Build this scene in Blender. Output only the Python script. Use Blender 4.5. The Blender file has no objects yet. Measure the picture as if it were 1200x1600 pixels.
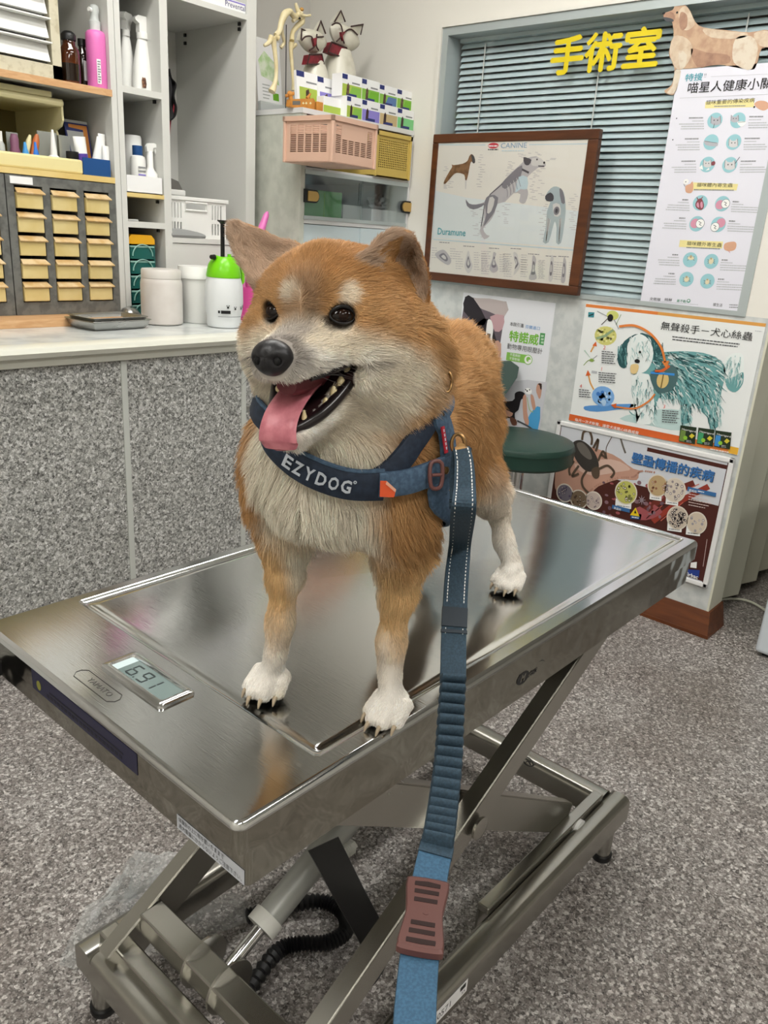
import bpy, bmesh, math, random
import numpy as np
from mathutils import Vector, Matrix
random.seed(7)
SC = bpy.context.scene
COL = SC.collection
PI = math.pi

# ------------------------------------------------------------------ camera
F_PX = 1240.0                       # focal length in pixels of the 1200 x 1600 frame
PITCH, ROLL, YAW = math.radians(19.3), math.radians(-3.8), math.radians(49.6)
CAM = np.array([0.0, 0.0, 1.2])
def _w(v):
    ca, sa = math.cos(YAW), math.sin(YAW)
    return np.array([v[0]*ca+v[1]*sa, -v[0]*sa+v[1]*ca, v[2]])
_fw = np.array([0, math.cos(PITCH), -math.sin(PITCH)]); _rt = np.array([1., 0, 0]); _dn = np.array([0, -math.sin(PITCH), -math.cos(PITCH)])
FW = _w(_fw); RT = _w(math.cos(ROLL)*_rt+math.sin(ROLL)*_dn); DN = _w(-math.sin(ROLL)*_rt+math.cos(ROLL)*_dn)
cam_data = bpy.data.cameras.new('camera'); cam = bpy.data.objects.new('camera', cam_data); COL.objects.link(cam)
cam_data.sensor_fit = 'VERTICAL'; cam_data.sensor_height = 36.0; cam_data.lens = F_PX*36.0/1600.0
cam_data.clip_start = 0.02
M = Matrix.Identity(4)
for i in range(3):
    M[i][0] = RT[i]; M[i][1] = -DN[i]; M[i][2] = -FW[i]; M[i][3] = CAM[i]
cam.matrix_world = M
SC.camera = cam
def ray(px, py): return (px-600)/F_PX*RT+(py-800)/F_PX*DN+FW
def onz(px, py, z): r = ray(px, py); return Vector(CAM+r*(z-CAM[2])/r[2])
def onx(px, py, x): r = ray(px, py); return Vector(CAM+r*x/r[0])
def ony(px, py, y): r = ray(px, py); return Vector(CAM+r*y/r[1])
def ond(px, py, d): return Vector(CAM+ray(px, py)*d)
def depth(p): return float((np.array(p)-CAM)@FW)

# ------------------------------------------------------------------ light and exposure
SC.view_settings.view_transform = 'Standard'; SC.view_settings.look = 'None'
SC.view_settings.gamma = 1.0; SC.view_settings.use_curve_mapping = False
SC.view_settings.exposure = 0.75
world = bpy.data.worlds.new('world'); SC.world = world; world.use_nodes = True
world.node_tree.nodes['Background'].inputs[0].default_value = (0.9, 0.95, 1.0, 1)
world.node_tree.nodes['Background'].inputs[1].default_value = 0.15
LAMP_STRENGTH = 11.6
LAMP_SPOTS = [(-0.9, -1.0), (0.9, -1.0), (-0.9, 0.75), (1.45, 0.6), (1.15, 1.55)]  # includes spots added behind the viewpoint and near the wall as fill
try:
    SC.cycles.max_bounces = 8; SC.cycles.diffuse_bounces = 3; SC.cycles.glossy_bounces = 4
    SC.cycles.transmission_bounces = 6; SC.cycles.transparent_max_bounces = 10
    SC.cycles.caustics_reflective = False; SC.cycles.caustics_refractive = False
    SC.cycles.use_denoising = True; SC.cycles.sample_clamp_indirect = 4.0
    SC.cycles_curves.shape = 'RIBBONS'
except Exception: pass

# ------------------------------------------------------------------ materials
def lin(c):
    if isinstance(c, str):
        c = c.lstrip('#'); c = tuple(int(c[i:i+2], 16)/255 for i in (0, 2, 4))
    return tuple((x/12.92 if x <= 0.04045 else ((x+0.055)/1.055)**2.4) for x in c)
MATS = {}
def mat(name, col, rough=0.5, metal=0.0, spec=0.5, trans=0.0, alpha=1.0, coat=0.0, emit=0.0, noise=None, bump=None, ior=1.45, sheen=0.0):
    if name in MATS: return MATS[name]
    m = bpy.data.materials.new(name); m.use_nodes = True; MATS[name] = m
    nt = m.node_tree; b = nt.nodes['Principled BSDF']
    c = lin(col)
    b.inputs['Base Color'].default_value = (*c, 1); b.inputs['Roughness'].default_value = rough
    b.inputs['Metallic'].default_value = metal; b.inputs['Specular IOR Level'].default_value = spec
    b.inputs['Transmission Weight'].default_value = trans; b.inputs['Alpha'].default_value = alpha
    b.inputs['Coat Weight'].default_value = coat; b.inputs['IOR'].default_value = ior
    if sheen: b.inputs['Sheen Weight'].default_value = sheen
    if emit:
        b.inputs['Emission Color'].default_value = (*c, 1); b.inputs['Emission Strength'].default_value = emit
    tc = None
    if noise or bump:
        tc = nt.nodes.new('ShaderNodeTexCoord')
    if noise:                                   # (scale, second colour, contrast low, contrast high)
        n = nt.nodes.new('ShaderNodeTexNoise'); n.inputs['Scale'].default_value = noise[0]; n.inputs['Detail'].default_value = 4
        r = nt.nodes.new('ShaderNodeValToRGB')
        r.color_ramp.elements[0].position = noise[2]; r.color_ramp.elements[0].color = (*c, 1)
        r.color_ramp.elements[1].position = noise[3]; r.color_ramp.elements[1].color = (*lin(noise[1]), 1)
        nt.links.new(tc.outputs['Object'], n.inputs['Vector']); nt.links.new(n.outputs['Fac'], r.inputs['Fac'])
        nt.links.new(r.outputs['Color'], b.inputs['Base Color'])
    if bump:                                    # (scale, strength, distance)
        n = nt.nodes.new('ShaderNodeTexNoise'); n.inputs['Scale'].default_value = bump[0]; n.inputs['Detail'].default_value = 3
        bp = nt.nodes.new('ShaderNodeBump'); bp.inputs['Strength'].default_value = bump[1]; bp.inputs['Distance'].default_value = bump[2]
        nt.links.new(tc.outputs['Object'], n.inputs['Vector']); nt.links.new(n.outputs['Fac'], bp.inputs['Height'])
        nt.links.new(bp.outputs['Normal'], b.inputs['Normal'])
    return m

def granite(name, cols, scale, rough=0.35, blot=None):
    """Chips of several tones: voronoi cells with a random tone each, over a finer set of chips."""
    m = bpy.data.materials.new(name); m.use_nodes = True; MATS[name] = m
    nt = m.node_tree; b = nt.nodes['Principled BSDF']; b.inputs['Roughness'].default_value = rough
    tc = nt.nodes.new('ShaderNodeTexCoord')
    nz = nt.nodes.new('ShaderNodeTexNoise'); nz.inputs['Scale'].default_value = scale*0.9; nz.inputs['Detail'].default_value = 2
    mx = nt.nodes.new('ShaderNodeMixRGB'); mx.blend_type = 'ADD'; mx.inputs[0].default_value = 0.9/scale
    nt.links.new(tc.outputs['Object'], nz.inputs['Vector']); nt.links.new(tc.outputs['Object'], mx.inputs[1]); nt.links.new(nz.outputs['Color'], mx.inputs[2])
    prev = None
    for k, sc in enumerate((scale, scale*2.1)):
        v = nt.nodes.new('ShaderNodeTexVoronoi'); v.inputs['Scale'].default_value = sc
        nt.links.new(mx.outputs[0], v.inputs['Vector'])
        s = nt.nodes.new('ShaderNodeSeparateColor'); nt.links.new(v.outputs['Color'], s.inputs[0])
        r = nt.nodes.new('ShaderNodeValToRGB'); r.color_ramp.interpolation = 'CONSTANT'
        els = r.color_ramp.elements
        while len(els) > 1: els.remove(els[-1])
        els[0].position = 0; els[0].color = (*lin(cols[0][1]), 1)
        for p, c in cols[1:]:
            e = els.new(p); e.color = (*lin(c), 1)
        nt.links.new(s.outputs[k], r.inputs['Fac'])
        if prev is None: prev = r.outputs['Color']
        else:
            x = nt.nodes.new('ShaderNodeMixRGB'); x.inputs[0].default_value = 0.45
            nt.links.new(prev, x.inputs[1]); nt.links.new(r.outputs['Color'], x.inputs[2]); prev = x.outputs[0]
    if blot:
        n2 = nt.nodes.new('ShaderNodeTexNoise'); n2.inputs['Scale'].default_value = blot[0]; n2.inputs['Detail'].default_value = 3
        nt.links.new(tc.outputs['Object'], n2.inputs['Vector'])
        r2 = nt.nodes.new('ShaderNodeValToRGB'); r2.color_ramp.elements[0].position = .35; r2.color_ramp.elements[1].position = .7
        r2.color_ramp.elements[0].color = (*lin(blot[1]), 1); r2.color_ramp.elements[1].color = (1, 1, 1, 1)
        nt.links.new(n2.outputs['Fac'], r2.inputs['Fac'])
        x = nt.nodes.new('ShaderNodeMixRGB'); x.blend_type = 'MULTIPLY'; x.inputs[0].default_value = 1
        nt.links.new(prev, x.inputs[1]); nt.links.new(r2.outputs['Color'], x.inputs[2]); prev = x.outputs[0]
    nt.links.new(prev, b.inputs['Base Color'])
    return m

def steel(name, col, rough, stretch=(1, 40, 1), scale=25, bump=0.03, vary=0.08):
    """Brushed stainless steel: fine stretched scratches in roughness and normal."""
    m = bpy.data.materials.new(name); m.use_nodes = True; MATS[name] = m
    nt = m.node_tree; b = nt.nodes['Principled BSDF']; b.inputs['Metallic'].default_value = 1.0
    b.inputs['Base Color'].default_value = (*lin(col), 1)
    tc = nt.nodes.new('ShaderNodeTexCoord'); mp = nt.nodes.new('ShaderNodeMapping'); mp.inputs['Scale'].default_value = stretch
    n = nt.nodes.new('ShaderNodeTexNoise'); n.inputs['Scale'].default_value = scale; n.inputs['Detail'].default_value = 5
    nt.links.new(tc.outputs['Object'], mp.inputs[0]); nt.links.new(mp.outputs[0], n.inputs['Vector'])
    n2 = nt.nodes.new('ShaderNodeTexNoise'); n2.inputs['Scale'].default_value = 9; n2.inputs['Detail'].default_value = 4
    nt.links.new(tc.outputs['Object'], n2.inputs['Vector'])
    ad = nt.nodes.new('ShaderNodeMath'); ad.operation = 'ADD'; nt.links.new(n.outputs['Fac'], ad.inputs[0]); nt.links.new(n2.outputs['Fac'], ad.inputs[1])
    mr = nt.nodes.new('ShaderNodeMapRange'); mr.inputs['From Min'].default_value = 0.6; mr.inputs['From Max'].default_value = 1.4
    mr.inputs['To Min'].default_value = max(0.02, rough-vary); mr.inputs['To Max'].default_value = rough+vary
    nt.links.new(ad.outputs[0], mr.inputs['Value']); nt.links.new(mr.outputs[0], b.inputs['Roughness'])
    bp = nt.nodes.new('ShaderNodeBump'); bp.inputs['Strength'].default_value = bump; bp.inputs['Distance'].default_value = 0.001
    nt.links.new(n.outputs['Fac'], bp.inputs['Height']); nt.links.new(bp.outputs['Normal'], b.inputs['Normal'])
    return m

def wood(name, c1, c2, scale=6, stretch=(1, 12, 12), rough=0.45):
    m = bpy.data.materials.new(name); m.use_nodes = True; MATS[name] = m
    nt = m.node_tree; b = nt.nodes['Principled BSDF']; b.inputs['Roughness'].default_value = rough
    tc = nt.nodes.new('ShaderNodeTexCoord'); mp = nt.nodes.new('ShaderNodeMapping'); mp.inputs['Scale'].default_value = stretch
    n = nt.nodes.new('ShaderNodeTexNoise'); n.inputs['Scale'].default_value = scale; n.inputs['Detail'].default_value = 6; n.inputs['Distortion'].default_value = .6
    r = nt.nodes.new('ShaderNodeValToRGB'); r.color_ramp.elements[0].position = .35; r.color_ramp.elements[1].position = .68
    r.color_ramp.elements[0].color = (*lin(c1), 1); r.color_ramp.elements[1].color = (*lin(c2), 1)
    nt.links.new(tc.outputs['Object'], mp.inputs[0]); nt.links.new(mp.outputs[0], n.inputs['Vector'])
    nt.links.new(n.outputs['Fac'], r.inputs['Fac']); nt.links.new(r.outputs['Color'], b.inputs['Base Color'])
    return m

# ------------------------------------------------------------------ mesh builder
class MB:
    def __init__(self): self.v = []; self.f = []; self.mi = []; self.sm = []; self.mats = []
    def _m(self, m):
        if m not in self.mats: self.mats.append(m)
        return self.mats.index(m)
    def add(self, vs, fs, m, smooth=False, T=None):
        o = len(self.v); k = self._m(m)
        for p in vs:
            p = Vector(p); self.v.append(T @ p if T is not None else p)
        for f in fs: self.f.append(tuple(i+o for i in f)); self.mi.append(k); self.sm.append(smooth)
        return self
    def box(self, lo, hi, m, T=None, bev=0.0, seg=2):
        lo = Vector(lo); hi = Vector(hi)
        if bev <= 0:
            x0, y0, z0 = lo; x1, y1, z1 = hi
            vs = [(x0,y0,z0),(x1,y0,z0),(x1,y1,z0),(x0,y1,z0),(x0,y0,z1),(x1,y0,z1),(x1,y1,z1),(x0,y1,z1)]
            return self.add(vs, [(0,3,2,1),(4,5,6,7),(0,1,5,4),(1,2,6,5),(2,3,7,6),(3,0,4,7)], m, False, T)
        bm = bmesh.new(); bmesh.ops.create_cube(bm, size=1)
        c = (lo+hi)/2; s = hi-lo
        for v in bm.verts: v.co = Vector((v.co.x*s.x+c.x, v.co.y*s.y+c.y, v.co.z*s.z+c.z))
        bmesh.ops.bevel(bm, geom=bm.edges[:], offset=bev, segments=seg, profile=0.5, affect='EDGES')
        return self.bm(bm, m, False, T)
    def bm(self, bm, m, smooth=False, T=None):
        bm.verts.index_update()
        self.add([v.co.copy() for v in bm.verts], [[v.index for v in f.verts] for f in bm.faces], m, smooth, T); bm.free(); return self
    def lathe(self, prof, m, seg=24, T=None, smooth=True, c=(0, 0, 0), caps=True):
        vs = []; fs = []; n = len(prof)
        for j in range(seg):
            a = 2*PI*j/seg
            for r, z in prof: vs.append((c[0]+r*math.cos(a), c[1]+r*math.sin(a), c[2]+z))
        for j in range(seg):
            k = (j+1) % seg
            for i in range(n-1):
                fs.append((j*n+i, k*n+i, k*n+i+1, j*n+i+1))
        if caps:
            if prof[0][0] > 1e-6: fs.append(tuple(j*n for j in reversed(range(seg))))
            if prof[-1][0] > 1e-6: fs.append(tuple(j*n+n-1 for j in range(seg)))
        return self.add(vs, fs, m, smooth, T)
    def tube(self, pts, rad, m, seg=10, T=None, caps=True, closed=False, smooth=True, flat=None):
        """A tube along points; rad a number or a list; flat=(wide, thin, up) makes a strap-like section."""
        pts = [Vector(p) for p in pts]; n = len(pts)
        rads = rad if isinstance(rad, (list, tuple)) else [rad]*n
        vs = []; fs = []; prev = None
        for i, p in enumerate(pts):
            if closed: t = (pts[(i+1) % n]-pts[i-1])
            else: t = pts[min(i+1, n-1)]-pts[max(i-1, 0)]
            t.normalize()
            if prev is None:
                up = Vector((0, 0, 1)) if abs(t.z) < 0.9 else Vector((1, 0, 0))
                a = t.cross(up).normalized()
            else:
                a = (prev-t*prev.dot(t)).normalized()
            prev = a; b = t.cross(a)
            for j in range(seg):
                g = 2*PI*j/seg
                vs.append(p+a*(rads[i]*math.cos(g))+b*(rads[i]*math.sin(g)))
        for i in range(n if closed else n-1):
            k = (i+1) % n
            for j in range(seg):
                l = (j+1) % seg
                fs.append((i*seg+j, i*seg+l, k*seg+l, k*seg+j))
        if caps and not closed:
            fs.append(tuple(reversed(range(seg)))); fs.append(tuple((n-1)*seg+j for j in range(seg)))
        return self.add(vs, fs, m, smooth, T)
    def ribbon(self, pts, sides, norms, w, th, m, T=None, smooth=True, wob=None):
        """A strap: centre points, across-direction, face normal at each, width (number/list) and thickness."""
        n = len(pts); vs = []; fs = []
        for i in range(n):
            p = Vector(pts[i]); s = Vector(sides[i]).normalized(); k = Vector(norms[i]).normalized()
            ww = (w[i] if isinstance(w, (list, tuple)) else w)/2; t = (th[i] if isinstance(th, (list, tuple)) else th)/2
            vs += [p-s*ww-k*t, p-s*ww*0.96+k*t, p+s*ww*0.96+k*t, p+s*ww-k*t]
        for i in range(n-1):
            for j in range(4):
                l = (j+1) % 4
                fs.append((i*4+j, (i+1)*4+j, (i+1)*4+l, i*4+l))
        fs.append((3, 2, 1, 0)); o = (n-1)*4; fs.append((o, o+1, o+2, o+3))
        return self.add(vs, fs, m, False, T)
    def prism(self, poly, th, m, T=None, smooth=False):
        """A 2D outline (u, v) pulled along +w by th; T places u, v, w."""
        n = len(poly); vs = [(p[0], p[1], 0) for p in poly]+[(p[0], p[1], th) for p in poly]
        fs = [tuple(reversed(range(n))), tuple(range(n, 2*n))]+[(i, (i+1) % n, n+(i+1) % n, n+i) for i in range(n)]
        return self.add(vs, fs, m, smooth, T)
    def poly(self, pts, m, T=None): return self.add(pts, [tuple(range(len(pts)))], m, False, T)
    def ball(self, c, r, m, T=None, seg=16, rings=10, sc=(1, 1, 1)):
        vs = []; fs = []
        for i in range(rings+1):
            a = PI*i/rings
            for j in range(seg):
                b = 2*PI*j/seg
                vs.append((c[0]+r*sc[0]*math.sin(a)*math.cos(b), c[1]+r*sc[1]*math.sin(a)*math.sin(b), c[2]+r*sc[2]*math.cos(a)))
        for i in range(rings):
            for j in range(seg):
                k = (j+1) % seg
                fs.append((i*seg+j, (i+1)*seg+j, (i+1)*seg+k, i*seg+k))
        return self.add(vs, fs, m, True, T)
    def text(self, s, size, m, T, align='LEFT', extrude=0.0, offset=0.0, shear=0.0, sx=1.0, spacing=1.0):
        """Lettering turned into plain mesh; T places x right, y up, z out."""
        cu = bpy.data.curves.new('lettering', 'FONT'); cu.body = s; cu.size = size; cu.align_x = align; cu.extrude = extrude
        cu.offset = offset; cu.shear = shear; cu.resolution_u = 2; cu.space_character = spacing
        ob = bpy.data.objects.new('lettering', cu); COL.objects.link(ob)
        dg = bpy.context.evaluated_depsgraph_get(); ev = ob.evaluated_get(dg); me = ev.to_mesh()
        vs = [(v.co.x*sx, v.co.y, v.co.z) for v in me.vertices]; fs = [tuple(p.vertices) for p in me.polygons]
        ev.to_mesh_clear(); bpy.data.objects.remove(ob); bpy.data.curves.remove(cu)
        return self.add(vs, fs, m, False, T)
    def bold(self, s, size, m, T, d, **k):
        for i, (dx, dy) in enumerate(((0, 0), (d, 0), (-d, 0), (0, d), (0, -d))): self.text(s, size, m, T @ Matrix.Translation((dx, dy, i*.00012)), **k)
        return self
    def build(self, name, parent=None, loc=None, auto=True):
        me = bpy.data.meshes.new(name)
        base = Vector(loc) if loc is not None else Vector((0, 0, 0))
        me.from_pydata([tuple(v-base) for v in self.v], [], self.f)
        for m in self.mats: me.materials.append(m)
        me.polygons.foreach_set('material_index', self.mi); me.polygons.foreach_set('use_smooth', self.sm)
        me.update()
        if any(self.sm):
            try: me.set_sharp_from_angle(angle=math.radians(40))
            except Exception: pass
        o = bpy.data.objects.new(name, me); COL.objects.link(o); o.location = base; ROOTLOC[o.name] = base
        if parent is not None: attach(o, parent)
        return o
ROOTLOC = {}
def attach(o, parent):
    o.parent = parent
    o.location = o.location-ROOTLOC[parent.name]
def tag(o, label, cat, group=None, kind=None):
    if label: o['label'] = label
    if cat: o['category'] = cat
    if group: o['group'] = group
    if kind: o['kind'] = kind
    return o
def thing(name, label, cat, loc, group=None):
    o = bpy.data.objects.new(name, None); COL.objects.link(o); o.location = Vector(loc); o.empty_display_size = .05
    ROOTLOC[o.name] = Vector(loc)
    return tag(o, label, cat, group)
def struct(o): o['kind'] = 'structure'; return o
def copy_tree(o, loc, label, parent=None):
    c = o.copy(); COL.objects.link(c)
    if parent is not None: c.parent = parent
    else:
        c.location = loc
        if label: c['label'] = label
    for ch in list(o.children): copy_tree(ch, None, None, c)
    return c
def TR(loc, x, y=None, z=None):
    """A placement from a location and axis vectors (x, y given; z = x cross y)."""
    x = Vector(x).normalized(); y = Vector(y).normalized(); z = Vector(z).normalized() if z is not None else x.cross(y).normalized()
    T = Matrix.Identity(4)
    for i in range(3): T[i][0] = x[i]; T[i][1] = y[i]; T[i][2] = z[i]; T[i][3] = loc[i]
    return T
def smoothpts(P, n=8, closed=False):
    """Catmull-Rom through the points."""
    P = [Vector(p) for p in P]; out = []; N = len(P)
    rng = range(N) if closed else range(N-1)
    for i in rng:
        if closed: a, b, c, d = P[i-1], P[i], P[(i+1) % N], P[(i+2) % N]
        else: a, b, c, d = P[max(i-1, 0)], P[i], P[i+1], P[min(i+2, N-1)]
        for k in range(n):
            t = k/n
            out.append(0.5*((2*b)+(-a+c)*t+(2*a-5*b+4*c-d)*t*t+(-a+3*b-3*c+d)*t**3))
    if not closed: out.append(P[-1].copy())
    return out
# ================================================================== the room
XB, YA, ZC = 2.544, 2.735, 0.89         # window wall, counter wall, counter height
WX0, WX1, WY0, WY1, WZ1 = -2.0, 5.0, -2.6, YA, 2.7
def mixglass(name, col, refl=0.06, rough=0.02, tint=(1, 1, 1), tomax=0.8):
    m = bpy.data.materials.new(name); m.use_nodes = True; MATS[name] = m; nt = m.node_tree; nt.nodes.remove(nt.nodes['Principled BSDF'])
    t = nt.nodes.new('ShaderNodeBsdfTransparent'); t.inputs[0].default_value = (*tint, 1)
    g = nt.nodes.new('ShaderNodeBsdfGlossy'); g.inputs['Roughness'].default_value = rough; g.inputs[0].default_value = (*lin(col), 1)
    fr = nt.nodes.new('ShaderNodeLayerWeight'); fr.inputs[0].default_value = 0.25
    mr = nt.nodes.new('ShaderNodeMapRange'); mr.inputs['To Min'].default_value = refl; mr.inputs['To Max'].default_value = tomax
    nt.links.new(fr.outputs['Fresnel'], mr.inputs['Value'])
    x = nt.nodes.new('ShaderNodeMixShader'); nt.links.new(mr.outputs[0], x.inputs[0]); nt.links.new(t.outputs[0], x.inputs[1]); nt.links.new(g.outputs[0], x.inputs[2])
    nt.links.new(x.outputs[0], nt.nodes['Material Output'].inputs['Surface'])
    return m
def hazy(name, col, fac, rough=0.3):
    """Thin frosted plastic: part see-through, part milky."""
    m = bpy.data.materials.new(name); m.use_nodes = True; MATS[name] = m; nt = m.node_tree; b = nt.nodes['Principled BSDF']
    b.inputs['Base Color'].default_value = (*lin(col), 1); b.inputs['Roughness'].default_value = rough
    t = nt.nodes.new('ShaderNodeBsdfTransparent'); x = nt.nodes.new('ShaderNodeMixShader'); x.inputs[0].default_value = fac
    nt.links.new(t.outputs[0], x.inputs[1]); nt.links.new(b.outputs[0], x.inputs[2]); nt.links.new(x.outputs[0], nt.nodes['Material Output'].inputs['Surface'])
    return m
m_paint = mat('wall_paint', '#ebe8df', .7, bump=(60, .05, .002))
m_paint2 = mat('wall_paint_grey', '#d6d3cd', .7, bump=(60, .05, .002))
m_lam = mat('mottled_laminate', '#d3d6d4', .4, noise=(28, '#c2c7c6', .4, .62))
m_ceil = mat('ceiling_tile', '#d9d8d2', .8)
m_floor = granite('floor_granite', [(0, '#3f3b38'), (.16, '#6f6a66'), (.36, '#96908c'), (.58, '#b3aeaa'), (.76, '#7d7672'), (.88, '#ece9e5')], 175, .42, blot=(2.2, '#d8d3cf'))
m_gran = granite('counter_granite', [(0, '#4a4a48'), (.17, '#7f7f7b'), (.42, '#a9a9a5'), (.68, '#c9c9c4'), (.86, '#ececea')], 160, .3)
m_white = mat('white_melamine', '#d6d6d1', .45)
m_white2 = mat('white_plastic', '#eeeeea', .35)
m_pure = mat('paper_white', '#f3f3f3', .55)
m_black = mat('black_plastic', '#121213', .4)
m_cream = mat('cream_vinyl', '#d9d8c6', .5)
m_brownw = wood('brown_wood', '#4a2711', '#63371a', 4, (8, 1, 8), .4)
m_base = wood('baseboard_wood', '#54290f', '#6b3a1a', 5, (8, 1, 10), .35)
m_lwood = wood('light_wood', '#c99a6b', '#d9b083', 7, (3, 18, 18), .5)
m_ywood = mat('yellowed_shelf', '#dcbf77', .5, noise=(9, '#e3ca88', .4, .6))

fl = MB().box((WX0, WY0, -.1), (WX1, WY1, 0), m_floor).build('floor'); struct(fl)
struct(MB().box((WX0, WY0, WZ1), (WX1, WY1+.1, WZ1+.08), m_ceil).build('ceiling'))
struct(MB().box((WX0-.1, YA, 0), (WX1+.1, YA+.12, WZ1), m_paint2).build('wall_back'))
struct(MB().box((WX0-.1, WY0-.1, 0), (WX0, YA, WZ1), m_paint).build('wall_left'))
struct(MB().box((WX0, WY0-.1, 0), (WX1, WY0, WZ1), m_paint).build('wall_front'))
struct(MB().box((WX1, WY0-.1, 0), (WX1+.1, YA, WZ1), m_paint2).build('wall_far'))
WT = .12                                        # thickness of the window wall
wy0, wy1, wz0, wz1 = .80, 2.035, 1.035, 1.905   # window opening
w = MB()
w.box((XB, .728, 0), (XB+WT, YA, wz0), m_lam)
w.box((XB, wy1, wz0), (XB+WT, YA, WZ1), m_paint)
w.box((XB, .728, wz1), (XB+WT, wy1, WZ1), m_paint)
w.box((XB, .728, wz0), (XB+WT, wy0, wz1), m_paint)
struct(w.build('wall_right'))
# wall end facing the passage
struct(MB().box((XB-.001, .722, 0), (XB+WT, .729, 2.7), m_cream).build('trim_1'))
# sloping brown skirting around the foot of the wall
b = MB()
zt = .083
p = [(XB-.026, .70, 0), (XB-.006, .716, zt), (XB-.006, 1.75, zt), (XB-.026, 1.75, 0)]
b.poly([(XB-.03, .70, .012), (XB-.004, .716, zt), (XB-.004, 1.9, zt), (XB-.03, 1.9, .012)][::-1], m_base)
b.poly([(XB-.034, .697, 0), (XB-.034, .697, .012), (XB-.034, 1.9, .012), (XB-.034, 1.9, 0)][::-1], m_base)
b.poly([(XB-.034, .697, .012), (XB-.03, .70, .012), (XB-.03, 1.9, .012), (XB-.034, 1.9, .012)][::-1], m_base)
b.poly([(XB-.034, .697, 0), (XB+WT, .697, 0), (XB+WT, .716, zt), (XB-.004, .716, zt), (XB-.03, .70, .012), (XB-.034, .697, .012)], m_base)
b.poly([(XB-.004, .716, zt), (XB+WT, .716, zt), (XB+WT, .73, zt), (XB, .73, zt)], m_base)
b.poly([(XB-.004, .716, zt), (XB, .73, zt), (XB, 1.9, zt), (XB-.004, 1.9, zt)], m_base)
struct(b.build('baseboard_right'))

# window with its frame and glass
m_alu = mat('window_aluminium', '#b9c2c2', .45, metal=.3)
m_wglass = mixglass('window_glass', '#ffffff', .015, .01, tomax=.35)
wf = MB()
d0, d1, t = XB-.004, XB+.09, .026
wf.box((d0, wy0, wz0-.002), (d1, wy0+t, wz1), m_alu); wf.box((d0, wy1-t, wz0-.002), (d1, wy1, wz1), m_alu)
wf.box((d0, wy0+t, wz1-t), (d1, wy1-t, wz1), m_alu); wf.box((d0, wy0+t, wz0-.002), (d1, wy1-t, wz0+.012), m_alu)
wf.box((d0-.006, wy1+.0005, wz0-.012), (d0+.01, wy1+.012, wz1+.012), m_paint); wf.box((d0-.006, wy0, wz1+.0005), (d0+.01, wy1, wz1+.012), m_paint)
win = struct(wf.build('window_1'))
MB().box((XB+.03, wy0+t-.002, wz0+.01), (XB+.034, wy1-t+.002, wz1-t+.002), m_wglass).build('window_glass', win)

# venetian blind behind the glass
m_slat = mat('blind_slat', '#cbdfe3', .35, metal=0)
m_cord = mat('blind_cord', '#d9dedb', .7)
bl = thing('venetian_blind', 'pale blue venetian blind with closed slats behind the window glass', 'blind', (XB+.075, 1.42, wz0))
s = MB(); pitch = .0205; n = int((wz1-wz0-.062)/pitch)+1
for i in range(n):
    z = wz0+.022+i*pitch
    y0, y1 = wy0+.034, wy1-.034
    jit = random.uniform(-.0008, .0008)
    prof = []
    for k in range(4):
        a = k/3-.5
        prof.append((XB+.075+a*.0140, z+a*.0182+.0022*(1-4*a*a)+jit))
    vs = []
    for (x, zz) in prof: vs += [(x, y0, zz), (x, y1, zz)]
    s.add(vs, [(2*k, 2*k+1, 2*k+3, 2*k+2) for k in range(3)], m_slat, True)
s.build('slats', bl)
MB().box((XB+.06, wy0+.032, wz1-.038), (XB+.088, wy1-.032, wz1-.026), m_slat).build('headrail', bl)
for yy in (1.89, 1.43, .98):
    MB().box((XB+.0605, yy-.002, wz0+.01), (XB+.0625, yy+.002, wz1-.05), m_cord).build('ladder_cord', bl)
# dim operating room and passage behind the window wall
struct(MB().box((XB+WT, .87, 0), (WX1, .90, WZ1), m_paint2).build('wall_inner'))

# folding door in the passage beside the window wall
fd = thing('folding_door', 'cream concertina folding door beside the poster wall', 'door', (2.9, .72, 0))
zz = .03
pts = [onz(1126.7, 934, zz), onz(1152, 928, zz), onz(1156.7, 912, zz), onz(1180, 906.5, zz), onz(1182, 892.5, zz), onz(1203, 887, zz)]
ptx = [(XB+WT+.002, pts[0].y+.03)]+[(q.x, q.y) for q in pts]
ptx = [q for q in ptx if q[0] > XB+WT]
while ptx[-1][0] < 4.6: ptx.append((ptx[-1][0]+(.16 if len(ptx) % 2 else .03), ptx[-2][1]))
ptx = [(x, min(y, .845)) for x, y in ptx]
for (x0, y0), (x1, y1) in zip(ptx[:-1], ptx[1:]):
    dx, dy = x1-x0, y1-y0; L = math.hypot(dx, dy)
    if L < .004: continue
    nx, ny = -dy/L*.004, dx/L*.004
    MB().add([(x0-nx, y0-ny, zz), (x1-nx, y1-ny, zz), (x1+nx, y1+ny, zz), (x0+nx, y0+ny, zz), (x0-nx, y0-ny, 2.2), (x1-nx, y1-ny, 2.2), (x1+nx, y1+ny, 2.2), (x0+nx, y0+ny, 2.2)],
             [(0, 3, 2, 1), (4, 5, 6, 7), (0, 1, 5, 4), (1, 2, 6, 5), (2, 3, 7, 6), (3, 0, 4, 7)], m_cream).build('fold_panel', fd)
MB().box((XB+WT+.005, .74, 2.2), (4.7, .80, 2.24), m_alu).build('door_track', fd)

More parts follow.
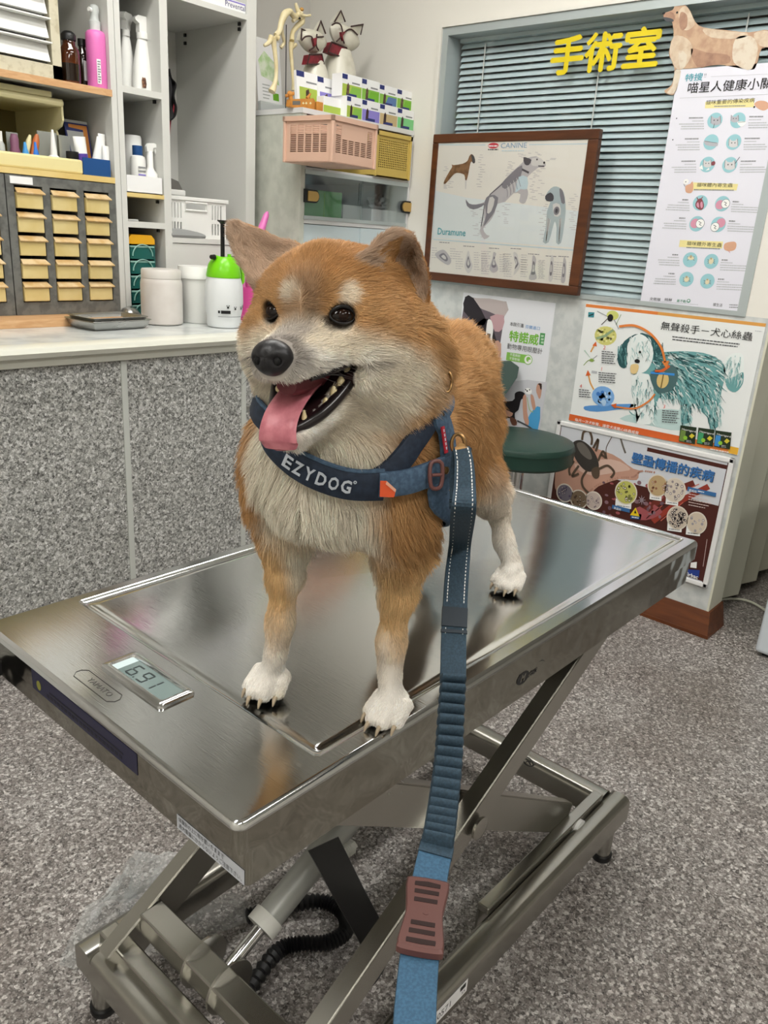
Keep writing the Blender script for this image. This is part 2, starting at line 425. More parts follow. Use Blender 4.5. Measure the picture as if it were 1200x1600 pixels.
# unseen ceiling lamps; some are added as front and wall fill light
m_diff = mat('lamp_diffuser', '#fffdf8', .5, emit=LAMP_STRENGTH)
m_lampf = mat('lamp_housing', '#e8e8e6', .4)
for i, (x, y) in enumerate(LAMP_SPOTS):
    L = thing('room_and_fill_lamp', 'white ceiling panel lamp above the room', 'lamp', (x, y, WZ1), 'ceiling panel lamps')
    MB().box((x-.62, y-.17, WZ1-.05), (x+.62, y+.17, WZ1), m_lampf).build('housing', L)
    MB().box((x-.6, y-.15, WZ1-.056), (x+.6, y+.15, WZ1-.05), m_diff).build('diffuser', L)

# ================================================================== counter with granite fronts
YF = 1.935                      # granite front
cx0, cx1 = -.6, XB-.002
m_ctop = mat('counter_top', '#d9dcda', .18, noise=(14, '#c6cac8', .4, .6))
m_nose = mat('counter_nosing', '#dfdfd3', .25, coat=.2)
co = thing('counter', 'long counter with speckled granite fronts and a pale rounded edge', 'counter', ((cx0+cx1)/2, 2.3, 0))
MB().box((cx0, YF+.02, .1), (cx1, YA-.002, ZC-.045), m_white).build('carcass', co)
n = MB(); prof = [(-.005, -.055), (-.012, -.052), (-.013, -.032), (-.03, -.028), (-.036, -.016), (-.03, -.004), (-.015, 0), (.02, 0), (.02, -.055)]
vs = [(x, YF+a, ZC+bz) for x in (cx0, cx1) for a, bz in prof]; k = len(prof)
n.add(vs, [(i, i+1, k+i+1, k+i) for i in range(k-1)]+[tuple(range(k)), tuple(reversed(range(k, 2*k)))], m_nose, True); n.build('nosing', co)
MB().box((cx0, YF+.02, ZC-.045), (cx1, YA-.002, ZC), m_ctop).build('worktop', co)
divs = [ony(198, 720, YF).x, ony(379, 690, YF).x]
dw = .012
edges = [-.1, .5, divs[0], divs[1]]
for a, c in zip(edges[:-1], edges[1:]): MB().box((a+dw, YF, .1), (c-dw/2, YF+.02, ZC-.056), m_gran).build('door', co)
m_strip = mat('counter_strip', '#c9ccc6', .35)
for a in edges: MB().box((a-dw/2, YF-.004, .1), (a+dw*.9, YF+.02, ZC-.056), m_strip).build('divider_strip', co)
zd = [ony(400, 560, YF).z, ony(400, 636, YF).z]
x0 = divs[1]+.012
ztop = ZC-.06
zsp = ony(395, 640, YF).z
for z0, z1 in ((zsp+.01, ztop), (.48, zsp-.008), (.11, .47)):
    MB().box((x0, YF, z0), (x0+.3, YF+.02, z1), m_gran, bev=.002).build('drawer', co)
    MB().box((x0+.32, YF, z0), (cx1, YF+.02, z1), m_gran, bev=.002).build('drawer', co)
MB().box((cx0, YF+.05, 0), (cx1, YF+.07, .1), m_black).build('toe_kick', co)

# ================================================================== shelf unit standing on the counter
YS = 2.327; ZT = 2.45
su = thing('shelf_unit', 'grey-white open shelf unit standing on the counter', 'shelf unit', (1.4, 2.5, ZC))
def upright(x0, x1, z0=ZC): MB().box((x0, YS, z0), (x1, YA-.004, ZT), m_white).build('upright', su)
upright(.6, .62); upright(1.387, 1.4052); upright(1.4068, 1.425); upright(1.557, 1.584); upright(1.886, 1.926)
MB().box((.6, YA-.012, ZC), (1.925, YA-.003, ZT), m_white).build('back_panel', su)
def shelf(x0, x1, z1, t, m=m_white, y=YS): return MB().box((x0, y, z1-t), (x1, YA-.012, z1), m).build('shelf', su)
Z_W, Z_Y = 1.543, 1.307
o = shelf(.62, 1.387, Z_W-.002, .014); MB().box((.62, YS-.006, Z_W-.018), (1.387, YS, Z_W), m_lwood).build('wooden_edge', su)
o = shelf(.62, 1.387, Z_Y, .016, m_ywood)
Z_M1, Z_M2, Z_M3, Z_R0, Z_R1 = 1.562, 1.27, 1.187, 1.84, 1.145
shelf(1.425, 1.557, Z_M1, .018); shelf(1.425, 1.557, Z_M2, .012, m_ywood); shelf(1.425, 1.557, Z_M3, .018)
shelf(1.584, 1.886, Z_R0, .016); shelf(1.584, 1.886, Z_R1, .016)
shelf(.62, 1.387, 1.95, .018); shelf(1.425, 1.557, 1.86, .018)
MB().box((1.585, YS+.004, ZC+.005), (1.885, YS+.02, Z_R1-.018), m_white).build('door', su)
pg = MB()
for (x, y, z) in [(1.885, 2.36, 1.815), (1.885, 2.36, 1.80), (1.885, 2.66, 1.81), (1.885, 2.66, 1.785), (1.556, 2.36, 1.538), (1.556, 2.36, 1.25), (1.556, 2.36, 1.163)]:
    pg.box((x-.006, y-.005, z-.005), (x, y+.005, z+.005), m_black)
pg.build('shelf_pegs', su)

def fbox(px0, py0, px1, py1, Y):
    """x0, z0, x1, z1 of a front face at distance Y seen between two pixel corners."""
    my, mx = (py0+py1)/2, (px0+px1)/2
    return ony(px0, my, Y).x, ony(mx, py1, Y).z, ony(px1, my, Y).x, ony(mx, py0, Y).z

# ------------------------------------------------------------------ grey drawer cabinets with yellowed drawers
m_gcab = mat('grey_metal', '#6f706c', .5, noise=(40, '#5e5f5c', .45, .6))
m_ydr = mat('yellowed_plastic', '#decb92', .35, noise=(11, '#d3bc7c', .35, .65))
m_ylip = mat('amber_plastic', '#c9a670', .3, alpha=1, noise=(25, '#dcc49a', .4, .6))
m_dark = mat('gap_shade', '#1b1916', .8)  # near-black that paints shade into the gaps around and behind drawers
def drawer_cabinet(x0, x1, cols, label):
    z0, z1 = ZC+.0225, Z_Y-.018
    yf = YS+.002
    t = thing('drawer_cabinet', label, 'drawer cabinet', ((x0+x1)/2, 2.5, z0), 'small parts drawer cabinets')
    b = MB(); tw = .02
    zb, ztp = z0+.036, z1-.026
    rows = 5; rh = (ztp-zb)/rows; cw = (x1-x0-2*tw)/3
    b.box((x0, yf, z0), (x1, YA-.02, zb), m_gcab); b.box((x0, yf, ztp), (x1, YA-.02, z1), m_gcab)
    for c in range(4):
        xx = x0+(x1-x0-.022)*c/3
        b.box((xx, yf, zb), (xx+.022, YA-.02, ztp), m_gcab)
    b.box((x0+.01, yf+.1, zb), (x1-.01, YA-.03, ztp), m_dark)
    b.build('body', t)
    for c in cols:
        for r in range(rows):
            xa = x0+(x1-x0-.022)*c/3+.024; xb = x0+(x1-x0-.022)*(c+1)/3-.004
            za = zb+r*rh+.003; zbb = zb+(r+1)*rh-.006
            dr = MB(); out = random.uniform(-.004, .003)
            dr.box((xa, yf-.006+out, za), (xb, yf+.16, zbb-.012), m_ydr, bev=.002)
            d = dr.build('drawer', t)
            # lip handle: sloping amber flap along the top with end ears
            lp = MB()
            lp.add([(xa-.001, yf-.013+out, zbb-.013), (xb+.006, yf-.013+out, zbb-.013), (xb-.002, yf+.004+out, zbb), (xa+.001, yf+.004+out, zbb),
                    (xa-.001, yf-.011+out, zbb-.016), (xb+.006, yf-.011+out, zbb-.016), (xb-.002, yf+.006+out, zbb-.005), (xa+.001, yf+.006+out, zbb-.005)],
                   [(0, 1, 2, 3), (7, 6, 5, 4), (0, 4, 5, 1), (1, 5, 6, 2), (2, 6, 7, 3), (3, 7, 4, 0)], m_ylip)
            lp.build('handle', d)
    return t
xc1 = 1.386; xc0 = ony(18, 400, YS).x+.002
dc = drawer_cabinet(xc0, xc1, (0, 1, 2), 'grey cabinet of fifteen yellowed drawers behind the steel trays')
MB().box((xc0+.012, YS-.001, Z_Y-.041), (xc0+.075, YS+.002, Z_Y-.022), m_pure).build('label_card', dc)
drawer_cabinet(xc0-.302, xc0-.003, (0, 1, 2), 'grey cabinet of yellowed drawers cut by the photo edge')
xl = onz(1, 516, ZC)
plank = MB().box((xl.x, onz(60, 512, ZC).y, ZC), (1.384, YS+.3, ZC+.022), m_lwood, bev=.001).build('wooden_plank', loc=(1.1, 2.4, ZC))
tag(plank, 'thin light wooden plank under the drawer cabinets', 'plank')
# ================================================================== things on the shelves
m_beige = mat('beige_plastic', '#cfc8b0', .45, noise=(60, '#b9b095', .5, .72))
m_beige2 = mat('yellow_beige_plastic', '#e0d7a8', .4)
m_amber = mat('amber_glass', '#5b2a0a', .08, coat=.5, noise=(14, '#3a1804', .4, .6))
m_amberd = mat('dark_liquid_glass', '#1d1109', .08, coat=.5)
m_pink = mat('pink_plastic', '#e579bd', .28)
m_pinkd = mat('deep_pink_plastic', '#d64b96', .35)
m_clear = hazy('frosted_clear', '#dfe4e2', .55)
m_clearw = hazy('clear_wrap', '#e9eceb', .35)
m_navy = mat('navy_print', '#27306f', .45)
m_blue = mat('blue_plastic', '#1f4e88', .4)
m_sky = mat('sky_blue_plastic', '#4a9fe0', .35)
m_grey = mat('grey_print', '#8b8d8e', .6)
m_lgrey = mat('light_grey', '#b9bbb9', .5)
m_orange = mat('orange_print', '#d98c40', .5)
m_purple = mat('purple_print', '#5a3f9e', .5)
m_green = mat('lime_green_plastic', '#78d016', .28)
m_greenp = mat('green_print', '#72b02f', .5)
m_lime = mat('lime_print', '#a9bf4e', .5)
m_red = mat('red_print', '#c3202c', .5)
m_lav = mat('lavender_print', '#8f84cf', .5)
m_teal = hazy('green_tinted_plastic', '#1f6660', .82, .25)
m_tealc = mat('teal_edge', '#8fb8ae', .4)
m_yel = mat('amber_yellow_plastic', '#e0a51c', .4)
m_steel = steel('steel_tray', '#b6b6b4', .3)
def lbl(px, py, Y): return ony(px, py, Y)

# beige drawer box at the top of the picture
zt0 = Z_W
x1 = ony(97, 110, YS+.012).x; x0 = x1-.31; yf = YS+.012; h = .30
t = thing('desk_drawer_box', 'speckled beige drawer box with white drawers on the wooden shelf', 'drawer box', ((x0+x1)/2, yf+.12, zt0))
b = MB(); fr = .026
b.box((x0, yf, zt0), (x1, yf+.26, zt0+.036), m_beige); b.box((x0, yf, zt0+h-.03), (x1, yf+.26, zt0+h), m_beige)
b.box((x0, yf, zt0), (x0+fr, yf+.26, zt0+h), m_beige); b.box((x1-fr, yf, zt0), (x1, yf+.26, zt0+h), m_beige); b.box((x0, yf+.25, zt0), (x1, yf+.26, zt0+h), m_beige)
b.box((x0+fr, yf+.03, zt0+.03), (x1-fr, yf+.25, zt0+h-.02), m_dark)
b.build('body', t)
for k in range(4):
    za = zt0+.042+k*.0575; d = MB()
    xa, xb = x0+fr+.004, x1-fr-.008
    d.add([(xa, yf-.004, za), (xb, yf-.004, za), (xb, yf+.015, za+.052), (xa, yf+.015, za+.052), (xa, yf+.1, za), (xb, yf+.1, za), (xb, yf+.1, za+.052), (xa, yf+.1, za+.052)],
          [(0, 1, 2, 3), (0, 4, 5, 1), (1, 5, 6, 2), (2, 6, 7, 3), (3, 7, 4, 0), (4, 7, 6, 5)], m_white2)
    d.box((xa+.03, yf-.014, za+.044), (xb+.004, yf+.02, za+.0475), m_white2)
    d.build('drawer', t)

def bottle(name, label, cat, px, py, z, prof, m, cap=None, cm=None, wpx=None, group=None, yoff=0.0, seg=24, h=None, hpy=None):
    """A lathe-turned bottle whose foot stands at a pixel on height z; prof in (r, h) fractions of width/height."""
    p = onz(px, py, z); p.y += yoff
    if yoff: p.x = ony(px, py, p.y).x
    d = depth(p); R = wpx/2*d/F_PX; H = h if h else (ony(px, hpy, p.y).z-z)
    t = thing(name, label, cat, (p.x, p.y, z), group)
    MB().lathe([(r*R, q*H) for r, q in prof], m, seg, c=(p.x, p.y, z)).build('bottle_body', t)
    if cap:
        MB().lathe([(r*R, q*H) for r, q in cap], cm, seg, c=(p.x, p.y, z)).build('cap', t)
    return t, p, R, H
t, p, R, H = bottle('pharmacy_bottle', 'round amber glass bottle with black stopper beside the beige drawer box', 'bottle', 111, 128, Z_W,
       [(.1, 0), (.95, .01), (1, .06), (1, .55), (.93, .66), (.62, .74), (.6, .84)], m_amber, [(.6, .82), (.72, .83), (.74, .93), (.6, .97), (.4, 1)], m_black, 30, yoff=.04, hpy=50)
MB().lathe([(R*1.008, H*.05), (R*1.012, H*.38)], m_amberd, 24, c=(p.x, p.y, Z_W)).build('dark_liquid', t)
t, p, R, H = bottle('pharmacy_bottle', 'slim dark bottle with white label between amber and pink bottles', 'bottle', 131, 131, Z_W,
       [(.1, 0), (1, .02), (1, .6), (.9, .72), (.5, .8), (.48, .86)], m_amberd, [(.5, .85), (.62, .86), (.62, 1), (.3, 1)], m_black, 19, yoff=.09, hpy=62)
T = TR((p.x+R*.1, p.y-R*1.02, Z_W+.02), (1, .1, 0), (0, 0, 1)); MB().box((-R*.55, 0, 0), (R*.3, H*.4, .0006), m_lgrey, T).build('label_sticker', t)
t, p, R, H = bottle('spray_bottle', 'pink bottle with clear cap on the wooden shelf', 'bottle', 153, 137, Z_W,
       [(.1, 0), (.95, .005), (1, .03), (1, .6), (.97, .66), (.8, .69), (.6, .70)], m_pink, [(.56, .69), (.58, .8), (.45, .82), (.4, .88), (.5, .93), (.42, .985), (.2, 1)], m_clear, 30, yoff=.035, hpy=9)
MB().box((-.005, .012, 0), (.006, .075, .0006), m_pure, TR((p.x-R*.35, p.y-R*.96, Z_W), (1, -.3, 0), (0, 0, 1))).build('label_sticker', t)
o = MB()
for k in range(9):
    z = .015+k*.0065; o.box((-.0035, z, 0), (.0045 if k % 3 else .002, z+.0035, .0003), m_grey, TR((p.x-R*.35, p.y-R*.98-.0006, Z_W), (1, -.3, 0), (0, 0, 1)))
o.build('label_print', t)
MB().lathe([(R*.5, H*.69), (R*.5, H*.79), (R*.3, H*.8)], m_white2, 18, c=(p.x, p.y, Z_W)).build('pump_collar', t)
MB().tube([(p.x+.002, p.y, Z_W+H*.92), (p.x-.02, p.y-.006, Z_W+H*.93)], .006, m_white2, 8).build('pump_nozzle', t)

# beige bin with rolled-up lid under the wooden shelf
zb = Z_Y; yb = YS+.055
xr = ony(97, 190, yb).x; xl0 = .78
t = thing('bread_bin', 'beige plastic bin with rolled-up lid under the wooden shelf', 'bin', ((xl0+xr)/2, yb+.15, zb))
zh = ony(60, 150, yb).z
side = [(0, 0), (.03, 0), (.012, .05), (.014, .09), (.03, .115), (.0, .125), (-.012, .14), (-.01, zh-zb), (.28, zh-zb), (.28, 0)]
m_bin = mat('olive_beige_plastic', '#7d7245', .5)
for xx in (xl0, xr-.006):
    n = len(side); vs = [(xx, yb+a, zb+c) for a, c in side]+[(xx+.006, yb+a, zb+c) for a, c in side]
    MB().add(vs, [tuple(range(n)), tuple(reversed(range(n, 2*n)))]+[(i, n+i, n+(i+1) % n, (i+1) % n) for i in range(n)], m_beige2).build('side_panel', t)
MB().box((xl0, yb+.274, zb), (xr, yb+.28, zh), m_bin).box((xl0, yb+.0, zb), (xr, yb+.28, zb+.006), m_bin).build('bin_body', t)
MB().box((xl0, yb-.016, zh-.02), (xr+.003, yb+.28, zh), m_beige2, bev=.008).build('lid', t)
MB().box((xl0, yb-.01, zh), (xr-.03, yb+.03, zh+.016), m_beige2, bev=.003).build('lid_rail', t)

# yellow tray with small bottles
ytf = YS+.006
xt1 = ony(130, 258, ytf).x; zt1 = ony(60, 242, ytf).z
t = thing('shallow_tray', 'yellowed shallow plastic tray of little bottles on the yellow shelf', 'tray', ((.8+xt1)/2, ytf+.03, Z_Y))
m_tray = mat('pale_yellow_plastic', '#e9dca2', .35)
MB().box((.8, ytf, Z_Y), (xt1, ytf+.014, zt1), m_tray, bev=.0055).build('front_wall', t)
MB().box((.8, ytf+.012, Z_Y), (xt1-.004, ytf+.045, Z_Y+.006), m_tray).box((.8, ytf+.042, Z_Y), (xt1-.004, ytf+.046, zt1-.01), m_tray).build('base', t)
xb0 = ony(131, 260, ytf+.004).x; xb1 = ony(172, 262, ytf+.004).x
tag(MB().box((xt1+.001, ytf+.002, Z_Y), (xb1, ytf+.05, ony(150, 248, ytf).z), m_blue).build('storage_box', loc=(xb0, ytf, Z_Y)), 'dark blue open box of white tubes at the end of the yellow tray', 'box')
zq = Z_Y+.0065
def small(name, label, cat, px, hpy, wpx, prof, m, dy=.028, cap=None, cm=None, tilt=0, z=zq):
    y = ytf+dy; x = ony(px, 240, y).x; H = ony(px, hpy, y).z-z; R = wpx/2*2.95/F_PX*1.0
    t = thing(name, label, cat, (x, y, z))
    T = Matrix.Translation((x, y, z)) @ Matrix.Rotation(tilt, 4, 'Y')
    MB().lathe([(r*R, q*H) for r, q in prof], m, 14, T).build('tube_body' if 'tube' in name else 'bottle_body', t)
    if cap: MB().lathe([(r*R, q*H) for r, q in cap], cm, 14, T).build('cap', t)
cone = [(.2, 0), (.9, .01), (1, .1), (.95, .5), (.5, .75), (.3, 1)]
m_mauve = hazy('mauve_bottle', '#8f5a78', .75)
small('dropper_bottle', 'small bottle with white screw cap at the tray end cut by the photo edge', 'bottle', 2, 205, 9, [(.3, 0), (1, .03), (1, .6), (.6, .7)], m_clear, cap=[(.6, .68), (.6, 1), (.3, 1)], cm=m_white2)
small('dropper_bottle', 'small mauve bottle standing in the yellow tray', 'bottle', 24, 207, 13, [(.3, 0), (.9, .03), (.95, .4), (.7, .55), (.75, .8), (.5, .95)], m_mauve)
small('dropper_bottle', 'light blue pointed dropper bottle in the yellow tray', 'bottle', 40, 222, 9, cone, m_sky)
small('dropper_bottle', 'mid blue pointed dropper bottle beside the orange tube', 'bottle', 56, 222, 8, cone, mat('mid_blue_plastic', '#2f79d8', .35))
small('ointment_tube', 'small orange tube leaning behind the blue dropper bottles', 'tube', 48, 207, 9, [(.8, 0), (1, .1), (.9, .8), (.4, 1)], mat('rust_plastic', '#b9693a', .4), dy=.035, tilt=.25)
small('dropper_bottle', 'white bottle with long pointed nozzle in the yellow tray', 'bottle', 84, 203, 13, [(.5, 0), (.8, .02), (.8, .2), (1, .22), (1, .32), (.65, .36), (.3, .9), (.2, 1)], m_white2, dy=.02)
small('ointment_tube', 'pale cream tube leaning beside the mauve bottle', 'tube', 35, 207, 7, [(.8, 0), (1, .1), (.9, .8), (.4, 1)], m_beige2, dy=.036, tilt=.3)
def smallbox(px0, py0, px1, dy, dep, label, name='clear_box', m=m_clear, z=zq, py1=240):
    y = ytf+dy; xa, xb = ony(px0, 235, y).x, ony(px1, 235, y).x; zt = ony((px0+px1)/2, py0, y).z
    return tag(MB().box((xa, y, z), (xb, y+dep, zt), m, bev=.001).build(name, loc=((xa+xb)/2, y+dep/2, z)), label, 'box')
m_clear2 = hazy('smoky_clear', '#a9aca6', .6)
smallbox(60, 206, 90, .05, .004, 'clear packet standing upright behind the white nozzle bottle', m=m_clear2, z=Z_Y)
smallbox(93, 212, 110, .05, .03, 'small clear box at the end of the yellow tray', m=m_clear2, z=Z_Y)
smallbox(12, 207, 30, .047, .004, 'clear packet standing behind the mauve bottle', m=m_clear2, z=Z_Y)
# leaning packet, tubes in the blue box
y = ytf+.09; a = ony(108, 230, y); bq = ony(112, 170, y); c = ony(140, 170, y)
T = TR((a.x+.004, y, Z_Y+.002), (1, 0, 0), (0, .25, 1)); wq = .075; hq = .155
t = thing('foil_packet', 'tall purple and orange packet leaning behind the blue box', 'packet', (a.x+.03, y, Z_Y))
MB().box((0, 0, 0), (wq, hq, .006), m_navy, T).build('packet_body', t)
MB().prism([(.012, 0), (wq-.018, 0), (wq-.014, hq*.8), (.004, hq*.8)], .0006, m_lgrey, T @ Matrix.Translation((0, 0, .0061))).prism([(wq-.022, 0), (wq-.008, 0), (wq-.004, hq*.92), (.012, hq*.92), (.012, hq*.86), (wq-.018, hq*.84)], .0005, m_orange, T @ Matrix.Translation((0, 0, .0068))).prism([(0, hq*.95), (wq, hq*.95), (wq, hq), (0, hq)], .0006, m_lgrey, T @ Matrix.Translation((0, 0, .0061))).build('packet_print', t)
zbx = Z_Y+.001
def tube_item(px, py0, py1, wpx, label, tilt, m, band=None, dy=.03):
    y = ytf+dy; x = ony(px, py1, y).x; z0 = Z_Y+.002; L = ony(px, py0, y).z-z0; R = wpx/2*2.95/F_PX
    T = Matrix.Translation((x, y, z0)) @ Matrix.Rotation(tilt, 4, 'Y')
    t = thing('ointment_tube', label, 'tube', (x, y, z0))
    b = MB(); n = 12; vs = []; fs = []
    for q, fl in ((.16, 1), (.3, 1), (.7, .8), (1, .08)):
        for j in range(n):
            g = 2*PI*j/n; vs.append((R*math.cos(g)*(1+.12*(1-fl)), R*math.sin(g)*fl, L*q))
    for i in range(3):
        for j in range(n): fs.append((i*n+j, i*n+(j+1) % n, (i+1)*n+(j+1) % n, (i+1)*n+j))
    fs += [tuple(reversed(range(n))), tuple(range(3*n, 4*n))]
    b.add(vs, fs, m, True, T).build('tube_body', t)
    MB().lathe([(R*.55, 0), (R*.6, L*.01), (R*.6, L*.17)], m_white2, 12, T).build('cap', t)
    if band: MB().lathe([(R*1.03, L*.3), (R*1.03, L*.55)], band, 12, T, caps=False).build('label_band', t)
tube_item(129, 214, 244, 15, 'white tube with purple band in front of the leaning packet', -.08, m_white2, m_purple, dy=.022)
tube_item(144, 211, 246, 11, 'white tube leaning left in the blue box', .3, m_white2, dy=.034)
tube_item(158, 209, 246, 9, 'white tube standing upright in the blue box', .04, m_white2, dy=.034)
tube_item(165, 228, 246, 9, 'short white tube at the corner of the blue box', .02, m_white2, dy=.02)
small('pill_bottle', 'squat white lidded pot beside the purple banded tube', 'bottle', 113, 237, 14, [(.3, 0), (1, .03), (1, .6), (.95, .65)], m_white2, dy=.02, cap=[(1, .62), (1.05, .65), (1.05, 1), (.3, 1)], cm=m_black)

# ---------------------------------------------------------- middle bay
def trigger_bottle(label, px, py, hpy, wpx, yoff, rot, picture=False):
    p = onz(px, py, Z_M1); p.y += yoff; p.x = ony(px, py, p.y).x; z = Z_M1; R = wpx/2*depth(p)/F_PX; H = ony(px, hpy, p.y).z-z
    t = thing('trigger_spray_bottle', label, 'spray bottle', (p.x, p.y, z), 'white spray bottles in the middle bay')
    b = MB(); n = 20; vs = []; fs = []
    prof = [(.75, 0), (.98, .01), (1, .05), (.98, .25), (.8, .45), (.52, .66), (.42, .72)]
    for r, q in prof:
        for j in range(n):
            g = 2*PI*j/n; vs.append((p.x+R*r*math.cos(g), p.y+R*.72*r*math.sin(g), z+H*q))
    k = len(prof)
    for i in range(k-1):
        for j in range(n): fs.append((i*n+j, i*n+(j+1) % n, (i+1)*n+(j+1) % n, (i+1)*n+j))
    fs += [tuple(reversed(range(n))), tuple(range((k-1)*n, k*n))]
    b.add(vs, fs, m_white2, True).build('bottle_body', t)
    MB().lathe([(R*.46, H*.71), (R*.46, H*.78), (R*.42, H*.8)], m_white2, 18, c=(p.x, p.y, z)).build('collar', t)
    T = Matrix.Translation((p.x, p.y, z)) @ Matrix.Rotation(rot, 4, 'Z')
    hd = MB(); hs = [(-R*.42, H*.79), (R*.38, H*.79), (R*.45, H*.86), (R*.95, H*.93), (R*1.0, H*.97), (R*.7, H*1.0), (-R*.5, H*1.0), (-R*.8, H*.96), (-R*.75, H*.93), (-R*.4, H*.9)]
    hd.prism(hs, .02, m_white2, T @ TR((0, .01, 0), (1, 0, 0), (0, 0, 1))); hd.build('spray_head', t)
    MB().tube([(T @ Vector((R*.62, 0, H*.93))), (T @ Vector((R*.72, 0, H*.86))), (T @ Vector((R*.62, 0, H*.79)))], .0045, m_white2, 8).build('trigger', t)
    if picture:
        pr = MB(); pr.prism([(-.012, 0), (.0, 0), (.002, .012), (.0, .026), (-.003, .03), (-.006, .027), (-.010, .03), (-.013, .02)], .0004, mat('brown_cat_print', '#4a2c20', .5, noise=(90, '#8c6347', .45, .6)), TR((p.x-R*.25, p.y-R*.74, z+.012), (1, -.15, 0), (0, .03, 1)))
        for k in range(3): pr.box((-.012, .05+k*.006, 0), (.008, .0515+k*.006, .0003), m_grey, TR((p.x-R*.1, p.y-R*.71, z+.012), (1, -.1, 0), (0, .12, 1)))
        pr.build('label_print', t)
trigger_bottle('white spray bottle at the back left of the middle bay', 200, 139, 21, 27, .07, PI*.15)
trigger_bottle('white spray bottle with small brown cat picture in the middle bay', 225, 143, 27, 36, .04, 0, True)
# white box with bottles
xa, za, xb_, zb_ = fbox(198, 273, 253, 303, YS+.004)
xb_ = min(xb_, 1.554)
t = thing('open_box', 'white shallow box holding bottles in the middle bay', 'box', ((xa+xb_)/2, YS+.06, Z_M2))
h = .05
bx = MB(); bx.box((xa, YS+.003, Z_M2), (xb_, YS+.006, Z_M2+h), m_pure); bx.box((xa, YS+.15, Z_M2), (xb_, YS+.153, Z_M2+h), m_pure); bx.box((xa, YS+.006, Z_M2), (xa+.003, YS+.15, Z_M2+h), m_pure); bx.box((xb_-.003, YS+.006, Z_M2), (xb_, YS+.15, Z_M2+h), m_pure); bx.box((xa, YS+.003, Z_M2), (xb_, YS+.15, Z_M2+.003), m_pure); bx.build('box_body', t)
zin = Z_M2+.0035
def inbox(name, label, px, hpy, wpx, dy, prof, cap=None, cm=None):
    y = YS+dy; x = ony(px, 270, y).x; H = ony(px, hpy, y).z-zin; R = wpx/2*2.75/F_PX*1.06
    t = thing(name, label, 'bottle', (x, y, zin))
    MB().lathe([(r*R, q*H) for r, q in prof], m_white2, 20, c=(x, y, zin)).build('bottle_body', t)
    if cap: MB().lathe([(r*R, q*H) for r, q in cap], cm, 20, c=(x, y, zin)).build('cap', t)
    return t, x, y, R, H
inbox('plastic_canister', 'plain white canister behind the blue capped bottle', 208, 212, 25, .105, [(.5, 0), (.97, .01), (1, .05), (1, .95), (.9, 1)])
t, x, y, R, H = inbox('pill_bottle', 'white bottle with blue cap in the white box', 216, 228, 20, .042, [(.4, 0), (.95, .02), (1, .06), (1, .7), (.9, .77), (.6, .8)], [(.62, .78), (.66, .79), (.66, 1), (.3, 1)], m_blue)
lp = MB()
for k in range(5): lp.box((-R*.6, H*(.2+.08*k), 0), (R*.5, H*(.235+.08*k), .0004), m_lav if k < 3 else m_grey, TR((x, y-R*1.0, zin), (1, 0, 0), (0, 0, 1)))
lp.build('label_print', t)
t, x, y, R, H = inbox('trigger_spray_bottle', 'small white trigger spray bottle right of the blue capped bottle', 235, 236, 19, .042, [(.4, 0), (.95, .02), (1, .06), (1, .46), (.6, .55), (.45, .62), (.42, .95), (.3, 1)])
hd = MB(); hd.prism([(-.012, 0), (.008, 0), (.010, .012), (.022, .014), (.03, .018), (.028, .022), (.012, .026), (-.006, .024), (-.014, .014)], .012, m_white2, TR((x, y+.006, zin+H*.98), (1, 0, 0), (0, 0, 1)))
hd.build('spray_head', t); MB().tube([(x+.013, y, zin+H*1.14), (x+.02, y, zin+H*1.0), (x+.03, y, zin+H*.86)], .004, m_white2, 8).build('trigger', t)
# loose packets in the dark compartment
tag(MB().prism([(0, 0), (.02, .0), (.026, .018), (.018, .03), (.004, .026)], .002, m_lgrey, TR((1.434, YS+.05, Z_M3), (1, .2, 0), (0, .3, 1))).build('paper_packet', loc=(1.45, YS+.05, Z_M3)), 'crumpled white packet in the dark compartment', 'packet')
tag(MB().box((1.437, YS+.02, Z_M3), (1.475, YS+.05, Z_M3+.006), m_lgrey, bev=.002).build('paper_packet', loc=(1.45, YS+.03, Z_M3)), 'flat white packet lying on the shelf above the green organiser', 'packet')
# green organiser
xa = 1.43; xb_ = ony(243, 420, YS+.012).x; yq = YS+.012
xb_ = min(xb_, 1.55); zt_ = ony(220, 367, yq).z
t = thing('drawer_organiser', 'green see-through drawer organiser with yellow top in the middle bay', 'organiser', ((xa+xb_)/2, yq+.1, ZC))
MB().prism([(0, 0), (xb_-xa, 0), (xb_-xa, .016), (xb_-xa-.012, .028), (.012, .028), (0, .016)], .2, m_yel, TR((xa, yq+.2, zt_-.028), (1, 0, 0), (0, 0, 1))).build('yellow_top', t)
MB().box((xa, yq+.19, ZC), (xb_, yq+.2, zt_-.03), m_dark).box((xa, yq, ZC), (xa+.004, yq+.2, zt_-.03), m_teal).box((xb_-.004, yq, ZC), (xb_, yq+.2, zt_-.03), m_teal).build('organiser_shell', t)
nd = 5; dh = (zt_-.03-ZC)/nd
for k in range(nd):
    za = ZC+k*dh; d = MB(); d.box((xa+.005, yq-.002, za+.003), (xb_-.005, yq+.002, za+dh-.009), m_teal); d.box((xa+.005, yq, za+.003), (xb_-.005, yq+.19, za+.006), m_teal)
    dd = d.build('drawer', t)
    MB().box((xa+.004, yq-.003, za+dh-.008), (xb_-.004, yq+.004, za+dh-.003), m_tealc).build('drawer_rim', dd)
    arc = [((xa+xb_)/2+.036*math.cos(g), yq-.004, za+.012+.035*math.sin(g)) for g in [PI*i/12 for i in range(13)]]
    MB().tube(arc, .002, m_tealc, 6).build('pull_arc', dd)

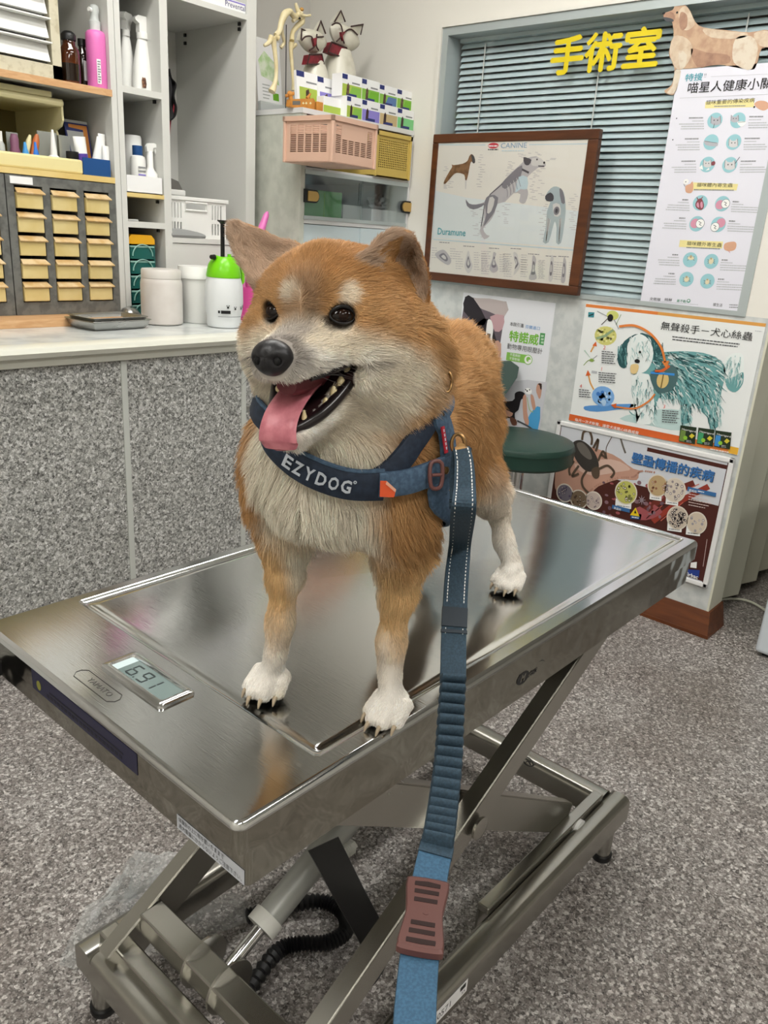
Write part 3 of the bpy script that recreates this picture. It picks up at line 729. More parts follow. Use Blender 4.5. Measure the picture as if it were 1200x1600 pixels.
# ---------------------------------------------------------- right bay
m_strap = mat('black_webbing', '#19181a', .8); m_redw = mat('dark_red_webbing', '#7c1523', .75)
t = thing('hanging_harness', 'black and red pet harness hanging in the right bay', 'harness', (1.595, YS+.14, 1.6))
yh = YS+.05
hp = [ony(261, 108, yh), ony(264, 122, yh), ony(271, 132, yh), ony(268, 150, yh), ony(272, 168, yh), ony(270, 181, yh), ony(264, 188, yh)]
for q in hp: q.x = max(q.x, 1.593)
hp2 = smoothpts(hp, 5)
b = MB(); b.ribbon(hp2, [(0, 1, 0)]*len(hp2), [(1, 0, 0)]*len(hp2), .03, .004, m_strap); b.build('harness_strap', t)
hq = smoothpts([ony(263, 120, yh), ony(266, 140, yh), ony(264, 160, yh), ony(268, 178, yh), ony(266, 186, yh)], 5)
for q in hq: q.x = max(q.x, 1.593)
MB().ribbon(hq, [(.5, 1, 0)]*len(hq), [(1, -.5, 0)]*len(hq), .022, .01, m_strap).build('harness_pad', t)
rq = smoothpts([ony(272, 158, yh), ony(270, 176, yh), ony(266, 190, yh), ony(264, 213, yh)], 5)
for q in rq: q.x = max(q.x, 1.591)
MB().ribbon(rq, [(.4, 1, 0)]*len(rq), [(1, -.4, 0)]*len(rq), .012, .004, m_redw).build('red_strap', t)
MB().box((1.5845, yh-.005, hp[0].z-.004), (1.596, yh+.005, hp[0].z+.006), m_alu).build('hook', t)
# long flat box on the top shelf
xa = ony(318, 2, YS+.01).x; xb_ = ony(386, 16, YS+.01).x
t = thing('carton', 'long flat white carton on the top shelf', 'carton', ((xa+xb_)/2, YS+.1, Z_R0))
MB().box((xa-.06, YS+.008, Z_R0), (xb_, YS+.2, Z_R0+.03), m_pure, bev=.001).build('carton_body', t)
MB().text('Prevental', .022, m_navy, TR((xb_-.008, YS+.0074, Z_R0+.008), (1, 0, 0), (0, 0, 1)), 'RIGHT').box((-.28, .024, 0), (0, .028, .0002), m_lav, TR((xb_-.002, YS+.0076, Z_R0), (1, 0, 0), (0, 0, 1))).build('carton_print', t)
# white slotted basket
yk = YS+.03
xa, za, xb_, zb_ = fbox(262, 308, 353, 371, yk); xa = 1.588
zb_ = ony(310, 309, yk).z
t = thing('slotted_basket', 'white slotted plastic basket in the right bay', 'basket', ((xa+xb_)/2, yk+.12, Z_R1))
h = zb_-Z_R1; wv = xb_-xa
b = MB(); th = .004
def rect_with_holes(b, w, h, holes, th, m, T):
    """A flat plate with rectangular holes: strips on the grid of all hole edges."""
    xs = sorted({0, w, *[q for H_ in holes for q in (H_[0], H_[2])]}); zs = sorted({0, h, *[q for H_ in holes for q in (H_[1], H_[3])]})
    for i in range(len(xs)-1):
        run = None
        for j in range(len(zs)-1):
            cx, cz = (xs[i]+xs[i+1])/2, (zs[j]+zs[j+1])/2
            hole = any(H_[0] < cx < H_[2] and H_[1] < cz < H_[3] for H_ in holes)
            if not hole:
                if run is None: run = j
            if (hole or j == len(zs)-2) and run is not None:
                e = j if hole else j+1
                b.box((xs[i], zs[run], -th), (xs[i+1], zs[e], 0), m, T); run = None
holes = [(.07, h*.70, .15, h*.84)]
for i in range(4): holes += [(.012+i*.012, h*.48, .018+i*.012, h*.84), (.012+i*.012, h*.1, .018+i*.012, h*.38)]
for i in range(4): holes += [(wv-.06+i*.012, h*.48, wv-.054+i*.012, h*.84), (wv-.06+i*.012, h*.1, wv-.054+i*.012, h*.38)]
rect_with_holes(b, wv, h, holes, th, m_white2, TR((xa, yk, Z_R1), (1, 0, 0), (0, 0, 1)))
b.build('front_panel', t)
b = MB(); b.box((xa, yk+.004, Z_R1), (xa+.004, yk+.25, zb_), m_white2); b.box((xb_-.004, yk+.004, Z_R1), (xb_, yk+.25, zb_), m_white2); b.box((xa, yk+.246, Z_R1), (xb_, yk+.25, zb_), m_white2); b.box((xa, yk+.004, Z_R1), (xb_, yk+.25, Z_R1+.004), m_white2); b.build('basket_body', t)
MB().box((xa, yk-.006, zb_-.012), (xb_+.004, yk, zb_), m_white2, bev=.002).box((xa, yk+.25, zb_-.012), (xb_+.004, yk+.256, zb_), m_white2).box((xb_, yk-.006, zb_-.012), (xb_+.006, yk+.256, zb_), m_white2).build('rim', t)
MB().box((xa+.01, yk+.02, Z_R1+.005), (xb_-.01, yk+.2, Z_R1+.06), m_pure).build('paper_contents', t)
tubeh = [(xa+.07-.003, yk-.002, Z_R1+h*.70-.003), (xa+.15+.003, yk-.002, Z_R1+h*.70-.003), (xa+.15+.003, yk-.002, Z_R1+h*.84+.003), (xa+.07-.003, yk-.002, Z_R1+h*.84+.003)]
MB().tube(tubeh, .004, m_white2, 6, closed=True).build('handle_rim', t)
# grey pouch in front of the basket
m_pouch = mat('grey_vinyl', '#9a9c9b', .35)
xa, xb_ = ony(267, 365, YS-.0).x, ony(320, 365, YS+.0).x
vs = []; fs = []; nx = 10
prof = [.018, .024, .026, .026, .025, .024, .022, .02, .017, .012]
for i in range(nx):
    x = xa+.003+(xb_-xa)*i/(nx-1); hh = prof[i]
    for (yy, zz_) in ((0, .001), (-.004, .008), (.0, hh), (.024, hh+.002), (.028, .008), (.026, .001)): vs.append((x, YS+.002+yy, Z_R1+zz_))
for i in range(nx-1):
    for j in range(6): fs.append((i*6+j, (i+1)*6+j, (i+1)*6+(j+1) % 6, i*6+(j+1) % 6))
fs += [tuple(range(6)), tuple(reversed(range((nx-1)*6, nx*6)))]
tag(MB().add(vs, fs, m_pouch, True).build('zip_pouch', loc=(xa, YS, Z_R1)), 'grey vinyl pouch lying in front of the white slotted basket', 'pouch')
# grey wedge stand on the basket
m_dgrey = mat('dark_grey_plastic', '#6c6a65', .5)
yw = yk+.06
q0, q1, q2 = ony(264, 270, yw), ony(287, 301, yw), ony(264, 301, yw)
t = thing('angled_stand', 'grey wedge stand with white foot resting on the slotted basket', 'stand', (1.6, yw, zb_))
zf = zb_+.002
MB().prism([(1.588, zf+.02), (q1.x-.004, zf+.02), (q1.x-.02, zf+.045), (1.588, q0.z)], .12, m_dgrey, TR((0, yw+.12, 0), (1, 0, 0), (0, 0, 1))).build('wedge', t)
MB().box((1.588, yw-.004, zf), (q1.x+.006, yw+.13, zf+.019), m_white2, bev=.004).build('foot', t)

# ---------------------------------------------------------- things on the counter
TL = [onz(114, 489, ZC+.036), onz(145, 498.5, ZC+.036), onz(238, 494, ZC+.036)]
ax = (TL[2]-TL[1]); ay = (TL[0]-TL[1]); ay = ay-ax*(ay.dot(ax)/ax.dot(ax)); Lx, Ly = ax.length, max(ay.length, .13); ax.normalize(); ay.normalize()
TC = TL[1]+ax*Lx/2+ay*Ly/2
def open_tray(name, label, c, z, lx, ly, h, m, group=None):
    t = thing(name, label, 'tray', (c.x, c.y, z), group); b = MB(); vs = []; fs = []
    n = 28
    def ring(sx, sy, zz, r):
        out = []
        for j in range(n):
            g = 2*PI*(j+.5)/n; cx, cy = math.cos(g), math.sin(g)
            e = 14.0; k = (abs(cx)**e+abs(cy)**e)**(-1/e)
            out.append(c+ax*(cx*k*sx/2)+ay*(cy*k*sy/2)+Vector((0, 0, zz-c.z)))
        return out
    rings = [(lx-.03, ly-.03, z), (lx-.012, ly-.012, z+.008), (lx-.004, ly-.004, z+h-.003), (lx+.006, ly+.006, z+h), (lx+.004, ly+.004, z+h+.0015), (lx-.008, ly-.008, z+h-.002), (lx-.018, ly-.018, z+.010), (lx-.034, ly-.034, z+.0035)]
    for a in rings: vs += ring(a[0], a[1], a[2], 0)
    for i in range(len(rings)-1):
        for j in range(n): fs.append((i*n+j, i*n+(j+1) % n, (i+1)*n+(j+1) % n, (i+1)*n+j))
    fs += [tuple(reversed(range(n))), tuple(range((len(rings)-1)*n, len(rings)*n))]
    b.add(vs, fs, m, True).build('tray_body', t)
    return t
open_tray('steel_tray', 'lower shallow steel tray on the counter before the drawer cabinet', TC, ZC, Lx, Ly, .026, m_steel)
open_tray('steel_tray', 'upper shallow steel tray nested in another on the counter', TC+Vector((0, 0, 0)), ZC+.0062, Lx-.014, Ly-.014, .028, m_steel)
pc = onz(203, 490, ZC+.02)
tag(MB().lathe([(.036, 0), (.034, .008), (.022, .026), (.004, .033), (.0, .033)], m_steel, 20, c=(pc.x, pc.y, ZC+.0102)).build('steel_cover', loc=(pc.x, pc.y, ZC+.0102)), 'small domed steel cover lying in the steel trays', 'cover')
m_jar = mat('cloudy_jar', '#cfc8c2', .3, noise=(9, '#ddd8d3', .35, .65))
t, p, R, H = bottle('plastic_jar', 'cloudy greyish plastic jar with wide lid on the counter', 'jar', 254, 508, ZC,
       [(.3, 0), (.92, .005), (1, .03), (1, .74), (.97, .8), (.92, .84)], m_jar, [(.9, .83), (.95, .84), (.95, .97), (.9, 1), (.2, 1)], mat('jar_lid', '#d8d3cd', .35), 63, yoff=.03, hpy=420, seg=40)
t, p, R, H = bottle('plastic_bucket', 'white plastic bucket standing behind the green spray bottle', 'bucket', 312, 507, ZC,
       [(.3, 0), (.86, .005), (.88, .02), (.93, .78), (1, .79), (1, .87), (.98, .88), (.99, .98), (.96, 1), (.1, .99)], m_white2, None, None, 64, yoff=.06, hpy=416, seg=40)
# green pump sprayer
p = onz(350, 512, ZC); p.y += .02; p.x = ony(350, 512, p.y).x; R = 30*depth(p)/F_PX; z = ZC
H = ony(350, 432, p.y).z-z; H2 = ony(345, 401, p.y).z-z
m_trans = hazy('translucent_white', '#eef1f2', .88, .3)
t = thing('pump_sprayer', 'white pump sprayer with lime green head and black plunger', 'sprayer', (p.x, p.y, z))
MB().lathe([(R*.5, 0), (R*.82, .002), (R*.87, .008), (R*.86, .03), (R*.93, .05), (R*.99, H*.5), (R*.97, H*.8), (R*.85, H)], m_trans, 32, c=(p.x, p.y, z)).build('tank', t)
MB().lathe([(R*.88, H-.002), (R*.89, H+.004), (R*.78, H+(H2-H)*.6), (R*.6, H2-.006), (R*.5, H2), (.004, H2)], m_green, 32, c=(p.x, p.y, z)).build('pump_head', t)
xs = 1; u = R
hand = smoothpts([(p.x+u*.25, p.y-.004, z+H2-.006), (p.x+u*.65, p.y-.006, z+H2-.008), (p.x+u*.98, p.y-.008, z+H+.022), (p.x+u*1.02, p.y-.008, z+H-.02)], 6)
MB().ribbon(hand, [(0, 1, 0)]*len(hand), [(.5, 0, .5)]*len(hand), .022, .014, m_green).build('handle', t)
MB().box((p.x+u*.5, p.y-.006, z+H2-.004), (p.x+u*.85, p.y+.008, z+H2+.002), m_black, bev=.002).build('trigger', t)
MB().tube([(p.x-u*.3, p.y-.004, z+H2-.006), (p.x-u*.7, p.y-.008, z+H2-.002)], .0075, m_green, 10).build('spout', t)
MB().tube([(p.x-u*.68, p.y-.008, z+H2-.002), (p.x-u*.92, p.y-.01, z+H2-.001)], [.0085, .006], m_black, 10).build('nozzle', t)
zp = ony(347, 344, p.y).z
MB().lathe([(.0065, H2-.002), (.0065, zp-z-.012), (.009, zp-z-.008), (.016, zp-z-.003), (.016, zp-z), (.004, zp-z)], m_black, 14, c=(p.x-.004, p.y, z)).build('plunger', t)
MB().lathe([(.006, H2-.002), (.006, H2+.008), (.002, H2+.009)], m_green, 10, c=(p.x+u*.28, p.y-.006, z)).build('release_valve', t)
pr = MB()
def wrap(b, a0, z0, a1, z1, m, r):
    n = 6; pts = []
    for i in range(n+1):
        a = a0+(a1-a0)*i/n; pts.append((p.x+r*math.sin(a), p.y-r*math.cos(a)))
    for i in range(n):
        b.add([(*pts[i], z+z0), (*pts[i+1], z+z0), (*pts[i+1], z+z1), (*pts[i], z+z1)], [(0, 1, 2, 3)], m)
rr = R*1.005
wrap(pr, -.95, .036, .35, .038, m_grey, rr); wrap(pr, .45, .036, .95, .0375, m_grey, rr)
wrap(pr, -.95, .047, -.85, .055, m_black, rr); wrap(pr, -.8, .046, -.32, .0555, m_black, rr)
for a, zz_ in ((-.45, .062), (-.05, .058), (.38, .058), (.6, .062)):
    wrap(pr, a-.05, zz_, a+.05, zz_+.006, m_black, rr); wrap(pr, a-.08, zz_+.007, a-.03, zz_+.0095, m_black, rr); wrap(pr, a+.03, zz_+.007, a+.08, zz_+.0095, m_black, rr)
pr.build('printed_marks', t)
# pink things half hidden behind the dog
q0 = ony(384, 500, 2.2)
t = thing('pink_jug', 'pink plastic jug behind the green sprayer and the dog', 'jug', (q0.x, 2.2, ZC))
jt = ony(384, 448, 2.2).z-ZC
MB().lathe([(.01, 0), (.04, .001), (.042, .01), (.045, jt), (.042, jt), (.038, .012), (.005, .008)], m_pinkd, 24, c=(q0.x+.012, 2.2, ZC)).build('jug_body', t)
hh = smoothpts([(q0.x-.02, 2.19, ZC+jt-.004), (q0.x-.025, 2.19, ZC+jt+.03), (q0.x-.012, 2.19, ony(382, 405, 2.19).z)], 5)
MB().ribbon(hh, [(1, 0, 0)]*len(hh), [(0, 1, 0)]*len(hh), .014, .012, m_pink).build('handle', t)
q1, q2 = ony(418, 331, 2.21), ony(396, 395, 2.21); q3 = ony(388, 430, 2.21)
ln = smoothpts([q3, q2, q1], 8); rr = [.009+.007*math.sin(PI*min(1, i/(len(ln)-1)*1.04)) for i in range(len(ln))]; rr[-1] = .004
t2 = thing('grooming_brush', 'pink handled brush sticking up behind the dog ear', 'brush', (q3.x, q3.y, ZC))
MB().tube(ln, rr, m_pink, 12).build('handle', t2)
q4 = Vector((q3.x, q3.y, ZC+.001)); MB().tube([q4, q3], [.014, .01], m_pinkd, 12).build('shaft', t2)
qc = ony(398, 490, 2.24)
t = thing('plastic_jar', 'clear jar with green band half hidden by the dog', 'jar', (qc.x, 2.30, ZC))
hj = ony(398, 418, 2.30).z-ZC
MB().lathe([(.02, 0), (.034, .002), (.034, hj*.9), (.03, hj), (.01, hj)], m_clear, 24, c=(qc.x+.02, 2.30, ZC)).build('jar_body', t)
MB().lathe([(.0345, hj*.42), (.0345, hj*.58)], m_lime, 24, c=(qc.x+.02, 2.30, ZC), caps=False).build('label_band', t)
# ================================================================== glass-door cabinet in the corner
YC = 2.14; CX0, CX1 = 1.968, XB-.003; CT = 1.573
m_cab = mat('cabinet_laminate', '#cfd1c6', .4, noise=(22, '#c0c3b8', .4, .65))
m_cabw = mat('cabinet_white', '#dcdcdc', .4)
m_cglass = mixglass('cabinet_glass', '#dfe8ea', .05, .03, tint=(.93, .95, .95), tomax=.45)
m_frost = mat('pale_blue_panel', '#cfdde2', .25)
m_gold = mat('gold_latch', '#c2a05e', .3, metal=.5)
gc = thing('glass_door_cabinet', 'tall pale cabinet with sliding glass doors in the corner', 'cabinet', ((CX0+CX1)/2, 2.4, ZC))
MB().box((CX0, YC, ZC), (CX0+.02, YA-.004, CT-.016), m_cab).build('side_panel', gc)
MB().box((CX1-.012, YC, ZC), (CX1, YA-.004, CT-.016), m_cabw).build('side_panel', gc)
MB().box((CX0-.002, YC-.003, CT-.016), (CX1, YA-.004, CT), m_cabw).build('top_board', gc)
MB().box((CX0+.02, YA-.02, ZC), (CX1-.012, YA-.006, CT-.016), m_cabw).build('back_panel', gc)
Z1, Z2 = 1.396, ony(473, 340, YC).z
for z in (Z1, Z2, ZC+.03): MB().box((CX0+.02, YC+.002, z-.018), (CX1-.012, YA-.02, z), m_cabw).build('shelf', gc)
MB().box((CX0+.018, YC-.002, Z1-.022), (CX1-.01, YC+.004, Z1-.008), m_alu).box((CX0+.018, YC-.002, Z2-.004), (CX1-.01, YC+.012, Z2+.008), m_alu).build('door_rail', gc)
xm = ony(567, 330, YC).x
def glassdoor(xa, xb, za, zb, y, m): return MB().box((xa, y, za), (xb, y+.005, zb), m).build('glass_door', gc)
glassdoor(CX0+.022, xm+.004, Z2+.008, Z1-.02, YC+.006, m_cglass); glassdoor(xm-.006, CX1-.014, Z2+.008, Z1-.02, YC+.0005, m_cglass)
glassdoor(CX0+.022, xm+.004, ZC+.032, Z2-.02, YC+.006, m_frost); glassdoor(xm-.006, CX1-.014, ZC+.032, Z2-.02, YC+.0005, m_frost)
MB().box((xm-.012, YC+.012, Z2+.06), (xm+.002, YC+.016, Z1-.03), m_black).box((xm-.014, YC+.0115, Z2-.09), (xm+.006, YC+.0155, Z2-.022), m_black).build('door_seal', gc)
def latch(px0, py0, px1, py1, flip):
    xa, za, xb, zb = fbox(px0, py0, px1, py1, YC)
    zc_ = (za+zb)/2; h = zb-za; w = xb-xa; b = MB(); T = TR((xb if flip else xa, YC-.001, zc_), (-1 if flip else 1, 0, 0), (0, 0, 1), (0, -1, 0))
    def dpoly(w, h): return [(0, -h/2), (w-h*.45, -h/2)]+[(w-h*.45+h*.45*math.sin(a), -h/2*math.cos(a)) for a in [PI*i/8 for i in range(1, 8)]]+[(w-h*.45, h/2), (0, h/2)]
    b.prism(dpoly(w, h), .006, m_black, T)
    o = b.build('latch', gc)
    MB().prism([(p[0]+w*.2, p[1]) for p in dpoly(w*.72, h*.74)], .004, m_gold, T @ Matrix.Translation((0, 0, .006))).build('gold_plate', o)
latch(474, 296, 497, 317, False); latch(625, 314, 643, 333, True)
# contents behind the glass
gy = YC+.03
xa, za, xb, zb = fbox(478, 300, 534, 338, gy)
m_gbox = mat('green_carton', '#4f9a4c', .5)
t = MB().box((CX0+.024, gy, Z2+.001), (xb, gy+.12, ony(505, 298, gy).z), m_gbox, bev=.001)
t.box((ony(506, 320, gy).x, gy-.0006, Z2+.004), (ony(507, 320, gy).x, gy, ony(505, 300, gy).z-.002), m_greenp)
tag(t.build('carton', loc=(CX0+.06, gy, Z2)), 'green carton behind the left glass door of the cabinet', 'carton')
xa2, xb2 = ony(536, 330, gy).x, ony(565, 330, gy).x
tag(MB().box((xa2, gy, Z2+.001), (xb2, gy+.1, ony(550, 321, gy).z), m_lgrey, bev=.001).build('carton', loc=(xa2, gy, Z2)), 'low pale grey carton beside the green carton behind glass', 'carton')
xa3, xb3 = ony(580, 340, gy+.02).x, ony(624, 340, gy+.02).x
tag(MB().box((xa3, gy+.02, Z2+.001), (xb3, gy+.12, ony(602, 328, gy).z), m_pure, bev=.001).build('carton', loc=(xa3, gy, Z2)), 'white carton behind the right glass door under a clear bag', 'carton')
# crumpled clear bag on the white carton
def crumple(name, c, sx, sy, sz, m, seed, label, cat, n=16, T=None):
    rnd = random.Random(seed); vs = []; fs = []
    R = 10
    for i in range(R+1):
        a = PI*i/R
        for j in range(n):
            g = 2*PI*j/n; k = 1+rnd.uniform(-.28, .28)
            vs.append((c[0]+sx*math.sin(a)*math.cos(g)*k, c[1]+sy*math.sin(a)*math.sin(g)*k, c[2]+sz*(1-math.cos(a))*.5*(1 if i in (0, R) else k)))
    for i in range(R):
        for j in range(n): fs.append((i*n+j, (i+1)*n+j, (i+1)*n+(j+1) % n, i*n+(j+1) % n))
    return tag(MB().add(vs, fs, m, True, T).build(name, loc=c), label, cat)
m_bag = mixglass('clear_bag', '#ffffff', .10, .12, tint=(.96, .97, .97))
zc_ = ony(602, 328, gy).z+.001
crumple('plastic_bag', ((xa3+xb3)/2, gy+.07, zc_), .05, .03, .05, m_bag, 3, 'crumpled clear plastic bag on the white carton behind glass', 'bag')

# baskets
m_pkb = mat('peach_plastic', '#dab49e', .45); m_ylb = mat('mustard_plastic', '#cdb25f', .45)
m_slot = mat('slot_shade_brown', '#8a5c49', .7); m_sloty = mat('slot_shade_olive', '#5d4b20', .7)
def plate_slots(b, T, w, h, m, th, rows, cols, rowh, colgap, mx, mz0, mz1, plain=None):
    """A plate pierced by rows of slots."""
    holes = []
    ph = (h-mz0-mz1)/rows; pw = (w-2*mx)/cols
    for r in range(rows):
        for c in range(cols):
            u0 = mx+c*pw+colgap/2; u1 = mx+(c+1)*pw-colgap/2; z0 = mz0+r*ph+(ph-rowh)/2; z1 = z0+rowh
            if plain and plain[0] < (u0+u1)/2 < plain[2] and plain[1] < (z0+z1)/2 < plain[3]: continue
            holes.append((u0, z0, u1, z1))
    xs = sorted({0, w, *[q for H_ in holes for q in (H_[0], H_[2])]}); zs = sorted({0, h, *[q for H_ in holes for q in (H_[1], H_[3])]})
    hs = set()
    for H_ in holes:
        for i in range(len(xs)-1):
            if xs[i] >= H_[0]-1e-9 and xs[i+1] <= H_[2]+1e-9:
                for j in range(len(zs)-1):
                    if zs[j] >= H_[1]-1e-9 and zs[j+1] <= H_[3]+1e-9: hs.add((i, j))
    for j in range(len(zs)-1):
        i = 0
        while i < len(xs)-1:
            if (i, j) in hs: i += 1; continue
            k = i
            while k < len(xs)-1 and (k, j) not in hs: k += 1
            b.box((xs[i], zs[j], -th), (xs[k], zs[j+1], 0), m, T); i = k
def basket(label, c0, c1, zb, zt, dep, m, rows, cols, rowh, colgap, plain=None, splain=None, side_at_left=True, dark=None):
    """c0, c1: lower front corners (left, right); walls lean outwards slightly."""
    ax_ = (c1-c0); w = ax_.length; ax_.normalize(); back = Vector((-ax_.y, ax_.x, 0))
    t = thing('storage_basket', label, 'basket', (c0+c1)/2+back*dep/2)
    h = zt-zb; up = Vector((0, 0, 1))
    b = MB(); plate_slots(b, TR(c0, ax_, up), w, h-.012, m, .003, rows, cols, rowh, colgap, .014, .03, .012, plain)
    b.build('front_panel', t)
    b = MB(); plate_slots(b, TR(c0+back*dep, -back, up), dep, h-.012, m, .003, rows, max(3, int(cols*dep/w)), rowh, colgap, .02, .03, .012, splain); b.build('side_panel', t)
    b = MB(); plate_slots(b, TR(c1, back, up), dep, h-.012, m, .003, rows, max(3, int(cols*dep/w)), rowh, colgap, .02, .03, .012); b.build('side_panel', t)
    TT = TR(c0, ax_, back); b = MB()
    b.box((0, dep-.003, .003), (w, dep, h-.012), m, TT); b.box((0, 0, 0), (w, dep, .004), m, TT); b.build('back_and_base', t)
    b = MB(); e = .006
    for lo, hi in (((-e, -e, h-.014), (w+e, .004, h)), ((-e, dep-.004, h-.014), (w+e, dep+e, h)), ((-e, -e, h-.014), (.004, dep+e, h)), ((w-.004, -e, h-.014), (w+e, dep+e, h))): b.box(lo, hi, m, TT)
    for u in (0, w):
        for v in (0, dep): b.box((u-.005, v-.005, 0), (u+.005, v+.005, h-.014), m, TT, bev=.002)
    b.build('rim_and_corners', t)
    MB().box((.006, .012, .006), (w-.006, dep-.006, h*.62), dark, TT).build('slot_shade_block', t)  # dark block standing in for the shade seen through the slots
    return t
zbk = Z1+.001
c0 = onz(518, 254, zbk); c1 = onz(584, 265, zbk)
zt_ = CT-.042
dirp = (onz(478, 253, zbk)-c0)
ax_ = (c1-c0).normalized(); back = Vector((-ax_.y, ax_.x, 0))
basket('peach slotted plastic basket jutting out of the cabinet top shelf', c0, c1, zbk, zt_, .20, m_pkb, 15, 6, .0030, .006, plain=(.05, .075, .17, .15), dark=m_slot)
d0 = Vector((ony(586, 270, YC-.012).x, YC-.012, zbk)); d1 = Vector((min(ony(638, 276, YC-.012).x, CX1-.02), YC-.012, zbk))
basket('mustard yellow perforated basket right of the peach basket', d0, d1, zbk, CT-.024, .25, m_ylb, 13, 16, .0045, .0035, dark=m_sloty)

# ------------------------------------------------------------------ things on top of the cabinet
def on_top(px, py): return onz(px, py, CT)
# leaflet in an acrylic stand
p0 = Vector((ony(405, 150, 2.42).x, 2.42, CT)); pw = ony(443, 150, 2.42).x-p0.x; ph = ony(420, 60, 2.42).z-CT
t = thing('leaflet_stand', 'white and green leaflets in a clear stand on the cabinet', 'leaflet', p0+Vector((pw/2, 0, 0)))
T = TR(p0+Vector((0, 0, .004)), (1, 0, 0), (0, .12, 1))
MB().box((0, 0, -.002), (pw, ph, 0), m_pure, T).build('leaflet', t)
pr = MB()
pr.prism([(.02, ph*.5), (pw*.9, ph*.42), (pw*.8, ph*.7), (pw*.35, ph*.84), (.01, ph*.7)], .0003, mat('pale_green_print', '#b7d69a', .6, noise=(30, '#e6efd9', .4, .6)), T)
pr.prism([(pw*.62, ph*.2), (pw*.86, ph*.2), (pw*.86, ph*.3), (pw*.62, ph*.3)], .0003, m_greenp, T)
for k in range(5): pr.box((pw*.2, ph*(.2+.045*k), 0), (pw*(.45+.05*(k % 3)), ph*(.215+.045*k), .0003), m_lgrey, T)
pr.build('leaflet_print', t)
MB().box((-.004, -.002, .001), (pw+.004, ph*.14, .016), m_clear, T).build('acrylic_pocket', t)
MB().box((p0.x-.002, 2.36, CT), (p0.x+pw+.004, 2.43, CT+.003), m_clear).build('acrylic_foot', t)
# skeleton model of a dog's hind quarters
m_bone = mat('bone_plastic', '#e3d6ae', .4, noise=(25, '#d2c08f', .4, .7)); m_ochre = mat('ochre_disc', '#b98a45', .5)
YK = 2.29
def K(u, v, dy=0): return ony(400+u/7.5, v/7.5, YK+dy)
kb = on_top(436, 160); kb = Vector((K(350, 1180).x, YK, CT))
t = thing('bone_model', 'cream skeleton model of a hind leg and pelvis on the cabinet', 'model', kb)
MB().tube([K(355, 290), Vector((kb.x, YK, CT+.004))], .0016, m_black, 8).build('rod', t)
MB().box((kb.x-.03, YK-.03, CT), (kb.x+.035, YK+.03, CT+.004), m_pure).build('base_plate', t)
def bone(name, pts, rad, dy=0): return MB().tube(smoothpts([K(u, v, dy+(e[0] if e else 0)) for u, v, *e in pts], 6), [q for q in np.interp(np.linspace(0, len(rad)-1, 6*(len(pts)-1)+1), range(len(rad)), [1.45*v for v in rad])], m_bone, 12).build(name, t)
s_ = .0026
bone('pelvis', [(400, 130), (340, 165), (300, 260), (275, 360), (235, 420)], [.006, .0085, .007, .006, .007])
bone('pelvis', [(545, 170, .03), (540, 250, .03), (480, 310, .03), (430, 380, .03), (420, 480, .02)], [.005, .007, .006, .005, .006])
bone('pelvis', [(400, 130), (450, 190, .015), (545, 200, .03)], [.006, .007, .006])
bone('pelvis', [(300, 290), (310, 400, .01), (330, 500, .015), (290, 560, .02)], [.004, .004, .004, .004])
bone('femur', [(200, 440), (215, 560), (235, 740), (235, 900), (215, 1000), (185, 1075)], [.0085, .0055, .0045, .0045, .006, .009], -.01)
bone('femur', [(415, 500), (410, 600), (425, 800), (440, 960), (440, 1060)], [.007, .0048, .0042, .0045, .006], .02)
bone('femur_head', [(230, 425), (260, 450)], [.005, .006], -.005)
bone('trochanter', [(185, 430), (150, 500), (95, 535)], [.007, .005, .003], -.01)
bone('trochanter', [(410, 560), (470, 520)], [.006, .004], .02)
bone('tail_vertebra', [(465, 35), (480, 90), (500, 140)], [.0028, .0045, .006], .015)
bone('transverse_process', [(530, 175), (590, 185), (640, 178)], [.004, .0025, .0025], .015)
bone('transverse_process', [(430, 250), (480, 190), (540, 150)], [.004, .006, .004], .015)
MB().ball(K(535, 110, .015), .0075, m_ochre, sc=(1, 1, .8)).build('spinal_disc', t)
MB().ball(K(500, 170, .01), .009, m_bone, sc=(1, .9, .9)).ball(K(510, 215, .01), .006, m_black, sc=(1, .6, .6)).build('vertebra', t)
# orange wooden dog clock
YO = 2.19; m_ow = mat('orange_wood', '#c98a3e', .45, noise=(30, '#b87731', .4, .65))
def O(u, v, dy=0): return ony(400+u/7.5, v/7.5, YO+dy)
ob = O(500, 1240)
t = thing('dog_clock', 'orange dog shaped block clock before the bone model', 'clock', (ob.x, YO, CT))
zofs = CT-ony(400+530/7.5, 1243/7.5, YO).z
def OP(l, dy=0): return [((O(u, v).x-ob.x), O(u, v).z+zofs-CT) for u, v in l]
T = TR((ob.x, YO, CT), (1, 0, 0), (0, 0, 1))
MB().prism([(a, max(c, 0)) for a, c in OP([(385, 1120), (650, 1110), (670, 1140), (665, 1250), (395, 1243), (375, 1200)])], .02, m_ow, T @ Matrix.Translation((0, 0, -.01))).build('clock_body', t)
MB().ball(O(400, 1058)+Vector((0, 0, zofs)), .010, m_ow, sc=(1.15, .8, 1)).ball(O(360, 1078)+Vector((0, 0, zofs)), .0055, m_ow).ball(O(440, 1050, -.006)+Vector((0, 0, zofs)), .006, m_ow, sc=(.7, .5, 1)).build('head', t)
MB().tube([O(405, 1080)+Vector((0, 0, zofs)), O(410, 1130)+Vector((0, 0, zofs))], .0075, m_ow, 10).build('neck', t)
MB().tube([O(600, 1110)+Vector((0, 0, zofs)), O(640, 1055)+Vector((0, 0, zofs))], [.006, .003], m_ow, 10).build('tail', t)
qa = OP([(405, 1140), (495, 1140), (495, 1187), (405, 1187)]); MB().prism(qa, .0006, m_dgrey, T @ Matrix.Translation((0, 0, .0102))).build('display', t)
b = MB()
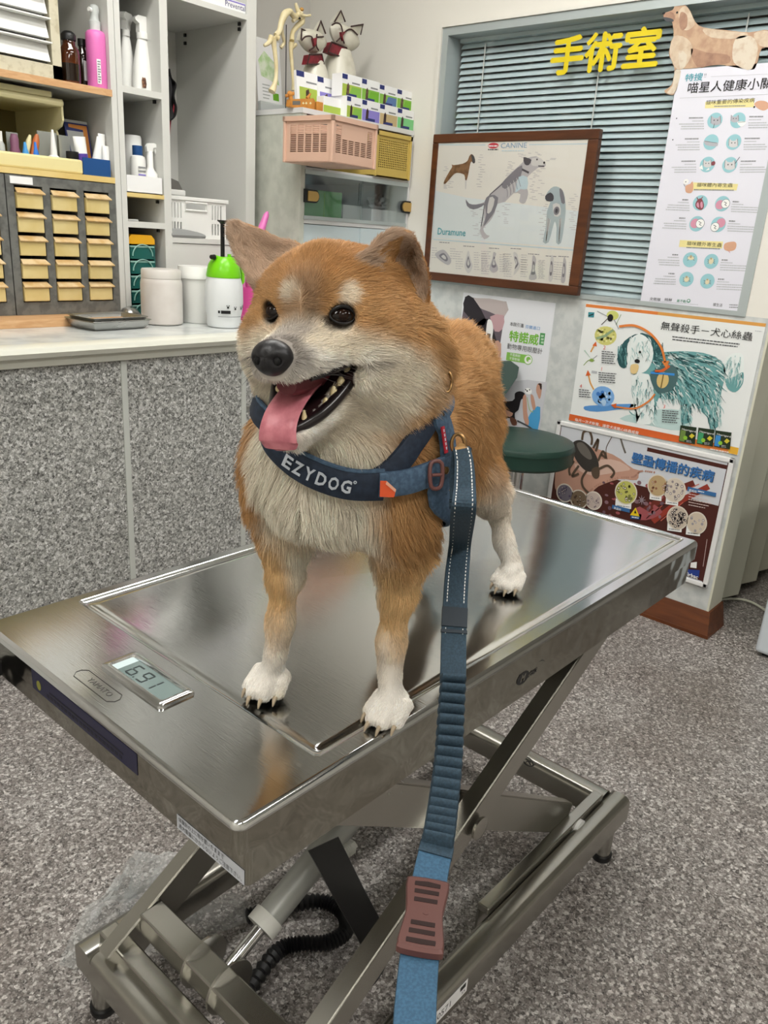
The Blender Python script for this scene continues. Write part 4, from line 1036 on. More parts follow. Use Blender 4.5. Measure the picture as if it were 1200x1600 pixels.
for u in (530, 565, 615):
    qa = OP([(u-14, 1170), (u, 1150), (u+14, 1170), (u, 1182)]); b.prism(qa, .0005, m_beige2, T @ Matrix.Translation((0, 0, .0102)))
b.build('printed_icons', t)
x1_ = O(685, 1160).x; x2_ = O(835, 1200).x
tag(MB().box((x1_, YO-.015, CT), (x2_, YO+.02, CT+.034), m_ow, bev=.003).build('wooden_block', loc=(x1_, YO, CT)), 'orange wooden block with rounded edges beside the dog clock', 'block')

# carved cats
m_catw = mat('carved_cream', '#d5d1c2', .3, noise=(12, '#bdb8a6', .45, .7)); m_catb = mat('carved_dark_brown', '#3a2422', .45); m_catr = mat('carved_red', '#7e1f2b', .45, noise=(60, '#611621', .4, .6))
def carved_cat(label, Y, head, ears, collar, body, eyes, nose, lean):
    def Q(u, v, dy=0): return ony(400+u/7.5, v/7.5, Y+dy)
    cx = Q(*body['c']); t = thing('carved_cat', label, 'figurine', (cx.x, Y, CT), 'carved cat figures on the cabinet')
    H = Q(body['c'][0], body['top']).z-CT; R = abs(Q(body['r'][1], 700).x-Q(body['r'][0], 700).x)/2
    prof = [(R*.75, 0), (R*.95, H*.05), (R, H*.3), (R*.97, H*.55), (R*.8, H*.8), (R*.55, H*.97), (R*.2, H)]
    MB().lathe(prof, m_catw, 24, c=(cx.x, Y, CT)).build('body', t)
    hc = Q(*head['c']); rx = abs(Q(head['x'][1], head['c'][1]).x-Q(head['x'][0], head['c'][1]).x)/2; rz = abs(Q(head['c'][0], head['y'][0]).z-Q(head['c'][0], head['y'][1]).z)/2
    rot = Matrix.Translation(hc) @ Matrix.Rotation(lean, 4, 'Y'); vs = []; fs = []; n = 24
    out = []
    for j in range(n):
        a = 2*PI*j/n; x = math.cos(a); z = math.sin(a)
        w = 1.0 if z > 0 else 1-.32*(-z)**1.5
        out.append((x*rx*w, z*rz*(.8 if z > 0 else 1.05)))
    b = MB(); vs = [(0, -.035, 0)]
    for k, (s, dy) in enumerate(((.55, -.031), (.85, -.02), (1, 0), (.85, .018), (.4, .026))):
        vs += [(x*s, dy, z*s) for x, z in out]
    for j in range(n): fs.append((0, 1+(j+1) % n, 1+j))
    for k in range(4):
        for j in range(n): fs.append((1+k*n+j, 1+k*n+(j+1) % n, 1+(k+1)*n+(j+1) % n, 1+(k+1)*n+j))
    fs.append(tuple(1+4*n+j for j in range(n)))
    hd = b.add(vs, fs, m_catw, True, rot).build('head', t)
    for e in ears:
        a, c, d = [Q(*q) for q in e]
        ctr = (a+c+d)/3
        bb = MB(); f = Vector((0, -.012, 0)); g = Vector((0, .014, 0))
        bb.add([a+f*.3, c+f, d+f*.3, a+g, c, d+g], [(0, 1, 2), (5, 4, 3), (0, 3, 4, 1), (1, 4, 5, 2), (2, 5, 3, 0)], m_catw); bb.build('ear', t)
        ol = [q+Vector((0, -.013, 0)) for q in (a, c, d)]
        MB().tube([ol[0], ol[1], ol[2]], .0028, m_catb, 8).build('ear_outline', t)
    for e in eyes:
        pts = smoothpts([Q(u, v, -.036) for u, v in e], 5)
        MB().tube(pts, .0026, m_catb, 8).build('eye_line', t)
    q = [Q(u, v, -.041) for u, v in nose]; ctr = sum(q, Vector())/len(q)
    bb = MB(); bb.add(q+[p+Vector((0, .01, 0)) for p in q], [tuple(range(len(q)))]+[(i, len(q)+i, len(q)+(i+1) % len(q), (i+1) % len(q)) for i in range(len(q))], m_catr); bb.build('nose', t)
    q = [Q(u, v, -.03) for u, v in collar]; gq = [p+Vector((0, .028, 0)) for p in q]
    bb = MB(); bb.add(q+gq, [(0, 3, 2, 1), (4, 5, 6, 7), (0, 1, 5, 4), (1, 2, 6, 5), (2, 3, 7, 6), (3, 0, 4, 7)], m_catr); bb.build('collar', t)
    MB().tube([q[i]+Vector((0, -.001, 0)) for i in range(4)], .0028, m_catb, 8, closed=True).build('collar_edge', t)
    return t
Yc = 2.30
carved_cat('smaller cream carved cat with red collar beside the bone model', Yc, dict(c=(655, 470), x=(498, 810), y=(330, 640)),
    [[(500, 470), (505, 345), (620, 395)], [(680, 385), (730, 250), (785, 400)]], [(625, 640), (770, 635), (795, 752), (600, 752)],
    dict(c=(690, 1000), top=690, r=(565, 830)), [[(535, 475), (580, 430), (650, 430), (670, 500), (685, 545), (625, 592)], [(715, 400), (705, 480), (710, 545), (735, 592)], [(720, 435), (790, 430)]], [(668, 450), (712, 440), (705, 520), (690, 545)], .05)
carved_cat('taller cream carved cat with red collar and tilted head', Yc+.02, dict(c=(1035, 430), x=(868, 1205), y=(260, 590)),
    [[(890, 260), (965, 130), (1015, 260)], [(1085, 315), (1225, 290), (1195, 410)]], [(885, 492), (1060, 560), (1080, 697), (842, 610)],
    dict(c=(975, 900), top=560, r=(815, 1135)), [[(890, 295), (940, 270), (990, 290), (1015, 370), (1010, 420), (945, 485)], [(1190, 410), (1120, 345), (1060, 360), (1015, 410), (1015, 450), (1035, 510)]], [(1000, 375), (1055, 370), (1020, 420), (1025, 480), (1005, 430)], .22)

# ------------------------------------------------------------------ medicine cartons on the cabinet
def carton(label, px0, px1, zt, zb, y, dep, cols, pyref, group='medicine cartons on the cabinet', lean=0, picture=m_catb):
    xa, xb = ony(px0, pyref, y).x+.0005, ony(px1, pyref, y).x-.0005
    t = thing('medicine_carton', label, 'carton', ((xa+xb)/2, y+dep/2, zb), group); w = xb-xa; h = zt-zb
    T = TR((xa, y, zb), (1, 0, 0), (0, math.sin(lean), math.cos(lean)))
    MB().box((0, 0, -dep), (w, h, 0), m_pure, T).build('carton_body', t)
    c1, c2 = cols; b = MB(); Tn = T @ Matrix.Translation((0, 0, .0003))
    b.box((w*.02, 0, 0), (w, h*.55, .0002), c1, Tn); b.prism([(w*.35, h*.06), (w*.97, h*.06), (w*.97, h*.48), (w*.5, h*.48)], .0004, c2, Tn)
    b.box((0, h*.76, 0), (w*.26, h*.97, .0004), m_navy, Tn)
    b.box((w*.5, h*.62, 0), (w*.9, h*.69, .0003), m_grey, Tn); b.box((w*.22, h*.03, .0002), (w*.75, h*.16, .0005), m_navy, Tn)
    b.prism([(w*.22, h*.1), (w*.36, h*.1), (w*.37, h*.5), (w*.3, h*.62), (w*.24, h*.5)], .0006, picture, Tn)
    b.build('carton_print', t)
    return t
m_lg = mat('leaf_print', '#86b84a', .5); m_steelb = mat('steel_blue_print', '#5a78a8', .5); m_tan = mat('tan_print', '#c8b183', .5); m_mint = mat('mint_print', '#7fcb86', .5)
m_dogp = mat('brown_dog_print', '#6b5140', .5, noise=(120, '#3b2c24', .4, .6))
yb_, yf_ = YC+.045, YC+.004
zl = 1.640; zu = 1.706
xs_lo = [541, 565, 593, 621, 647]; xs_up = [534, 565, 593, 621, 648]
locols = [(m_lime, m_lg), (m_lav, m_lav), (m_tan, m_tan), (m_mint, m_mint)]
lab_lo = ['medicine carton with lime front at the left of the lower row', 'medicine carton with lavender front in the lower row', 'medicine carton with tan front in the lower row', 'medicine carton with mint front at the right end of the lower row']
for k in range(4): carton(lab_lo[k], xs_lo[k], xs_lo[k+1], zl, CT, yf_, .12, locols[k], 180)
upcols = [(m_lime, m_lg), (m_lg, m_greenp), (m_lg, m_steelb), (m_lg, m_greenp)]
lab_up = ['medicine carton with bright lime front at the left of the upper row', 'medicine carton with green front second in the upper row', 'medicine carton with blue and green front third in the upper row', 'medicine carton with green front at the right end of the upper row']
for k in range(4): carton(lab_up[k], xs_up[k], xs_up[k+1], zu+(.004 if k < 2 else 0), zl, yb_-.02, .05, upcols[k], 140, picture=m_dogp)
# low white box turned sideways at the left of the row
ql = ony(505, 172, yf_+.03).x; qr = ony(537, 172, yf_+.03).x
t = thing('medicine_carton', 'white and lime medicine carton lying beside the orange wooden block', 'carton', ((ql+qr)/2, yf_+.06, CT), 'medicine cartons on the cabinet')
MB().box((ql, yf_+.03, CT), (qr-.001, yf_+.064, zl-.012), m_pure).build('carton_body', t)
MB().box((ql+.001, yf_+.0294, CT), (qr-.001, yf_+.03, CT+.028), m_lime).box((qr-.014, yf_+.0292, CT+.034), (qr-.002, yf_+.0296, CT+.05), m_navy).build('carton_print', t)
# two packets standing behind
def packet(label, px0, px1, pytop, y, c1):
    xa, xb = ony(px0, 140, y).x, ony(px1, 140, y).x; zt = ony((px0+px1)/2, pytop, y).z; h = zt-CT; w = xb-xa
    t = thing('medicine_packet', label, 'packet', ((xa+xb)/2, y, CT), 'medicine packets standing by the cats'); T = TR((xa, y, CT), (1, 0, 0), (0, .1, 1))
    MB().box((0, 0, -.012), (w, h, 0), m_pure, T).build('packet_body', t)
    b = MB(); Tn = T @ Matrix.Translation((0, 0, .0003)); b.box((w*.12, 0, 0), (w, h*.62, .0003), c1, Tn); b.box((0, h*.86, 0), (w*.36, h*.995, .0004), m_navy, Tn); b.box((w*.45, h*.74, 0), (w*.95, h*.78, .0003), m_grey, Tn)
    b.prism([(w*.4, h*.2), (w*.62, h*.2), (w*.6, h*.45), (w*.56, h*.6), (w*.42, h*.55)], .0006, m_dogp, Tn); b.build('packet_print', t)
packet('lime fronted medicine packet standing behind the orange clock', 466, 499, 112, YC+.085, m_lime)
packet('lavender fronted medicine packet standing right of the lime packet', 499, 525, 121, YC+.08, m_lav)
q0 = ony(527, 140, YC+.09)
tag(MB().box((q0.x, YC+.085, CT), (q0.x+.012, YC+.12, zu-.005), m_pure).build('leaflet', loc=(q0.x, YC+.1, CT)), 'white folded leaflet standing between the packets and the carton rows', 'leaflet')
# ================================================================== posters on the window wall
class Sheet:
    """Flat printed sheet on the window wall; coordinates are read from an enlarged crop of the view and carried onto the wall plane."""
    def __init__(s, ox, oy, sc, X): s.o = (ox, oy, sc); s.X = X; s.mb = MB(); s.n = 0
    def w(s, u, v, X=None): q = onx(s.o[0]+u/s.o[2], s.o[1]+v/s.o[2], s.X); return q
    def _x(s, l): return s.X-.00025*l
    def poly(s, pts, m, l=1, n=0):
        q = [s.w(*p) for p in pts]
        if n: q = smoothpts(q, n, True)
        s.mb.poly([(s._x(l), p.y, p.z) for p in q], m); return s
    def disk(s, u, v, ru, m, l=1, rv=None, n=20):
        c = s.w(u, v); e = s.w(u+ru, v); r = abs(e.y-c.y); r2 = r if rv is None else abs(s.w(u, v+rv).z-c.z)
        s.mb.poly([(s._x(l), c.y-r*math.cos(2*PI*k/n), c.z+r2*math.sin(2*PI*k/n)) for k in range(n)], m); return s
    def line(s, pts, wd, m, l=1, n=4, taper=False):
        q = [s.w(*p) for p in pts]
        if n > 1: q = smoothpts(q, n)
        e = wd/s.o[2]*depth(q[0])/F_PX/2; L = []; R = []
        for i, p in enumerate(q):
            t = q[min(i+1, len(q)-1)]-q[max(i-1, 0)]; d = Vector((0, -t.z, t.y)); d.normalize()
            k = e*(1-.85*i/(len(q)-1)) if taper else e
            L.append((s._x(l), p.y+d.y*k, p.z+d.z*k)); R.append((s._x(l), p.y-d.y*k, p.z-d.z*k))
        for i in range(len(q)-1): s.mb.add([L[i], L[i+1], R[i+1], R[i]], [(0, 1, 2, 3)], m)
        return s
    def rect(s, u0, v0, u1, v1, m, l=1, u2=None, v2=None):
        """Upright rectangle on the wall from two opposite crop corners."""
        a, b = s.w(u0, v0), s.w(u1, v1)
        s.mb.poly([(s._x(l), a.y, a.z), (s._x(l), b.y, a.z), (s._x(l), b.y, b.z), (s._x(l), a.y, b.z)], m); return s
    def text(s, t, u, v, hv, m, l=2, u1=None, align='LEFT', off=0.0, shear=0.0):
        """Lettering with its baseline start at (u, v), cap height hv crop pixels, squeezed to end at u1."""
        a = s.w(u, v); h = abs(s.w(u, v-hv).z-a.z); T = TR((s._x(l), a.y, a.z), (0, -1, 0), (0, 0, 1))
        sx = 1.0
        if u1 is not None:
            tmp = MB().text(t, h*1.2, m, Matrix.Identity(4))
            w_ = max(p.x for p in tmp.v); sx = abs(s.w(u1, v).y-a.y)/max(w_, 1e-6)
        if off: s.mb.bold(t, h*1.2, m, T, off, align=align, sx=sx, shear=shear)
        else: s.mb.text(t, h*1.2, m, T, align, sx=sx, shear=shear)
        return s
    def lines(s, u, v, n, dv, ulen, m, l=1, wd=2.2, slope=0.0, seed=1, ragged=.25, dash=True, right=False):
        """Rows of fine print too small to read: broken hairlines."""
        rnd = random.Random(seed)
        for k in range(n):
            L = ulen*(1-rnd.random()*ragged); x = u+(ulen-L if right else 0); e = x+L
            while x < e:
                d = rnd.uniform(7, 20) if dash else e-x
                d = min(d, e-x)
                y0 = v+k*dv+slope*(x-u); y1 = v+k*dv+slope*(x+d-u)
                s.line([(x, y0), (x+d, y1)], wd, m, l, 1); x += d+rnd.uniform(1.5, 4)
        return s
    def paper(s, c, th, m, name, label, cat='poster'):
        """The sheet itself, an upright rectangle from its crop corners (top-left, bottom-right)."""
        a, b = s.w(*c[0]), s.w(*c[1])
        s.base = a; s.mb.box((s.X, min(a.y, b.y), b.z), (s.X+th, max(a.y, b.y), a.z), m)
        s.ctr = ((a.y+b.y)/2, b.z); s.nm = (name, label, cat); return s
    def done(s):
        o = s.mb.build(s.nm[0], loc=(s.X, s.ctr[0], s.ctr[1])); return tag(o, s.nm[1], s.nm[2])
P_ = lambda n, c, **k: mat('print_'+n, c, k.pop('rough', .45), **k)
pk, pgr, pdg, plg = P_('black', '#1c1c1e'), P_('grey', '#8f9196'), P_('dark_grey', '#4a4c50'), P_('pale_grey', '#bfc2c6')
ppaper = P_('paper', '#e9ebf0'); ppaper2 = P_('warm_paper', '#e4e1d8'); pwhite = P_('white', '#f6f6f4')

# ---- heartworm poster
H_ = Sheet(880, 470, 3.75, XB-.003)
H_.paper([(133, 15), (1022, 905)], .0025, P_('poster_white', '#eef1f0'), 'heartworm_poster', 'heartworm poster with shaggy teal dog and orange bands beneath the window')
aTL, aTR, aBL, aBR = (135, 15), (1190, 130), (32, 700), (1022, 905)
def lerp(a, b, t): return (a[0]+(b[0]-a[0])*t, a[1]+(b[1]-a[1])*t)
def band(S, c, t0, t1, s0, s1, m, l):
    """Band across a sheet: t down, s across, from its four crop corners."""
    def pt(s_, t): return lerp(lerp(c[0], c[1], s_), lerp(c[2], c[3], s_), t)
    S.poly([pt(s0, t0), pt(s1, t0), pt(s1, t1), pt(s0, t1)], m, l)
C = (aTL, aTR, aBL, aBR)
por, por2, por3 = P_('orange_red', '#d9652f'), P_('orange', '#e2843f'), P_('amber', '#dfa253')
band(H_, C, .004, .03, .0, .4, por2, 1); band(H_, C, .004, .03, .4, 1, por3, 1)
band(H_, C, .945, .998, .0, .72, por, 1); band(H_, C, .945, .998, .72, .94, por2, 1); band(H_, C, .945, .998, .94, .998, P_('yellow', '#e9b23a'), 1)
pteal, pteal2, pteal3, pteal4 = P_('teal_mid', '#6fa7a8'), P_('teal_dark', '#2f5c60'), P_('teal_light', '#b5d4d2'), P_('near_white', '#eef5f3')
pteal5 = P_('teal_blue', '#8ebfc0')
# shadow under the dog as printed, then the dog
H_.poly([(330, 690), (520, 640), (680, 640), (760, 690), (690, 760), (500, 730)], P_('teal_wash', '#c3dcda'), 1, 3)
body = [(590, 300), (700, 295), (820, 305), (900, 335), (945, 380), (950, 440), (930, 520), (920, 600), (925, 660), (905, 740), (860, 750), (850, 690), (800, 640), (770, 600), (745, 640), (750, 700), (720, 720), (690, 710), (690, 620), (670, 575), (600, 580), (560, 570), (540, 640), (530, 700), (480, 725), (430, 715), (460, 690), (470, 620), (450, 590), (455, 640), (440, 675), (400, 665), (385, 640), (420, 620), (405, 560), (400, 470), (420, 420), (520, 300)]
H_.poly(body, pteal, 2, 2)
H_.poly([(400, 440), (500, 430), (530, 520), (530, 700), (480, 725), (430, 715), (470, 640), (440, 675), (385, 640), (410, 570)], pteal4, 3, 2)
H_.poly([(940, 380), (960, 330), (1010, 305), (1055, 320), (1058, 400), (1045, 480), (1010, 535), (965, 515), (945, 450)], pteal4, 2, 3)
H_.poly([(1045, 420), (1058, 430), (1050, 490), (1010, 535), (965, 515), (950, 460), (990, 450)], pteal, 3, 3)
H_.poly([(450, 190), (520, 210), (570, 270), (590, 340), (560, 370), (500, 350), (520, 270)], pteal2, 4, 3); H_.poly([(440, 195), (360, 235), (320, 320), (330, 380), (370, 390), (390, 300)], pteal2, 4, 3)
H_.poly([(380, 250), (440, 195), (500, 225), (530, 300), (510, 380), (470, 420), (410, 420), (375, 360)], pteal4, 5, 3)
rnd = random.Random(5)
def hair(n, gen, mats, l0):
    for k in range(n):
        (x, y), (dx, dy), wd = gen(k)
        H_.line([(x, y), (x+dx*.5+rnd.uniform(-6, 6), y+dy*.5+rnd.uniform(-4, 4)), (x+dx, y+dy)], wd, rnd.choice(mats), l0+rnd.randint(0, 3), 3, True)
def inpoly(x, y, P):
    c = False
    for (x0, y0), (x1, y1) in zip(P, P[1:]+P[:1]):
        if (y0 > y) != (y1 > y) and x < (x1-x0)*(y-y0)/(y1-y0)+x0: c = not c
    return c
def gb(k):
    while True:
        x, y = rnd.uniform(520, 945), rnd.uniform(295, 740)
        if inpoly(x, y, body): break
    a = .35+.9*min(1, max(0, (y-330)/260))+rnd.uniform(-.3, .3); L = rnd.uniform(28, 62)
    return (x, y), (L*math.cos(a), L*math.sin(a)), rnd.uniform(4, 9)
hair(520, gb, [pteal2, pteal3, pteal5, pteal4, pteal3, pteal2, pteal], 6)
hair(90, lambda k: ((rnd.uniform(405, 530), rnd.uniform(430, 690)), (rnd.uniform(-14, 14), rnd.uniform(25, 50)), rnd.uniform(3, 7)), [pteal3, pteal4, pteal5, pteal2], 7)
hair(60, lambda k: ((rnd.uniform(395, 510), rnd.uniform(210, 330)), (rnd.uniform(-25, 25), rnd.uniform(30, 60)), rnd.uniform(3, 7)), [pteal4, pteal4, pteal3, pteal5], 7)
hair(50, lambda k: ((rnd.uniform(325, 375), rnd.uniform(250, 350)), (rnd.uniform(-12, 10), rnd.uniform(30, 60)), rnd.uniform(3, 7)), [pteal2, pteal, pteal2], 7)
hair(50, lambda k: ((rnd.uniform(530, 585), rnd.uniform(240, 340)), (rnd.uniform(-8, 14), rnd.uniform(30, 60)), rnd.uniform(3, 7)), [pteal2, pteal, pteal2], 7)
hair(60, lambda k: ((rnd.uniform(965, 1050), rnd.uniform(320, 470)), (rnd.uniform(-18, 8), rnd.uniform(25, 55)), rnd.uniform(3, 6)), [pteal4, pteal3, pteal5], 7)
hair(30, lambda k: ((rnd.uniform(880, 925), rnd.uniform(580, 700)), (rnd.uniform(-10, 14), rnd.uniform(40, 60)), rnd.uniform(4, 7)), [pteal4, pteal3, pteal5], 7)
hair(26, lambda k: ((rnd.uniform(690, 750), rnd.uniform(600, 680)), (rnd.uniform(-12, 8), rnd.uniform(25, 45)), rnd.uniform(4, 7)), [pteal2, pteal3, pteal], 7)
H_.disk(436, 353, 16, pk, 12, 12).disk(452, 300, 7, pk, 12).poly([(400, 375), (440, 372), (443, 400), (425, 428), (398, 418)], P_('cream_tongue', '#e5c98f'), 12, 3)
H_.poly([(520, 415), (640, 375), (675, 440), (640, 520), (560, 540), (520, 480)], P_('slate', '#4a6a6c'), 10, 3).disk(585, 465, 36, P_('heart_cream', '#dcc07e'), 12, 48).line([(590, 430), (575, 510)], 7, P_('heart_dark', '#7a6330'), 13)
H_.line([(515, 420), (570, 425), (655, 432)], 13, P_('vein_blue', '#3f8fd8'), 13).line([(540, 412), (580, 410), (625, 380)], 16, por, 13)
H_.line([(330, 150), (420, 145), (510, 190), (575, 270), (600, 360)], 13, por2, 14, 6); H_.poly([(580, 355), (624, 350), (608, 398)], por2, 14)
H_.line([(540, 545), (500, 590), (420, 630), (310, 620)], 10, por2, 14, 6); H_.poly([(282, 610), (315, 600), (310, 632)], por, 14)
H_.line([(180, 520), (160, 480), (148, 430)], 9, por3, 4, 5); H_.poly([(132, 440), (145, 405), (162, 436)], por, 5)
H_.line([(162, 300), (175, 275), (185, 255)], 9, por3, 4); H_.poly([(172, 262), (193, 238), (198, 268)], por, 5)
H_.disk(248, 205, 66, P_('yellow_green', '#d6d27c'), 2, 56)
for k in range(40): H_.disk(rnd.uniform(200, 300), rnd.uniform(165, 245), rnd.uniform(4, 9), rnd.choice([P_('yellow_dot', '#e9e5a5'), P_('olive', '#b4b45c')]), 3, n=8)
H_.poly([(190, 215), (240, 200), (290, 165), (300, 175), (250, 212), (200, 228)], P_('sage', '#93ab84'), 4)
H_.disk(290, 85, 36, P_('lime_wash', '#d3d87a'), 3, 28).disk(277, 100, 17, pk, 5, 22).line([(225, 140), (260, 105)], 4, pk, 5).line([(300, 110), (325, 165)], 4, pgr, 5).line([(340, 80), (310, 140)], 4, P_('sage', '#93ab84'), 5).line([(200, 60), (262, 92)], 3, pgr, 5)
H_.line([(120, 378), (150, 348), (185, 350)], 4, P_('moss', '#8aa651'), 4).disk(168, 348, 13, P_('moss', '#8aa651'), 5, 10).line([(125, 290), (160, 335)], 9, P_('pale_green', '#b9d2c3'), 4, taper=True).line([(200, 320), (170, 345)], 3, pgr, 4)
H_.poly([(125, 618), (200, 612), (330, 605), (430, 606), (400, 625), (300, 640), (200, 650), (130, 640)], P_('pool_blue', '#5c97d6'), 3, 2)
H_.disk(234, 560, 68, P_('sphere_blue', '#7fb0e6'), 4, 60)
for k in range(46):
    a, r = rnd.uniform(0, 2*PI), rnd.uniform(0, 50)
    H_.disk(234+r*math.cos(a), 560+r*.9*math.sin(a), rnd.uniform(6, 16), rnd.choice([P_('sphere_light', '#b4d3f1'), P_('sphere_dark', '#3f79c4'), P_('sphere_blue', '#7fb0e6')]), 5+k % 3, n=9)
H_.text('無聲殺手－犬心絲蟲', 570, 163, 44, pk, 8, 1122)
H_.lines(640, 210, 2, 16, 400, pdg, 4, 6, .112, 3, .05)
pred = P_('red', '#d8432f')
for t, u, v in (('2', 236, 283), ('1', 220, 408), ('4', 98, 508), ('3', 586, 628)): H_.text(t, u, v, 26, pred, 15)
for (u, v, n, L) in ((228, 296, 6, 84), (210, 420, 5, 112), (95, 520, 4, 70), (582, 642, 6, 100)): H_.lines(u, v, n, 13, L, pdg, 15, 5, .08, int(u), .2)
H_.rect(168, 408, 198, 428, plg, 3); H_.poly([(148, 66), (184, 68), (180, 98), (146, 95)], P_('stamp', '#3a8f9a'), 3).line([(150, 88), (178, 78)], 6, pk, 4)
H_.text('每月一次犬新寶，讓愛犬遠離心絲蟲威脅', 68, 702, 17, pwhite, 4, 455)
for k, (u, v, c) in enumerate(((690, 728, '#6f8a44'), (795, 742, '#3f9a6a'), (895, 758, '#3f8fd0'))):
    pc_ = P_('pack_'+str(k), c); dk = P_('pack_dark', '#20301c')
    H_.poly([(u, v), (u+94, v+13), (u+84, v+112), (u-10, v+94)], dk, 14); H_.poly([(u+2, v+28), (u+32, v+32), (u+22, v+96), (u-8, v+90)], pc_, 15)
    H_.text('Heartgard', u+6, v+26, 13, pwhite, 16, u+92); H_.disk(u+28, v+74, 13, P_('pack_lime', '#8fc43a'), 16, n=8); H_.poly([(u+66, v+48), (u+84, v+62), (u+66, v+78), (u+50, v+64)], P_('pack_yellow', '#d8c83a'), 16)
    H_.lines(u+34, v+88, 2, 8, 34, plg, 16, 3, .12, k)
H_.lines(862, 868, 1, 8, 108, pwhite, 4, 5, .18, 2, .0); H_.lines(1125, 176, 1, 8, 40, plg, 3, 4, .1, 4, 0)
H_.done()

# ---- tick poster in a white frame
K_ = Sheet(860, 650, 4.0, XB-.012)
fa, fb = K_.w(46, 26), K_.w(978, 1078)
ft = thing('framed_tick_poster', 'white framed tick disease poster low on the wall beside the stool', 'poster', (XB, (fa.y+fb.y)/2, fb.z))
m_wfr = mat('white_frame', '#e9e9e8', .35)
yA, yB, zA, zB = fa.y, fb.y, fa.z, fb.z; fw_ = .016
fm = MB()
for lo, hi in (((yB, zA-fw_), (yA, zA)), ((yB, zB), (yA, zB+fw_)), ((yB, zB), (yB+fw_, zA)), ((yA-fw_, zB), (yA, zA))):
    fm.box((XB-.016, lo[0], lo[1]), (XB-.001, hi[0], hi[1]), m_wfr, bev=.003)
fm.build('frame', ft)
pbrown, pbrown2 = P_('dark_brown', '#4b211a'), P_('red_brown', '#6e2c22')
K_.mb.box((K_.X, yB+.008, zB+.008), (K_.X+.004, yA-.008, zA-.008), pbrown)
def kq(y, z, l): return (K_._x(l), y, z)
def krect(y0, z0, y1, z1, m, l): K_.mb.poly([kq(y0, z0, l), kq(y1, z0, l), kq(y1, z1, l), kq(y0, z1, l)], m)
def Kf(s, t): return yA+(yB-yA)*s, zA+(zB-zA)*t
def kband(s0, t0, s1, t1, m, l): a = Kf(s0, t0); b = Kf(s1, t1); krect(a[0], a[1], b[0], b[1], m, l)
kband(.03, .03, .97, .36, P_('poster_grey', '#d5d8de'), 1); kband(.55, .055, .97, .085, pbrown, 2); kband(.03, .03, .97, .055, P_('poster_grey', '#d5d8de'), 2)
# printed skin with ruffled edge
K_.poly([(30, 380), (60, 200), (150, 170), (390, 240), (520, 330), (640, 350), (560, 350), (540, 400), (430, 395), (300, 440), (240, 490), (120, 470), (40, 470)], P_('skin_pink', '#c79a86'), 3, 3)
K_.poly([(150, 300), (380, 270), (500, 330), (420, 350), (250, 370)], P_('skin_light', '#d9b8a8'), 4, 3)
for i in range(34):
    t = i/33; q = smoothpts([K_.w(240, 478), K_.w(300, 428), K_.w(420, 388), K_.w(520, 380), K_.w(565, 345), K_.w(650, 352)], 8); p = q[int(t*(len(q)-1))]
    K_.mb.poly([(K_._x(5), p.y+.003*math.cos(2*PI*k/8), p.z+.004*math.sin(2*PI*k/8)) for k in range(8)], P_('skin_ruffle', '#b88a78'))
K_.line([(560, 610), (760, 480), (900, 420)], 40, pbrown2, 3).line([(640, 660), (800, 540), (990, 440)], 34, P_('vessel', '#98392b'), 3).line([(600, 640), (780, 500), (930, 425)], 5, P_('vessel_edge', '#cf6a58'), 5).line([(690, 655), (830, 540)], 5, P_('vessel_edge', '#cf6a58'), 5)
rnd = random.Random(9)
for k in range(42):
    u, v = rnd.uniform(330, 730), rnd.uniform(400, 650)
    K_.disk(u, v, rnd.uniform(7, 17), rnd.choice([P_('cell_a', '#8a6a72'), P_('cell_b', '#6f5560'), P_('cell_c', '#a4565a')]), 5+k % 2, rnd.uniform(5, 14), 10)
K_.poly([(510, 600), (560, 565), (620, 600), (660, 560), (700, 600), (640, 640), (560, 650)], P_('cell_c', '#a4565a'), 5, 2)
for s_ in range(8): a = s_*PI/4; K_.line([(572, 525), (572+26*math.cos(a), 525+30*math.sin(a))], 8, P_('cell_d', '#a79aa2'), 7, 1, True)
# tick
ptk, ptk2 = P_('tick_grey', '#3b3733'), P_('tick_brown', '#5a4a3c')
K_.poly([(140, 170), (185, 150), (240, 180), (285, 240), (305, 310), (285, 340), (230, 345), (180, 300), (145, 235)], ptk, 8, 4)
K_.poly([(165, 175), (200, 165), (240, 205), (262, 260), (240, 270), (190, 230)], P_('tick_light', '#6b665f'), 9, 3)
K_.poly([(262, 330), (305, 318), (308, 375), (285, 392), (262, 370)], ptk2, 9, 3)
for pts in ([(200, 150), (210, 100), (245, 95), (262, 140), (258, 180)], [(270, 200), (300, 145), (295, 190), (285, 220)], [(300, 280), (330, 220), (350, 260), (320, 240)], [(305, 330), (360, 310), (400, 350), (380, 385)], [(180, 310), (150, 350), (140, 375), (180, 360)], [(150, 280), (120, 330), (125, 370)], [(230, 340), (200, 390), (205, 440), (240, 480)]):
    K_.line(pts, 15, ptk2, 10, 6)
K_.line([(355, 270), (350, 200), (385, 130)], 5, ptk2, 5, 5).line([(440, 140), (455, 190), (470, 232)], 12, P_('tick_light', '#6b665f'), 5, 4)
K_.text('壁蝨傳播的疾病', 508, 287, 62, P_('shadow_blue', '#2c4a70'), 9, 1045, off=.0009); K_.text('壁蝨傳播的疾病', 505, 283, 62, P_('title_blue', '#3f78b8'), 10, 1042, off=.0007)
pcr = P_('rim_cream', '#e2d9cb')
